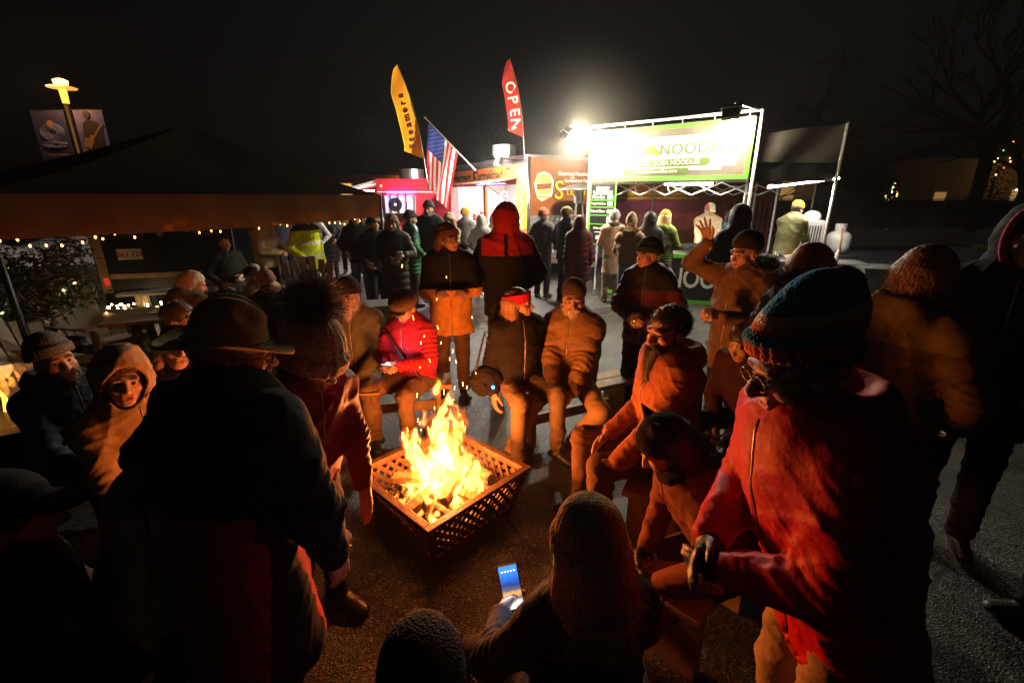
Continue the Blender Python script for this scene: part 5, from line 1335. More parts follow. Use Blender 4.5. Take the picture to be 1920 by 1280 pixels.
    def skcol(P):
        c = np.tile(np.array(skin), (len(P), 1)); q = (P - HM[1]) @ A1.T / HM[2]
        x, y, z = q[:, 0], q[:, 1], q[:, 2]
        lip = (np.abs(x) < .026) & (y > .078) & (np.abs(z + .064) < .011); c[lip] = np.array(skin) * (.85, .5, .5)
        br = (np.abs(np.abs(x) - .031) < .019) & (y > .07) & (np.abs(z - .031 + .12 * (np.abs(x) - .03)) < .006); c[br] = brow
        ch = (np.abs(np.abs(x) - .045) < .022) & (y > .05) & (np.abs(z + .025) < .02); c[ch] = np.array(skin) * (1.05, .88, .85)
        return c
    sdf_obj('body', S, hs, M_SKIN, root, skcol)
    if eyes if eyes is not None else lod < 2:
        for sx in (-1, 1):
            m = MB(); m.ball((0, 0, 0), .0125 * s, 14, 10)
            o = m.build('eye', M_EYE, root, smooth=True, col=lambda P: np.where((P[:, 1] > .0112 * s)[:, None], (.01, .008, .006), np.where((P[:, 1] > .0088 * s)[:, None], (.06, .04, .025), (.55, .5, .46))))
            c = Hc + V3(sx * .031, .0785, .006) * HM[2] @ A1
            o.matrix_local = Matrix.Translation(c) @ Matrix(A1.T.tolist()).to_4x4()
            S = Sdf(); 
    # --- jacket
    puff = (lambda amp, sp, ph=0.: (amp, sp, ph)) if j['kind'] == 'puffer' else (lambda *a: None)
    sp = j.get('spacing', .085)
    S = Sdf()
    hem = j['hem'] if j['hem'] is not None else (.80 if sit is None else .93)
    if sit is None or hem > .9:
        hb = up((0, 0, hem + .10)) if sit is not None else up((0, 0, hem)) if abs(lean) > 12 else V3(0, 0, hem * s)
        wd = j.get('flare', 0.)
        top = up((0, 0, 1.0))
        S.cone(hb, top, (.185 + bk + wd) * s, (.178 + bk) * s, .04, side=side, flat=.74, puff=puff(.030, sp))
        S.cone(top, up((0, 0, 1.27)), (.178 + bk) * s, (.192 * wide + bk) * s, .04, side=side, flat=.70, puff=puff(.030, sp))
    S.cone(up((0, 0, 1.2)), up((0, -.005, 1.37)), (.19 * wide + bk) * s, (.165 * wide + bk) * s, .05, side=side, flat=.70, puff=puff(.026, sp, .02))
    if sit is None: S.fn(lambda P: ((V3(0, 0, (hem + .012) * s) - P)[:, 2] if abs(lean) <= 12 else -((P - up((0, 0, hem + .012))) @ upv)), 'i', k=.012)
    S.cone(shl[-1], shl[1], (.066 + bk * .6) * s, (.066 + bk * .6) * s, .06)
    if j.get('zip', True):
        S.fn(lambda P: np.where((P - pel) @ fwd > 0, .007 * np.exp(-(((P - pel) @ side) / .007) ** 2), 0.))
    S.cone(up((-.06, -.01, 1.44)), up((.06, -.01, 1.44)), (.088 + bk * .4) * s, (.088 + bk * .4) * s, .08)
    if j['kind'] != 'vest':
        for sx in (-1, 1):
            a, e, w = ARM[sx][:3]
            cuff = w - unit(w - e) * .008
            S.cone(a, e, (.069 + bk * .75) * s, (.058 + bk * .6) * s, .05, puff=puff(.02, sp * .85))
            S.cone(e, cuff, (.060 + bk * .6) * s, (.045 + bk * .35) * s, .02, puff=puff(.018, sp * .8))
    # collar
    nk = neck + upv * .0
    cr = .080 * s + bk * .4
    if j['hood'] != 'up':
        S.cone(up((0, -.005, 1.44)), neck + (Hc - neck) * j.get('collar', .32), cr * 1.1, cr, .03)
    if j['hood'] == 'down':
        S.ell((0, -.115, 1.47 - .95 + 0), (.125, .075, .095), .03, M=(A0, pel, s))
        S.ell((0, -.10, 1.575 - .95), (.09, .075, .06), .03, 's', M=(A0, pel, s))
    if j['hood'] == 'up':
        hk = j.get('hoodsize', 1.)
        S.cone(up((0, -.02, 1.42)), Hc + V3(0, -.03, -.03) * s @ A1, .115 * s, .11 * s, .05)
        S.ell((0, -.025, .03), (.112 * hk, .130 * hk, .142 * hk), .04, M=HM)
        S.ell((0, .135, -.015), (.078, .115, .108), .012, 's', M=HM)
        S.ell((0, .03, -.02), (.083, .10, .115), .02, 's', M=HM)
    if j.get('fold', True):
        amp = {'puffer': .006, 'jacket': .0085, 'coat': .008, 'sweater': .005, 'vest': .006}[j['kind']] * (1.15 if lod < 2 else 1.)
        ph = random.uniform(0, 6)
        S.fn(lambda P: fold(P, amp, 11., ph))
        if lod < 2: S.fn(lambda P: fold(P, amp * .45, 27., ph + 2))
        # bunched rings at the elbows
        for sx in (-1, 1):
            e = ARM[sx][1]; w = ARM[sx][2]; ax = unit(w - ARM[sx][0])
            S.fn(lambda P, e=e, ax=ax: -.006 * np.sin(((P - e) @ ax) * 150 + 3 * np.sin(P[:, 0] * 20 + P[:, 2] * 13)) * np.exp(-((P - e) ** 2).sum(1) / .012), 'd', e, .25)
    if 'extra' in j: j['extra'](S, dict(up=up, pel=pel, s=s, A0=A0, HM=HM, neck=neck, Hc=Hc, ARM=ARM, L=L))
    jc = j['col']
    ctx = dict(up=up, pel=pel, s=s, A0=A0, HM=HM, neck=neck, Hc=Hc, ARM=ARM, L=L, root=root)
    if callable(jc):
        base = jc
        jcol = lambda P: base((P - pel) @ A0.T / s + V3(0, 0, .95), P, ctx)
    else: jcol = jc
    jm = j.get('mat') or {'puffer': M_PUFF, 'jacket': M_CLOTH, 'coat': M_CLOTH, 'sweater': M_KNIT, 'vest': M_CLOTH}[j['kind']]
    sdf_obj(j.get('name') or {'puffer': 'puffer_jacket', 'jacket': 'jacket', 'coat': 'coat', 'sweater': 'sweater', 'vest': 'vest'}[j['kind']], S, hc, jm, root, jcol)
    if lod < 2 and j.get('zip', True) and j['hood'] != 'none':
        from mathutils.bvhtree import BVHTree
        me = root.children[-1].data; me_ob = [c for c in root.children if c.data == me][0]
        bv = BVHTree.FromPolygons([v.co for v in me.vertices], [tuple(p.vertices) for p in me.polygons]); pts = []
        z0_, z1_ = (hem + .04 if sit is None else .98), 1.50
        for i in range(26):
            o_ = up((.0, .0, z0_ + (z1_ - z0_) * i / 25)); hit = bv.ray_cast(Vector(o_ + fwd * .6), Vector(-fwd), .62)
            if hit[0] is not None and abs(((np.array(hit[0]) - o_) @ fwd)) < .34: pts.append(hit[0] + Vector(fwd) * .001)
        if len(pts) > 6: MB().tube(pts, .0042, 6).build('zip', M_ZIP, root, smooth=True)
    if j['kind'] == 'vest':
        S = Sdf()
        for sx in (-1, 1):
            a, e, w = ARM[sx][:3]
            S.cone(a, e, .072 * s, .06 * s, .045); S.cone(e, w - unit(w - e) * .008, .06 * s, .043 * s, .02)
        S.cone(up((0, 0, .86)), up((0, 0, 1.3)), .17 * s, .17 * s, .04, side=side, flat=.66)
        S.fn(lambda P: fold(P, .007, 12., 1.3))
        sdf_obj('shirt', S, hc, M_CLOTH, root, j['shirt'])
    if j.get('fur') is not None and j['hood'] == 'up':
        n = 1500 if lod < 2 else 500
        t = rng.uniform(0, 2 * math.pi, n); rr = rng.normal(0, .008, (n, 3))
        q = np.stack([.086 * np.cos(t), .075 + .0 * t - .03 * (np.sin(t) < -.5), .005 + .122 * np.sin(t)], 1) + rr
        d = np.stack([np.cos(t) * .9, np.full(n, .45), np.sin(t) * .9], 1)
        fur_obj('fur_trim', Hc + q * HM[2] @ A1, d @ A1, .05 * s, .0012 if lod < 2 else .003, j['fur'], root, .45)
    if j.get('fur') is not None and j['hood'] == 'down':
        n = 1800 if lod < 2 else 600
        t = rng.uniform(-.2, math.pi + .2, n)
        q = np.stack([.135 * np.cos(t), -.115 - .075 * np.sin(t) * .6 + .0 * t, 1.545 - .95 + rng.normal(0, .012, n) - .02 * np.cos(2 * t)], 1) + rng.normal(0, .01, (n, 3))
        d = np.stack([np.cos(t), -np.sin(t) * .9, np.full(n, .35)], 1)
        fur_obj('fur_trim', pel + q * s @ A0, d @ A0, .055 * s, .0013 if lod < 2 else .003, j['fur'], root, .5)
    if gloves is not None:
        for sx in (-1, 1):
            a, e, w, hd, pn, cu, spd, hide = ARM[sx]
            if hide: continue
            S = Sdf(); hand_prims(S, w, hd, pn, sx > 0, cu, 1.3, spd, .012)
            sdf_obj('glove', S, max(hs, .007), M_LEATHER, root, gloves)
    # --- trousers
    S = Sdf()
    S.cone(pel + V3(-.05, 0, -.02) * s, pel + V3(.05, 0, -.02) * s, .125 * s, .125 * s, .04)
    S.cone(pel, waist, .15 * s, .15 * s, .04, side=side, flat=.75)
    for sx in (-1, 1):
        hp, kn, an, td = L[sx]
        S.cone(hp, kn, .098 * s, .074 * s, .035); S.cone(kn, an - unit(an - kn) * .02, .074 * s, .062 * s, .025)
    ph2 = random.uniform(0, 6)
    S.fn(lambda P: fold(P, .008, 12., ph2) + fold(P * V3(1, 1, 2.2), .005, 17., ph2 + 1))
    for sx in (-1, 1):
        kn, an = L[sx][1], L[sx][2]; ax = unit(an - kn)
        S.fn(lambda P, an=an, ax=ax: -.006 * np.sin(((P - an) @ ax) * 110 + 2.5 * np.sin(P[:, 0] * 25)) * np.exp(-((P - an) ** 2).sum(1) / .02), 'd', an, .3)
    pc = pants if callable(pants) else pants
    sdf_obj('trousers', S, hc * 1.15, M_CLOTH, root, pc)
    # --- shoes
    for sx in (-1, 1):
        hp, kn, an, td = L[sx]
        S = Sdf(); sd2 = np.cross(td, V3(0, 0, 1)); shin = unit(kn - an)
        dn = -unit(shin - td * (shin @ td)) if abs(shin @ td) < .9 else V3(0, 0, -1)
        sole = an + dn * .045
        S.cone(sole - td * .045, sole + td * .15 + dn * .005, .042, .038, .02, side=sd2, flat=.8)
        S.cone(sole + td * .01 - dn * .02, sole + td * .11, .045, .034, .03)
        S.cone(an - dn * .0, an + shin * (.10 if footwear == 'boot' else .03), .047, .055, .03)
        S.fn(lambda P, an=an, dn=dn: (P - an) @ dn - .083, 'i')
        sdf_obj(footwear, S, max(.008, hs), M_LEATHER, root, shoes)
    ctx['h'] = hs
    if hair: add_hair(root, HM, hair, lod, hat)
    if beard: add_beard(root, HM, beard, lod)
    if hat: add_hat(root, HM, hat, lod)
    if glasses: add_glasses(root, HM)
    if scarf is not None:
        S = Sdf(); c0 = neck + upv * .035
        for i in range(14):
            t0, t1 = 2 * math.pi * i / 14, 2 * math.pi * (i + 1) / 14
            p0 = c0 + side * .085 * math.cos(t0) * s + fwd * .085 * math.sin(t0) * s; p1 = c0 + side * .085 * math.cos(t1) * s + fwd * .085 * math.sin(t1) * s
            S.cone(p0, p1, .042, .042, .01)
        S.fn(lambda P: fold(P, .008, 20., 2.))
        sdf_obj('scarf', S, hc, M_KNIT, root, scarf)
    PEOPLE.append((root, ctx))
    root_ctx = ctx
    return root, root_ctx

def place_head(o, HM):
    A, c, sc = HM
    o.matrix_local = Matrix.Translation(c) @ Matrix((A.T * sc).tolist()).to_4x4()

def add_hat(root, HM, d, lod):
    k = d['kind']; h = {0: .0045, 1: .006, 2: .010, 3: .012}[lod]; col = d['col']
    S = Sdf(); tilt = d.get('tilt', .7); low = d.get('low', 0.) - .016
    m = M_KNIT; name = {'beanie': 'beanie', 'cap': 'cap', 'fedora': 'hat', 'newsboy': 'newsboy_cap', 'band': 'headband', 'rim': 'hood_rim'}[k]
    if k == 'beanie':
        sl = d.get('slouch', 0.); pk = d.get('peak', 0.)
        S.ell((0, -.02, .055 - low), (.092, .111, .098 + pk * .5), .02)
        if sl: S.ell((0, -.06 - sl * .4, .10 + sl * .25 - low), (.078, .085, .07 + sl * .3), .05)
        if pk: S.ell((0, -.03, .12 - low), (.062, .075, .045 + pk), .05)
        S.fn(lambda P: -(P[:, 2] - (.022 - low + tilt * (P[:, 1] * .35))), 'i')
        if d.get('cuff', True):
            n = 28
            for i in range(n):
                t0, t1 = 2 * math.pi * i / n, 2 * math.pi * (i + 1) / n
                g = lambda t, z: (.090 * math.cos(t), -.018 + .108 * math.sin(t), z - low + tilt * .35 * (-.018 + .108 * math.sin(t)))
                for z in (.030, .044, .058): S.cone(g(t0, z), g(t1, z), .0125, .0125, .004)
        rb = d.get('ribs', 34)
        S.fn(lambda P: -(.0032 if lod < 2 else .0016) * np.abs(np.sin(np.arctan2(P[:, 0], P[:, 1] + .018) * rb * .5 + .25 * np.sin(P[:, 2] * 70))))
        if d.get('ears'):
            for sx in (-1, 1): S.cone((sx * .06, -.02, .12), (sx * .085, -.02, .185), .03, .004, .02)
    elif k == 'cap':
        m = M_CLOTH
        S.ell((0, -.018, .05), (.092, .110, .092), .01)
        S.fn(lambda P: -(P[:, 2] - (.035 + .1 * P[:, 1])), 'i', k=.006)
        def brim(P):
            x, y, z = P[:, 0], P[:, 1], P[:, 2]
            zc = .048 - .25 * (y - .08) - 2.2 * x * x
            return np.maximum(np.abs(z - zc) - .005, np.sqrt((x / .075) ** 2 + (np.maximum(y - .06, 0) / .105) ** 2) * .07 - .07)
        S.fn(lambda P: np.maximum(brim(P), .05 - P[:, 1]), 'u', (0, .11, .04), .12, .006)
        S.ell((0, -.018, .143), (.007, .007, .006), .003)
    elif k == 'fedora':
        m = M_FELT
        S.cone((0, -.018, .03), (0, -.012, .112), .105, .088, .01, side=(1, 0, 0), flat=1.16)
        S.fn(lambda P: .032 - P[:, 2], 'i')
        S.ell((0, -.018, .185), (.022, .125, .045), .03, 's')
        for sx in (-1, 1): S.ell((sx * .085, .07, .16), (.03, .06, .05), .03, 's')
        def brim(P):
            x, y, z = P[:, 0], P[:, 1] + .018, P[:, 2]
            r = np.sqrt((x / .165) ** 2 + (y / .19) ** 2); zc = .035 + .045 * np.clip(np.abs(x) / .165, 0, 1.1) ** 2.2 - .018 * np.clip(y / .19, 0, 1.2) ** 2 
            return np.maximum(np.abs(z - zc) - .0055, (r - 1) * .165)
        S.fn(brim, 'u', (0, -.018, .05), .22, .012)
        S.ell((0, -.02, .0), (.075, .093, .07), .01, 's')
    elif k == 'newsboy':
        m = M_CLOTH
        S.ell((0, -.012, .082), (.118, .132, .058), .02); S.ell((0, -.018, .05), (.094, .112, .05), .03)
        S.fn(lambda P: -(P[:, 2] - .032), 'i', k=.006)
        S.ell((0, .10, .045), (.07, .06, .011), .012)
        S.fn(lambda P: -.003 * np.abs(np.sin(np.arctan2(P[:, 0], P[:, 1] + .018) * 4)))
    elif k == 'band':
        n = 26
        for i in range(n):
            t0, t1 = 2 * math.pi * i / n, 2 * math.pi * (i + 1) / n
            g = lambda t, z: (.088 * math.cos(t), -.02 + .106 * math.sin(t), z + .18 * (.106 * math.sin(t)))
            for z in (.02, .04, .06, .078): S.cone(g(t0, z), g(t1, z), .013, .013, .005)
        S.fn(lambda P: -.004 * np.abs(np.sin(P[:, 2] * 160) * np.sin(np.arctan2(P[:, 0], P[:, 1]) * 14)))
    elif k == 'rim':
        m = M_CLOTH; n = 30
        g = lambda t: (.104 * math.cos(t), .045 + .02 * math.cos(2 * t), .012 + .137 * math.sin(t))
        for i in range(n): S.cone(g(2 * math.pi * i / n), g(2 * math.pi * (i + 1) / n), .014, .014, .006)
    cf = (lambda P: col(P)) if callable(col) else col
    o = sdf_obj(name, S, h, m, root, cf); HM = (HM[0], HM[1], HM[2] * d.get('scale', 1.)); place_head(o, HM)
    if k == 'fedora':
        mb = MB(); n = 30
        mb.tube([(.106 * math.cos(2 * math.pi * i / n), -.018 + .122 * math.sin(2 * math.pi * i / n), .052) for i in range(n + 1)], .006, 6, False)
        b = mb.build('hat_band', M_LEATHER, root, smooth=True, col=(.02, .015, .01)); place_head(b, HM)
    if d.get('pom'):
        pc, pr = d['pom']; sl = d.get('slouch', 0.)
        c = V3(*d.get('pomat', (0, -.04 - sl * .5, .165 + sl * .4)))
        if d.get('pomfur'):
            n = 3800; u = rng.normal(0, 1, (n, 3)); u /= np.linalg.norm(u, axis=1)[:, None]
            b = fur_obj('pompom', c + u * pr * .25, u, pr * 1.05, .0011, pc, root, .16, curl=.12)
        else:
            S = Sdf(); S.ell(c, (pr, pr, pr), 0)
            S.fn(lambda P: -.012 * pr / .04 * (1 - np.abs(np.sin(P[:, 0] * 170 + np.sin(P[:, 2] * 90) * 2) * np.sin(P[:, 2] * 160 + P[:, 1] * 120))))
            b = sdf_obj('pompom', S, max(.005, h * .8), M_KNIT, root, pc)
            if lod < 2:
                place_head(b, HM); n = 1600; u = rng.normal(0, 1, (n, 3)); u /= np.linalg.norm(u, axis=1)[:, None]
                b2 = fur_obj('pompom', c + u * pr * .7, u, pr * .5, .0012, pc, root, .2, curl=.1); place_head(b2, HM)
        place_head(b, HM)

def add_hair(root, HM, d, lod, hat=None):
    h = {0: .006, 1: .0075, 2: .011, 3: .014}[lod]; col = d['col']; k = d.get('kind', 'short')
    S = Sdf(); ln = d.get('len', .3)
    S.ell((0, -.024, .042), (.087, .104, .094), .02)
    S.ell((0, .10, -.045), (.072, .075, .115), .02, 's')
    S.fn(lambda P: -(P[:, 2] + .06 + (P[:, 1] > -.03) * .0), 'i') if k == 'short' else None
    if k == 'short':
        for sx in (-1, 1): S.ell((sx * .085, .015, -.04), (.03, .04, .05), .015, 's')
        S.fn(lambda P: -.006 * np.abs(np.sin(P[:, 0] * 90 + 2 * np.sin(P[:, 1] * 60)) * np.sin(P[:, 2] * 80 + P[:, 1] * 70)))
    else:
        for i in range(7):
            t = math.pi * (1.03 + .94 * i / 6) if not d.get('front') else math.pi * (.9 + 1.2 * i / 6)
            x, y = .078 * math.cos(t), -.025 + .085 * math.sin(t)
            S.cone((x, y, .02), (x * 1.25, y * 1.15 + d.get('sweep', 0.), .02 - ln * (.9 + .1 * math.sin(i * 2.3))), .032, .02 + .012 * d.get('fluff', 1), .03)
        S.fn(lambda P: -.007 * np.abs(np.sin(np.arctan2(P[:, 0], P[:, 1] + .02) * 26 + 2 * np.sin(P[:, 2] * 24) * d.get('wave', .6))))
    o = sdf_obj('hair', S, h, M_HAIR, root, col); place_head(o, HM)
    if lod < 2:
        me = o.data; n = len(me.vertices); P = np.empty(n * 3, np.float32); me.vertices.foreach_get('co', P); P = P.reshape(-1, 3)
        cnt = 2600 if k == 'long' else 1600; P = P[P[:, 2] < (-.005 if hat else 9)]; ix = rng.integers(0, len(P), cnt if not hat else cnt * 2 // 3); Q = P[ix]
        rad = Q - V3(0, -.024, .03); rad[:, 2] *= .3
        dv = rad / (np.linalg.norm(rad, axis=1)[:, None] + 1e-6) * .35 + V3(0, 0, -1.) if k == 'long' else rad + V3(0, -.03, .02)
        b = fur_obj('hair_strands', Q - rad * .03, dv, .075 if k == 'long' else .022, .0011, col, root, .18, curl=.25); place_head(b, HM)

def add_beard(root, HM, d, lod):
    S = Sdf(); ln = d.get('len', .05); col = d['col']
    S.cone((0, .060, -.085), (0, .075 + ln * .25, -.085 - ln), .052, .034, .02)
    for sx in (-1, 1): S.cone((sx * .066, .01, -.03), (sx * .04, .05, -.085), .014, .03, .02)
    S.cone((-.028, .092, -.052), (.028, .092, -.052), .012, .012, .012)
    S.ell((0, .102, -.064), (.022, .016, .007), .006, 's')
    S.fn(lambda P: -.006 * np.abs(np.sin(P[:, 0] * 130 + 2 * np.sin(P[:, 2] * 60)) * np.sin(P[:, 1] * 120 + P[:, 2] * 50)))
    h = {0: .005, 1: .006, 2: .01, 3: .012}[lod]
    o = sdf_obj('beard', S, h, M_HAIR, root, col); place_head(o, HM)
    if lod < 2:
        n = len(o.data.vertices); P = np.empty(n * 3, np.float32); o.data.vertices.foreach_get('co', P); P = P.reshape(-1, 3)
        Q = P[rng.integers(0, n, 1300)]; dv = (Q - V3(0, .03, -.06)) * 6 + V3(0, 0, -.6)
        b = fur_obj('beard_hairs', Q, dv, .025 + ln * .2, .0009, col, root, .25); place_head(b, HM)

def add_glasses(root, HM):
    m = MB()
    for sx in (-1, 1):
        m.tube([(sx * .033 + .024 * math.cos(t * math.pi / 8), .106, .004 + .018 * math.sin(t * math.pi / 8)) for t in range(17)], .0015, 6, False)
        m.tube([(sx * .056, .104, .01), (sx * .08, .06, .012), (sx * .083, -.01, .006)], .002, 6)
    m.tube([(-.01, .107, .01), (0, .109, .013), (.01, .107, .01)], .002, 6)
    o = m.build('glasses', mat('dark_frame', (.03, .025, .02), .3), root, smooth=True); place_head(o, HM)

# ------------------------------------------------------------------ everyone
def knit_bands(*cols, w=.02, base=.02):
    def f(P):
        c = np.zeros((len(P), 3)); i = np.clip(((P[:, 2] - .06 * P[:, 1] - base) / w).astype(int), 0, len(cols) - 1)
        c[:] = np.array(cols)[i]; return c
    return f
SEAT = 'people sitting round the fire'; STAND = 'people standing round the fire'; QUEUE = 'people queueing at the noodle stand'; FAR = 'people in the crowd by the trailers'; TABLE = 'people around the picnic table'

# --- nearest, around the camera
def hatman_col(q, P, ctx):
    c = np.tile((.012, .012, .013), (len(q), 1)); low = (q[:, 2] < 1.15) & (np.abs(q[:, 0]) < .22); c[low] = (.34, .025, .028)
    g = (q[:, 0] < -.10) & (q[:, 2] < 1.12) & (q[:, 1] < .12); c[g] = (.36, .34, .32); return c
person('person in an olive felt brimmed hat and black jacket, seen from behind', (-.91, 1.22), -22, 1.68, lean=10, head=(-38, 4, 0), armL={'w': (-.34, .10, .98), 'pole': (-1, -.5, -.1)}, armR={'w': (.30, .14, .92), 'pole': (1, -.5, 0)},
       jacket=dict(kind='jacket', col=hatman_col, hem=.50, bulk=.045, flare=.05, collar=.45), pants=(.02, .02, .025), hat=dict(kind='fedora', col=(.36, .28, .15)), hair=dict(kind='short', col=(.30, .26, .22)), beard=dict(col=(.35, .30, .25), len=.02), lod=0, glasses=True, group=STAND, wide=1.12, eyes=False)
person('person in a tan knit hat with a black fur bobble, bending to the fire', (-.93, 1.74), -126, 1.57, lean=20, head=(14, 14, 0), armL={'w': (-.20, .30, .80), 'pole': (-.9, -.4, -.2)}, armR={'w': (.10, .34, .95), 'pole': (.8, -.5, -.2)},
       jacket=dict(kind='jacket', col=(.24, .022, .06), mat=M_PUFF, hem=.84, bulk=.012, collar=.3), pants=(.02, .02, .03), hat=dict(kind='beanie', col=(.62, .48, .31), scale=1.32, pom=((.20, .17, .15), .085), pomfur=True, pomat=(0, -.06, .18), low=.034, peak=.015, ribs=22, tilt=.2), hair=dict(kind='long', col=(.05, .03, .02), len=.16), lod=0, glasses=True, group=STAND, eyes=False)
STR = knit_bands((.04, .13, .30), (.04, .13, .30), (.03, .05, .09), (.03, .05, .09), (.65, .17, .05), (.55, .12, .04), (.12, .36, .50), (.70, .2, .06), (.7, .68, .58), (.06, .28, .48), w=.019, base=-.02)
def star_hat(P):
    c = STR(P); t = np.arctan2(P[:, 0], P[:, 1] + .018)
    mk = (np.abs(P[:, 2] - .045 - .06 * P[:, 1]) < .016) & (np.sin(t * 9) > .35) & (np.sin(P[:, 2] * 260 + t * 5) > -.3); c[mk] = (.48, .33, .18); return c
person('person in a red padded jacket and striped bobble hat, smiling in profile', (.93, 1.04), 88, 1.78, lean=19, head=(2, 8, 0), armL={'w': (-.05, .28, 1.10), 'pole': (-.8, -.2, -.9)}, armR={'w': (.07, .29, 1.12), 'pole': (.9, -.4, -.8)},
       jacket=dict(kind='jacket', col=(.50, .004, .006), mat=M_PUFF, hem=.74, bulk=.042, hood='down', collar=.28), pants=(.33, .22, .12), hat=dict(kind='beanie', col=star_hat, slouch=.045, low=-.006, ribs=40, pom=((.70, .18, .02), .038), pomat=(.0, -.12, .165)), hair=dict(kind='short', col=(.25, .2, .15)), lod=0, glasses=True, smile=True, nose=1.2, group=STAND, wide=1.05, gloves=(.02, .016, .015))
person('person in a tan ribbed beanie holding up a lit phone, seen from behind', (.22, .96), 14, 1.62, sit=.38, lean=4, head=(4, 6, 0), armL={'w': (-.20, .34, 1.12), 'pole': (-.9, -.2, -.8), 'curl': .8}, armR={'w': (.22, .30, 1.00), 'pole': (.9, -.3, -.4)},
       jacket=dict(kind='jacket', col=(.02, .018, .018), bulk=.0, collar=.3), wide=.9, pants=(.03, .03, .035), hat=dict(kind='beanie', col=(.50, .35, .20), ribs=30, low=.02, tilt=.3, peak=.012, scale=1.06), hair=dict(kind='long', col=(.50, .28, .12), len=.17), lod=0, group=SEAT, legs={'L': dict(a=(-.30, .62, .09)), 'R': dict(a=(.12, .60, .09))}, eyes=False)
person('person in a dark brown beanie at the bottom edge, seen from behind', (-.19, .72), 4, 1.68, sit=.27, lean=-2, head=(2, 4, 0), armL={'w': (-.24, .30, .96), 'pole': (-1, -.3, -.2)}, armR={'w': (.22, .34, .98), 'pole': (1, -.3, -.2)},
       jacket=dict(kind='jacket', col=(.055, .035, .025), bulk=.018, hood=None), pants=(.30, .22, .12), hat=dict(kind='beanie', col=(.07, .042, .028), cuff=False, ribs=60, peak=.015, low=.01), lod=0, group=SEAT, legs={'L': dict(a=(-.22, .66, .09)), 'R': dict(a=(.30, .78, .12))}, eyes=False)
person('person in a black eared beanie and rust jacket holding a drinking jar', (.98, 1.66), 96, 1.66, sit=.43, lean=34, head=(-10, 18, 0), armL={'w': (-.12, .36, 1.12), 'pole': (-.9, -.2, -.6), 'curl': 1.}, armR={'w': (.10, .34, 1.10), 'pole': (.8, -.4, -.5), 'curl': 1.},
       jacket=dict(kind='jacket', col=(.17, .05, .025), bulk=.014), pants=(.11, .065, .042), hat=dict(kind='beanie', col=(.013, .012, .013), cuff=False, ears=True, low=.02), scarf=(.03, .018, .012), hair=dict(kind='long', col=(.02, .014, .01), len=.2), gloves=(.02, .016, .014), lod=1, group=SEAT, legs={'L': dict(a=(-.20, .80, .10), p=(0, .3, 1)), 'R': dict(a=(.10, .78, .10), p=(0, .3, 1))}, eyes=False)
person('person with long brown hair in an olive padded jacket, at the right', (1.80, 2.00), -72, 1.80, lean=4, head=(-6, 2, 0), armL='pockets', armR='pockets', jacket=dict(kind='puffer', col=lambda q, P, c: np.where((q[:, 2] > 1.33)[:, None], (.15, .11, .016), (.085, .05, .018)), bulk=.01, hood='down', spacing=.12, hem=.68), pants=(.03, .03, .035),
       hair=dict(kind='long', col=(.20, .125, .06), len=.26, wave=1.), lod=0, group=STAND, eyes=False)
person('person in a black coat with a pink-rimmed hood at the right edge', (2.56, 2.30), 138, 1.94, head=(14, 0, 0), armL='pockets', armR='pockets', jacket=dict(kind='jacket', col=(.016, .016, .018), hood='up', hem=.66, bulk=.012), pants=(.016, .016, .018), hat=dict(kind='rim', col=(.62, .07, .14)), hair=dict(kind='short', col=(.05, .035, .025)), lod=1, group=STAND)
person('person in a black coat and cap seated in the dark lower left corner', (-1.42, .96), -40, 1.76, sit=.42, lean=6, head=(-10, 6, 0), armL='lap', armR='lap', jacket=dict(kind='jacket', col=(.014, .013, .013), bulk=.03, hood='down'), pants=(.015, .015, .017), hat=dict(kind='cap', col=(.014, .014, .016)), hair=dict(kind='short', col=(.03, .02, .015)), lod=1, group=SEAT, eyes=False)
person('person in black trousers and boots cut off by the right edge', (2.52, 1.62), 84, 1.80, armL='pockets', armR='pockets', jacket=dict(kind='coat', col=(.015, .015, .017), hem=.6), pants=(.013, .013, .015), shoes=(.045, .038, .03), hair=dict(kind='short', col=(.03, .02, .015)), lod=2, group=STAND)
person('person with wavy brown hair in a black padded jacket, in profile', (1.66, 2.52), -76, 1.76, head=(-4, 0, 0), armL='pockets', armR='belly', jacket=dict(kind='puffer', col=(.02, .02, .022), hood='down', fur=(.05, .035, .025)), hair=dict(kind='long', col=(.24, .14, .075), len=.17, wave=1.8, fluff=1.6), lod=1, group=STAND, eyes=False)

root, ctx = PEOPLE[0]; S = Sdf(); up = ctx['up']
S.cone(up((-.30, -.10, 1.12)), up((-.36, -.06, .52)), .10, .15, .04, side=(0, 1, 0), flat=.6); S.cone(up((-.22, -.20, 1.05)), up((-.24, -.22, .60)), .09, .13, .05, side=(1, 0, 0), flat=.5)
S.fn(lambda P: fold(P, .010, 9., .7)); sdf_obj('draped_coat', S, .012, M_CLOTH, root, (.36, .33, .31))
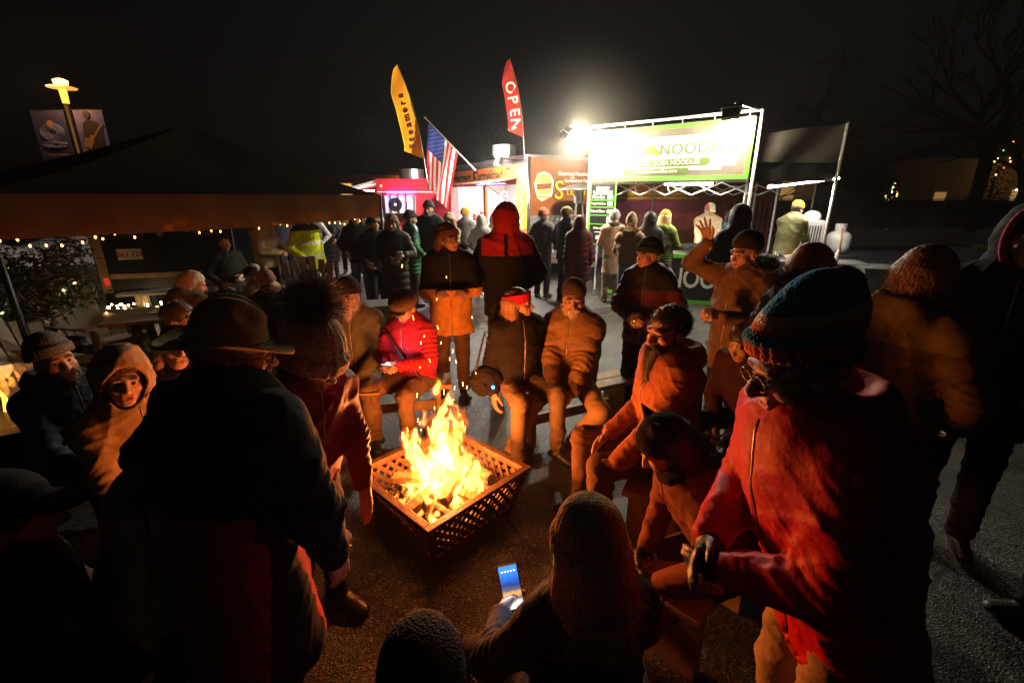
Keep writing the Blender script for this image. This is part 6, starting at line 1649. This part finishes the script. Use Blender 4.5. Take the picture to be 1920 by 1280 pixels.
# --- seated ring
person('person in a tan work hood over a brown beanie, face lit red, at the left', (-2.00, 2.12), -112, 1.74, sit=.38, lean=6, head=(-22, -6, -6), armL='knee', armR='lap', jacket=dict(kind='jacket', col=(.34, .20, .09), hood='up', bulk=.012, hoodsize=1.12), pants=(.10, .07, .045), hat=dict(kind='beanie', col=(.14, .085, .05), cuff=False, scale=.97), lod=0, glasses=False, group=SEAT, brow=(.10, .06, .04))
person('person in a black beanie with a tan furry hood, head tilted, at the left', (-2.02, 2.55), -118, 1.66, sit=.42, lean=4, head=(-14, -14, -16), armL='lap', armR='lap', jacket=dict(kind='jacket', col=(.03, .025, .024), hood='down', fur=(.42, .27, .12), bulk=.02), hat=dict(kind='beanie', col=(.018, .016, .018), low=.008), hair=dict(kind='long', col=(.42, .25, .12), len=.22, front=True), lod=1, group=SEAT)
person('bareheaded person with short dark hair turned in profile', (-2.42, 3.15), -84, 1.72, sit=.42, lean=4, head=(-4, 0, 0), armL='lap', armR='lap', jacket=dict(kind='jacket', col=(.02, .018, .018), collar=.4), hair=dict(kind='short', col=(.055, .03, .018)), lod=1, group=SEAT, nose=1.1)
person('person in a black beanie with a grey goatee and olive jacket, holding a tray', (-1.36, 3.78), 186, 1.78, sit=.44, lean=4, head=(-8, 4, 4), armL='lap', armR='lap', jacket=dict(kind='jacket', col=(.12, .10, .045), bulk=.015, collar=.35, hood='down'), pants=(.20, .125, .06), hat=dict(kind='beanie', col=(.025, .018, .02), low=.006), beard=dict(col=(.52, .40, .30), len=.05), lod=1, glasses=True, group=SEAT)
def strap(S, c):
    pass
person('person in a plaid newsboy cap and red puffer looking at a phone', (-.83, 3.68), 158, 1.66, sit=.44, lean=7, head=(6, 22, 0), armL='phone', armR='phone', jacket=dict(kind='puffer', col=(.50, .02, .05), spacing=.045), pants=(.17, .10, .055), hat=dict(kind='newsboy', col=(.13, .075, .045)), hair=dict(kind='short', col=(.06, .04, .03)), lod=1, group=SEAT)
person('person in a bright pink knit headband and black furry coat', (.04, 3.46), 204, 1.64, sit=.50, lean=2, head=(52, -4, 0), armL={'w': (-.14, .12, .92)}, armR={'w': (.26, .10, .90), 'curl': .6}, jacket=dict(kind='jacket', col=(.02, .017, .016), hood='down', fur=(.05, .03, .02), bulk=.02), pants=(.20, .135, .075), hat=dict(kind='band', col=(.78, .035, .10)), hair=dict(kind='long', col=(.40, .22, .10), len=.24), lod=1, group=SEAT, smile=True)
person('person with a white beard in a dark beanie and brown puffer', (.50, 3.58), 158, 1.80, sit=.44, lean=2, head=(14, 2, 0), armL={'w': (-.10, .34, 1.0), 'curl': .8}, armR={'w': (.06, .35, 1.02), 'curl': .8}, jacket=dict(kind='puffer', col=(.25, .14, .055), spacing=.13, bulk=.018, hood='down', collar=.42), pants=(.36, .22, .10), hat=dict(kind='beanie', col=(.12, .08, .055), cuff=False, low=.0), beard=dict(col=(.62, .52, .42), len=.018), lod=0, smile=True, group=SEAT, legs={'L': dict(a=(-.10, .30, .09), t=(-.3, 1, 0), p=(-.9, 1, .3)), 'R': dict(a=(.30, .60, .09), p=(.1, 1, .4))}, shoes=(.10, .05, .025))
person('person with a long dark beard in a rust jacket, in profile', (.92, 2.40), 98, 1.86, sit=.50, lean=5, head=(16, 4, 0), armL={'w': (-.20, .36, 1.02)}, armR={'w': (.06, .30, 1.04)}, jacket=dict(kind='jacket', col=(.36, .12, .045), bulk=.022, hood='down', collar=.3), pants=(.13, .065, .035), hair=dict(kind='short', col=(.05, .03, .02)), beard=dict(col=(.06, .032, .02), len=.13), lod=0, smile=True, nose=1.1, group=SEAT)
person('person in a black cap with a tan collar seated behind the black beanie', (-1.88, 4.72), 120, 1.72, sit=.44, lean=16, head=(-6, 16, 0), armL='lap', armR='lap', jacket=dict(kind='jacket', col=(.25, .17, .075), hood='down', bulk=.012), hat=dict(kind='cap', col=(.02, .02, .025)), hair=dict(kind='short', col=(.05, .035, .025)), lod=1, group=SEAT)

person('person in a grey beanie half hidden behind the olive felt hat', (-2.55, 2.35), -104, 1.70, sit=.42, lean=6, head=(-10, -4, 6), armL='lap', armR='lap', jacket=dict(kind='jacket', col=(.05, .06, .10), hood='down'), hat=dict(kind='beanie', col=(.16, .16, .17)), beard=dict(col=(.10, .06, .04), len=.02), lod=1, group=SEAT)
# --- standing ring
def tanblock(q, P, ctx):
    c = np.tile((.016, .014, .014), (len(q), 1)); c[(q[:, 2] < 1.19)] = (.72, .33, .07); return c
person('person in a black and orange-tan jacket standing behind the fire', (-.60, 4.36), 190, 1.74, head=(34, -4, 0), armL='cross', armR='cross', jacket=dict(kind='jacket', col=tanblock, hem=.70, bulk=.022, flare=.02, hood='down', fur=(.10, .06, .03)), pants=(.14, .085, .05), hat=dict(kind='beanie', col=(.15, .06, .035), ribs=20), hair=dict(kind='long', col=(.13, .06, .03), len=.26), glasses=True, lod=1, group=STAND)
def yoke(q, P, ctx):
    h = (P - ctx['HM'][1]) @ ctx['HM'][0].T / ctx['HM'][2]
    c = np.tile((.020, .016, .015), (len(q), 1)); c[(q[:, 2] > 1.33) & (np.abs(q[:, 0]) < .235)] = (.42, .022, .02); c[(h[:, 2] > -.16) & (np.linalg.norm(h, axis=1) < .25)] = (.40, .022, .018)
    c[(np.abs(q[:, 0] + .02) < .02) & (q[:, 1] < -.02) & (q[:, 2] > 1.30) & (q[:, 2] < 1.52)] = (.015, .013, .013); return c
person('tall person in a red hood and black jacket with a red yoke, seen from behind', (-.06, 4.66), 8, 1.90, armL='pockets', armR='pockets', jacket=dict(kind='jacket', col=yoke, hood='up', bulk=.03, hoodsize=1.1, hem=.74, fold=True), pants=(.03, .022, .02), lod=1, group=STAND, eyes=False, wide=1.05)
person('person in a dark green beanie and maroon padded jacket standing with a drink', (1.16, 3.86), 148, 1.66, head=(-36, 6, 0), armL='pockets', armR='belly', wide=.94, jacket=dict(kind='puffer', bulk=-.008, col=lambda q, P, c: np.where((q[:, 2] > 1.32)[:, None], (.02, .018, .018), (.10, .02, .02)), spacing=.11, hood='down'), pants=(.018, .016, .016), hat=dict(kind='beanie', col=(.03, .05, .035), low=.006), lod=1, group=STAND)
person('person in a dark cap raising an open hand beside the noodle counter', (1.72, 3.36), 118, 1.74, head=(-10, 8, 0), armR={'w': (.24, .14, 1.68), 'pole': (1, -.2, -.9), 'hdir': (.25, .25, 1), 'palm': (0, 1, .1), 'spread': .32, 'curl': .12}, armL={'w': (-.12, .34, 1.20), 'curl': 1.}, jacket=dict(kind='jacket', col=(.16, .10, .045), hem=.70, bulk=.022, hood='down', fur=(.16, .11, .06)), pants=(.02, .02, .03), hat=dict(kind='beanie', col=(.045, .035, .026), cuff=False), lod=1, group=STAND)
person('person dimly lit red sitting behind the red jacket', (1.72, 2.95), 120, 1.66, sit=.42, lean=22, head=(0, 10, 0), armL='lap', armR='lap', jacket=dict(kind='jacket', col=(.035, .012, .010), bulk=.01), pants=(.02, .016, .015), skin=SKIN2, hair=dict(kind='long', col=(.03, .02, .015), len=.2), lod=2, group=SEAT)

# --- picnic table under the tent
person('person hunched at the picnic table in a brown hooded coat, seen from behind', (-3.30, 4.30), -20, 1.74, sit=.46, lean=22, head=(-30, 10, 0), armL='lap', armR='lap', jacket=dict(kind='coat', col=(.095, .06, .03), hood='down', bulk=.035), hair=dict(kind='long', col=(.38, .24, .13), len=.2), lod=2, group=TABLE)
person('person in a pink bobble hat with a black coat, seen from behind', (-2.52, 4.72), 42, 1.58, sit=.45, lean=14, head=(12, 10, 0), armL='lap', armR='lap', jacket=dict(kind='puffer', col=(.018, .016, .018), bulk=.012), hat=dict(kind='beanie', col=(.55, .27, .20), pom=((.60, .32, .25), .035), ribs=20), scarf=(.42, .16, .11), lod=2, group=TABLE)
person('person in a white and black cap leaning over the picnic table', (-2.82, 5.25), 70, 1.62, sit=.46, lean=20, head=(10, 14, 0), armL='knee', armR='knee', jacket=dict(kind='jacket', col=lambda q, P, c: np.where((q[:, 2] > 1.36)[:, None], (.45, .27, .10), np.where((np.sin(q[:, 2] * 40) > .2)[:, None], (.50, .24, .04), (.03, .028, .03))), hood='down', bulk=.02), hat=dict(kind='cap', col=lambda P: np.where((np.abs(P[:, 0]) > .062)[:, None], (.02, .02, .02), (.62, .58, .52))), hair=dict(kind='short', col=(.2, .12, .06)), lod=2, group=TABLE)
person('child in a dark hooded jacket with blue trim beside the navy trailer', (-3.95, 6.35), -120, 1.50, armL='belly', armR='pockets', jacket=dict(kind='jacket', col=(.028, .036, .032), hood='up', bulk=.012), pants=(.02, .022, .03), lod=2, group=TABLE)
person('person in a cream fleece standing half hidden by the tent valance', (-3.95, 7.4), -95, 1.82, head=(0, 10, 0), armL='belly', armR='belly', jacket=dict(kind='sweater', col=(.60, .45, .29), hem=.86, bulk=.02), pants=(.03, .028, .03), hair=dict(kind='short', col=(.1, .07, .05)), lod=2, group=TABLE)
def hivis(q, P, ctx):
    c = np.tile((.58, .66, .02), (len(q), 1)); s_ = (np.abs(q[:, 2] - 1.22) < .028) | (np.abs(q[:, 2] - 1.02) < .028); c[s_] = (.62, .62, .58); c[(q[:, 2] > 1.42)] = (.03, .03, .03); return c
person('person in a yellow high-visibility jacket with reflective stripes', (-3.42, 7.75), -118, 1.80, armL='down', armR='pockets', jacket=dict(kind='jacket', col=hivis, hem=.78, bulk=.02), pants=(.02, .02, .022), gloves=(.02, .02, .02), hair=dict(kind='short', col=(.06, .04, .03)), lod=2, group=FAR)

# --- crowd by the trailers
C = lambda *a, **k: person(*a, lod=k.pop('lod', 3), group=k.pop('group', FAR), **k)
C('person in a pale grey hoodie behind the yellow jacket', (-4.35, 10.2), 175, 1.78, armL='pockets', armR='pockets', jacket=dict(kind='jacket', col=(.48, .46, .46), hood='down'), pants=(.02, .02, .025), hair=dict(kind='short', col=(.15, .1, .06)))
C('person in a long black puffer coat with long blonde hair', (-4.65, 11.8), 190, 1.68, armL='pockets', armR='pockets', jacket=dict(kind='puffer', col=(.022, .026, .028), hem=.38, spacing=.12, bulk=.01), hair=dict(kind='long', col=(.58, .38, .18), len=.3, front=True))
C('person in a beige trench coat beside the long black puffer', (-4.45, 12.5), 200, 1.72, armL='pockets', armR='down', jacket=dict(kind='coat', col=(.45, .36, .24), hem=.5), hair=dict(kind='long', col=(.30, .2, .1), len=.25))
C('person in a navy padded jacket with loose blonde hair', (-4.05, 12.4), 165, 1.66, armL='belly', armR='pockets', jacket=dict(kind='puffer', col=(.02, .028, .06)), pants=(.05, .055, .07), hair=dict(kind='long', col=(.50, .32, .15), len=.26, front=True))
C('person in a glossy black padded jacket under the tent corner', (-3.35, 11.6), -150, 1.72, armL='pockets', armR='pockets', jacket=dict(kind='puffer', col=(.016, .016, .018)), hair=dict(kind='short', col=(.03, .02, .015)))
C('person in a blue coat partly hidden behind the crowd', (-5.55, 13.2), 170, 1.72, armL='down', armR='down', jacket=dict(kind='jacket', col=(.05, .08, .17)), hair=dict(kind='short', col=(.1, .07, .05)))
C('person with a purple bag strap near the poster board', (-5.6, 11.4), -140, 1.7, armL='down', armR='down', jacket=dict(kind='jacket', col=(.03, .03, .045)), hair=dict(kind='long', col=(.25, .22, .2), len=.2))
C('tall dark-coated person looking up beside the tent pole', (-2.26, 7.62), -142, 1.68, head=(20, -14, 0), armL='down', armR='pockets', jacket=dict(kind='jacket', col=(.022, .018, .017), bulk=.015, hood='down'), pants=(.035, .033, .038), hat=dict(kind='cap', col=(.03, .028, .026)), hair=dict(kind='short', col=(.07, .05, .03)), lod=2)
C('person in a pinkish beanie holding a white cup and a drink', (-1.83, 7.15), 196, 1.72, head=(-10, 0, 0), armL='cup', armR='belly', jacket=dict(kind='puffer', col=(.035, .028, .025), hem=.55, bulk=.012, spacing=.11), pants=(.04, .045, .06), hat=dict(kind='beanie', col=(.42, .30, .25)), hair=dict(kind='long', col=(.14, .08, .05), len=.26), lod=2)
def greenc(q, P, c): return np.where((q[:, 2] > 1.25)[:, None], (.025, .10, .09), (.025, .15, .05))
C('person in a green coat and grey beanie, turned away', (-1.85, 8.5), -60, 1.74, head=(-10, 8, 0), armL='pockets', armR='pockets', jacket=dict(kind='puffer', col=greenc, hem=.62, spacing=.07), pants=(.06, .05, .045), hat=dict(kind='beanie', col=(.09, .09, .095)), lod=2)
C('tall person in a grey beanie and navy jacket in front of the red trailer', (-1.62, 9.2), 172, 1.90, armL='pockets', armR='pockets', jacket=dict(kind='jacket', col=(.028, .032, .042), bulk=.02), pants=(.10, .13, .20), hat=dict(kind='beanie', col=(.075, .075, .08)), scarf=(.28, .29, .32), lod=2)
C('person in a cream beanie at the burger trailer window', (-1.20, 9.0), 150, 1.68, head=(-10, 4, 0), armL='belly', armR='belly', jacket=dict(kind='jacket', col=(.40, .30, .17)), hat=dict(kind='beanie', col=(.58, .50, .40)), hair=dict(kind='long', col=(.22, .13, .07), len=.2), lod=2)
C('small person in a pale grey hooded puffer at the burger trailer', (-.62, 9.6), -20, 1.62, armL='pockets', armR='belly', jacket=dict(kind='puffer', col=(.33, .35, .38), hood='up'), pants=(.03, .03, .04), lod=2)
C('person in a tan hooded jacket beside the grey hooded puffer', (-.36, 9.9), -10, 1.64, armL='pockets', armR='pockets', jacket=dict(kind='jacket', col=(.30, .22, .14), hood='up'), pants=(.03, .03, .04), lod=2)

C('person in a mustard beanie and grey coat at the burger window', (-1.05, 10.6), -30, 1.74, armL='belly', armR='belly', jacket=dict(kind='coat', col=(.16, .16, .17), hem=.6), hat=dict(kind='beanie', col=(.50, .30, .05)))
C('person in a teal padded jacket under the stars and stripes', (-1.95, 11.0), -60, 1.70, armL='pockets', armR='pockets', jacket=dict(kind='puffer', col=(.03, .14, .16)), hair=dict(kind='long', col=(.10, .06, .03), len=.2))
C('person in a plum coat walking past the tent corner', (-2.75, 9.6), 150, 1.68, armL='down', armR='down', jacket=dict(kind='coat', col=(.10, .03, .08), hem=.55), hat=dict(kind='beanie', col=(.45, .42, .40)))
C('person in a black parka with jeans left of the dark-coated person', (-2.85, 8.6), -165, 1.76, armL='pockets', armR='pockets', jacket=dict(kind='jacket', col=(.02, .02, .022), hood='up', bulk=.015), pants=(.10, .14, .22))
# --- noodle queue and cooks
Q = lambda *a, **k: person(*a, lod=2, group=QUEUE, **k)
Q('person in a khaki cap and navy puffer left of the maroon coat', (1.02, 8.75), -55, 1.82, head=(-6, 0, 0), armL='pockets', armR='pockets', jacket=dict(kind='puffer', col=(.022, .03, .045), spacing=.05), pants=(.03, .04, .06), hat=dict(kind='cap', col=(.22, .17, .08)), hair=dict(kind='short', col=(.1, .06, .04)))
Q('person in a long maroon padded coat with a fur-trimmed hood', (1.18, 8.20), 4, 1.66, armL='down', armR='down', jacket=dict(kind='puffer', col=(.13, .022, .032), hem=.55, hood='up', fur=(.45, .33, .22), spacing=.10, flare=.015), pants=(.015, .014, .016))
Q('person in a tan jacket and pale grey beanie at the menu board', (1.93, 8.85), -10, 1.74, armL='belly', armR='pockets', jacket=dict(kind='jacket', col=(.55, .42, .30), hem=.55), pants=(.30, .24, .18), hat=dict(kind='beanie', col=(.42, .42, .44)), scarf=(.10, .10, .11))
Q('person in a cream pointed beanie and brown puffer with jeans', (2.02, 7.95), -28, 1.66, head=(-16, 6, 0), armL='belly', armR='belly', jacket=dict(kind='puffer', col=(.40, .25, .16), hood='down', fur=(.55, .36, .18), spacing=.13, bulk=.015, hem=.92), pants=(.20, .25, .33), hat=dict(kind='beanie', col=(.66, .55, .38), cuff=False, peak=.05))
Q('person in a black hooded padded jacket next to the cream beanie', (2.42, 8.25), -15, 1.72, armL='belly', armR='belly', jacket=dict(kind='puffer', col=(.03, .032, .035), hood='up'), pants=(.03, .03, .035))
Q('person in an orange beanie and green ribbed puffer', (2.78, 8.55), -50, 1.74, head=(14, 8, 0), armL='belly', armR='belly', jacket=dict(kind='puffer', col=(.16, .22, .045), hood='down', spacing=.05), pants=(.36, .34, .30), hat=dict(kind='beanie', col=(.72, .32, .05)), hair=dict(kind='long', col=(.45, .28, .12), len=.16))
Q('person in a sky blue jacket at the far end of the serving counter', (4.55, 9.9), 150, 1.72, armL='belly', armR='belly', jacket=dict(kind='jacket', col=(.12, .32, .55)), hair=dict(kind='short', col=(.06, .04, .03)))
Q('person in a charcoal coat waiting left of the khaki cap', (.62, 9.3), -30, 1.76, armL='pockets', armR='pockets', jacket=dict(kind='coat', col=(.05, .05, .055), hem=.62), hat=dict(kind='beanie', col=(.30, .10, .06)))
person('cook in a tan work jacket and red and white cap stirring a wok', (3.98, 9.55), 172, 1.88, z0=.0, head=(8, 20, 0), armL={'w': (-.14, .36, 1.02)}, armR={'w': (.20, .42, 1.0)}, jacket=dict(kind='jacket', col=(.50, .36, .22), bulk=.015, collar=.4), pants=(.06, .05, .04), hat=dict(kind='cap', col=lambda P: np.where((np.abs(P[:, 0]) > .05)[:, None], (.45, .08, .07), (.62, .58, .40))), hair=dict(kind='short', col=(.12, .08, .05)), lod=2, group='cooks at the noodle stand')
person('cook in a yellow beanie and olive jacket bent over the table', (5.18, 8.75), -62, 1.92, z0=.0, lean=9, head=(0, 20, 0), armL={'w': (-.10, .40, 1.06)}, armR={'w': (.12, .42, 1.06)}, jacket=dict(kind='jacket', col=(.17, .17, .085), hem=.70, bulk=.02), pants=(.05, .045, .04), hat=dict(kind='beanie', col=(.78, .38, .02), cuff=False, low=.006), hair=dict(kind='short', col=(.12, .08, .05)), glasses=True, lod=2, group='cooks at the noodle stand')
person('person in a big dark hood standing before the serving counter', (2.90, 6.0), -8, 1.86, armL='belly', armR='belly', jacket=dict(kind='puffer', col=(.022, .020, .020), hood='up', hoodsize=1.12, fur=(.06, .045, .03)), pants=(.02, .02, .022), lod=2, group=QUEUE)
MB_TOTAL = len(PEOPLE)

# ------------------------------------------------------------------ things people hold
def phone(label, c, rot, glow, screen, on=True):
    t = empty('phone', c, 0, label, 'phone', 'lit phones'); t.rotation_euler = rot
    bx('case', (-.037, .037), (-.0045, .0045), (-.075, .075), M_DARKPL, t, .004)
    s_ = bx('screen', (-.034, .034), (-.0062, -.0047), (-.071, .071), screen, t)
    if glow and glow < 1:
        for i in range(5): bx('icon', (-.026 + .0115 * i, -.020 + .0115 * i), (-.0075, -.0064), (.050, .055), emitter('icon_glow', (1, 1, 1), 1.6), s_)
        bx('icon', (-.006, .016), (-.0075, -.0064), (-.050, -.044), MATS['icon_glow'], s_)
    if glow: lamp('screen_light', 'AREA', (0, -.012, 0), glow, (.55, .7, 1.), t, (.06, .13)).rotation_euler = (R(-90), 0, 0)
    return t
def photo_screen():
    m = bpy.data.materials.new('phone_photo'); N, L = nodes_of(m); N.remove(N['Principled BSDF']); e = N.new('ShaderNodeEmission'); tc = N.new('ShaderNodeTexCoord'); sx = N.new('ShaderNodeSeparateXYZ'); L.new(tc.outputs['Object'], sx.inputs[0])
    mr = N.new('ShaderNodeMapRange'); mr.inputs['From Min'].default_value = -.071; mr.inputs['From Max'].default_value = .071; n = N.new('ShaderNodeTexNoise'); n.inputs['Scale'].default_value = 55.
    L.new(tc.outputs['Object'], n.inputs['Vector']); ad = N.new('ShaderNodeMath'); ad.operation = 'MULTIPLY_ADD'; ad.inputs[1].default_value = .018; L.new(n.outputs['Fac'], ad.inputs[0]); L.new(sx.outputs['Z'], ad.inputs[2]); L.new(ad.outputs[0], mr.inputs['Value'])
    r_ = N.new('ShaderNodeValToRGB'); L.new(mr.outputs[0], r_.inputs[0]); cs = [(0., (.75, .78, .85)), (.24, (.55, .58, .64)), (.30, (.10, .08, .07)), (.40, (.75, .38, .12)), (.50, (.12, .10, .16)), (.62, (.02, .05, .22)), (.80, (.03, .16, .75)), (.95, (.06, .25, .95))]
    el = r_.color_ramp.elements; el[0].position = 0; el[0].color = (*cs[0][1], 1); el[1].position = .95; el[1].color = (*cs[-1][1], 1)
    for p, c in cs[1:-1]: x = el.new(p); x.color = (*c, 1)
    L.new(r_.outputs[0], e.inputs['Color']); e.inputs['Strength'].default_value = 1.6; L.new(e.outputs[0], N['Material Output'].inputs['Surface']); return m
def who(s):
    return next(p for p in PEOPLE if s in p[0]['label'])
def hand_of(s, sd, fw=.075, pn=.03):
    root, ctx = who(s); a = ctx['ARM'][1 if sd == 'R' else -1]; p = a[2] + a[3] * fw + unit(a[4]) * pn
    M = Matrix.Translation(root.location) @ Matrix.Rotation(root.rotation_euler.z, 4, 'Z')
    return M @ Vector(p), root.rotation_euler.z
def held_phone(label, s, sd, tilt, glow, screen, dz=.04, twist=0., roll=0.):
    p, rz = hand_of(s, sd); t = phone(label, (p.x, p.y, p.z + dz), (R(tilt), R(roll), rz + R(twist)), glow, screen); return t
held_phone('phone showing a bright blue photo held above the lap', 'tan ribbed beanie', 'L', -38, .35, photo_screen(), .085, -12, -14.)
held_phone('phone held flat in front of the red puffer', 'plaid newsboy cap', 'R', -70, 1.1, emitter('pale_screen', (.8, .75, 1.), 2.5), .02, 0)
M_CUP = mat('white_paper_cup', (.72, .68, .62), .6, var=.04)
def cup(label, p, r=.04, h=.11):
    t = empty('paper_cup', tuple(p - Vector((0, 0, h * .5))), 0, label, 'cup'); MB().lathe([(r * .75, 0), (r, h), (r * 1.06, h), (r * 1.06, h + .008), (r * .9, h + .012), (0, h + .012)], 18).build('cup', M_CUP, t, smooth=True)
cup('white paper cup held by the person in the pinkish beanie', hand_of('pinkish beanie', 'L')[0])
def held_glass(label, s, sd, r=.04, h=.12, liq=None): p = hand_of(s, sd)[0]; return tumbler(label, tuple(p - Vector((0, 0, h * .4))), r, h, liq or M_BEER)
held_glass('small drink in the hand beside the white paper cup', 'pinkish beanie', 'R')
held_glass('drinking jar held at knee height above the rust sleeve', 'black eared beanie', 'R', .05, .13)
held_glass('pale glass held below the raised hand', 'raising an open hand', 'L', .045, .12, mat('pale_cider', (.85, .72, .5), .1, var=0, trans=.7, ior=1.33))
held_glass('glass mug held between the knees of the white-bearded person', 'white beard', 'R', .05, .11)
held_glass('drink sparkling in the dark beside the maroon padded jacket', 'dark green beanie', 'R')
p = hand_of('grey goatee', 'R')[0]; t = empty('food_tray', (p.x + .08, p.y - .05, p.z - .02), R(8), 'paper food tray on the lap of the person with the goatee', 'tray'); bx('tray', (-.2, .2), (-.13, .13), (0, .015), mat('brown_tray', (.45, .24, .09), .6), t, .004)
MB().sheet(lambda u, w: (-.17 + .34 * u, -.10 + .2 * w, .02 + .012 * math.sin(u * 9) * math.sin(w * 7)), 8, 6).build('paper_liner', mat('cream_paper'), t)
# blue lanyard on the phone holder
root, ctx = who('tan ribbed beanie'); up = ctx['up']
k = MB(); k.tube([up((.10 * math.cos(a), -.045 + .085 * math.sin(a) - .03, 1.50 - .03 * math.cos(2 * a))) for a in [math.pi + i * math.pi / 12 for i in range(13)]], .006, 6); k.build('lanyard', mat('blue_lanyard', (.02, .08, .55), .5, var=0), root, smooth=True)
# blue light on a bag and the bag beside the pink headband
t = empty('shoulder_bag', (-.20, 3.32, 0), R(20), 'dark furry shoulder bag with a small blue light by the headband', 'bag')
S = Sdf(); S.ell((0, 0, .62), (.14, .10, .13), .03); S.fn(lambda P: fold(P, .012, 30., 1.)); sdf_obj('bag', S, .01, M_CLOTH, t, (.02, .016, .016)); MB().tube([(-.09, 0, .70), (0, .03, 1.0), (.09, 0, .72)], .012, 6).build('strap', M_LEATHER, t, col=(.02, .015, .012)); MB().ball((.02, -.105, .60), .013).build('indicator_light', emitter('blue_led', (.05, .35, 1.), 8.), t)
# crossbody strap on the red puffer
root, ctx = who('plaid newsboy cap'); up = ctx['up']; k = MB()
pts = [up((.13 - .27 * i / 10, .155 + .02 * math.sin(i / 10 * math.pi), 1.43 - .40 * i / 10)) for i in range(11)]; k.tube(pts, .016, 6); k.build('bag_strap', M_LEATHER, root, smooth=True, col=(.05, .02, .02))

# ------------------------------------------------------------------ night haze
def haze():
    m = bpy.data.materials.new('night_haze'); N, L = nodes_of(m); N.remove(N['Principled BSDF'])
    v = N.new('ShaderNodeVolumePrincipled'); v.inputs['Color'].default_value = (.85, .84, .80, 1); v.inputs['Density'].default_value = HAZE; v.inputs['Anisotropy'].default_value = .35
    L.new(v.outputs[0], N['Material Output'].inputs['Volume'])
    o = MB().box((0, 55, 8), (210, 160, 18)).build('haze', m); tag(o, kind='stuff')
HAZE = .0009
haze()
def steam(label, c, r, dens, rot=0., smooth=False):
    m = bpy.data.materials.new('steam'); N, L = nodes_of(m); N.remove(N['Principled BSDF']); v = N.new('ShaderNodeVolumePrincipled'); v.inputs['Color'].default_value = (.9, .88, .85, 1); v.inputs['Anisotropy'].default_value = .3
    tc = N.new('ShaderNodeTexCoord'); n = N.new('ShaderNodeTexNoise'); n.inputs['Scale'].default_value = 1.8 / max(r) * 1.6; n.inputs['Detail'].default_value = 3; n.inputs['Distortion'].default_value = .8; L.new(tc.outputs['Object'], n.inputs['Vector'])
    mp = N.new('ShaderNodeMapping'); mp.inputs['Scale'].default_value = (1 / r[0], 1 / r[1], 1 / r[2]); L.new(tc.outputs['Object'], mp.inputs['Vector']); ln = N.new('ShaderNodeVectorMath'); ln.operation = 'LENGTH'; L.new(mp.outputs[0], ln.inputs[0])
    f = N.new('ShaderNodeMapRange'); f.inputs['From Min'].default_value = 1.; f.inputs['From Max'].default_value = .1; L.new(ln.outputs['Value'], f.inputs['Value'])
    g = N.new('ShaderNodeMapRange'); g.inputs['From Min'].default_value = -.3 if smooth else .45; g.inputs['From Max'].default_value = .75; g.inputs['To Max'].default_value = dens; L.new(n.outputs['Fac'], g.inputs['Value'])
    k = N.new('ShaderNodeMath'); k.operation = 'MULTIPLY'; f2 = N.new('ShaderNodeMath'); f2.operation = 'POWER'; f2.inputs[1].default_value = 2. if smooth else 1.; L.new(f.outputs[0], f2.inputs[0]); L.new(f2.outputs[0], k.inputs[0]); L.new(g.outputs[0], k.inputs[1]); L.new(k.outputs[0], v.inputs['Density']); L.new(v.outputs[0], N['Material Output'].inputs['Volume'])
    o = MB().ball((0, 0, 0), r, 20, 14).build('steam', m, loc=c, rot=(0, 0, rot)); tag(o, label, 'steam', kind='stuff')
steam('white steam drifting to the right of the noodle stand', (8.4, 10.6, 1.35), (2.2, 1.0, .55), .55, R(10))
steam('haze ball added to glow around the floodlight left of the banner', (1.15, 9.3, 3.2), (2.0, 1.6, 1.7), .075, smooth=True)  # made-up haze volume, imitates the lamp's glare halo
steam('pale smoke rising above the dark tent roof', (-4.2, 16.5, 4.2), (1.6, 1.2, 2.2), .10)
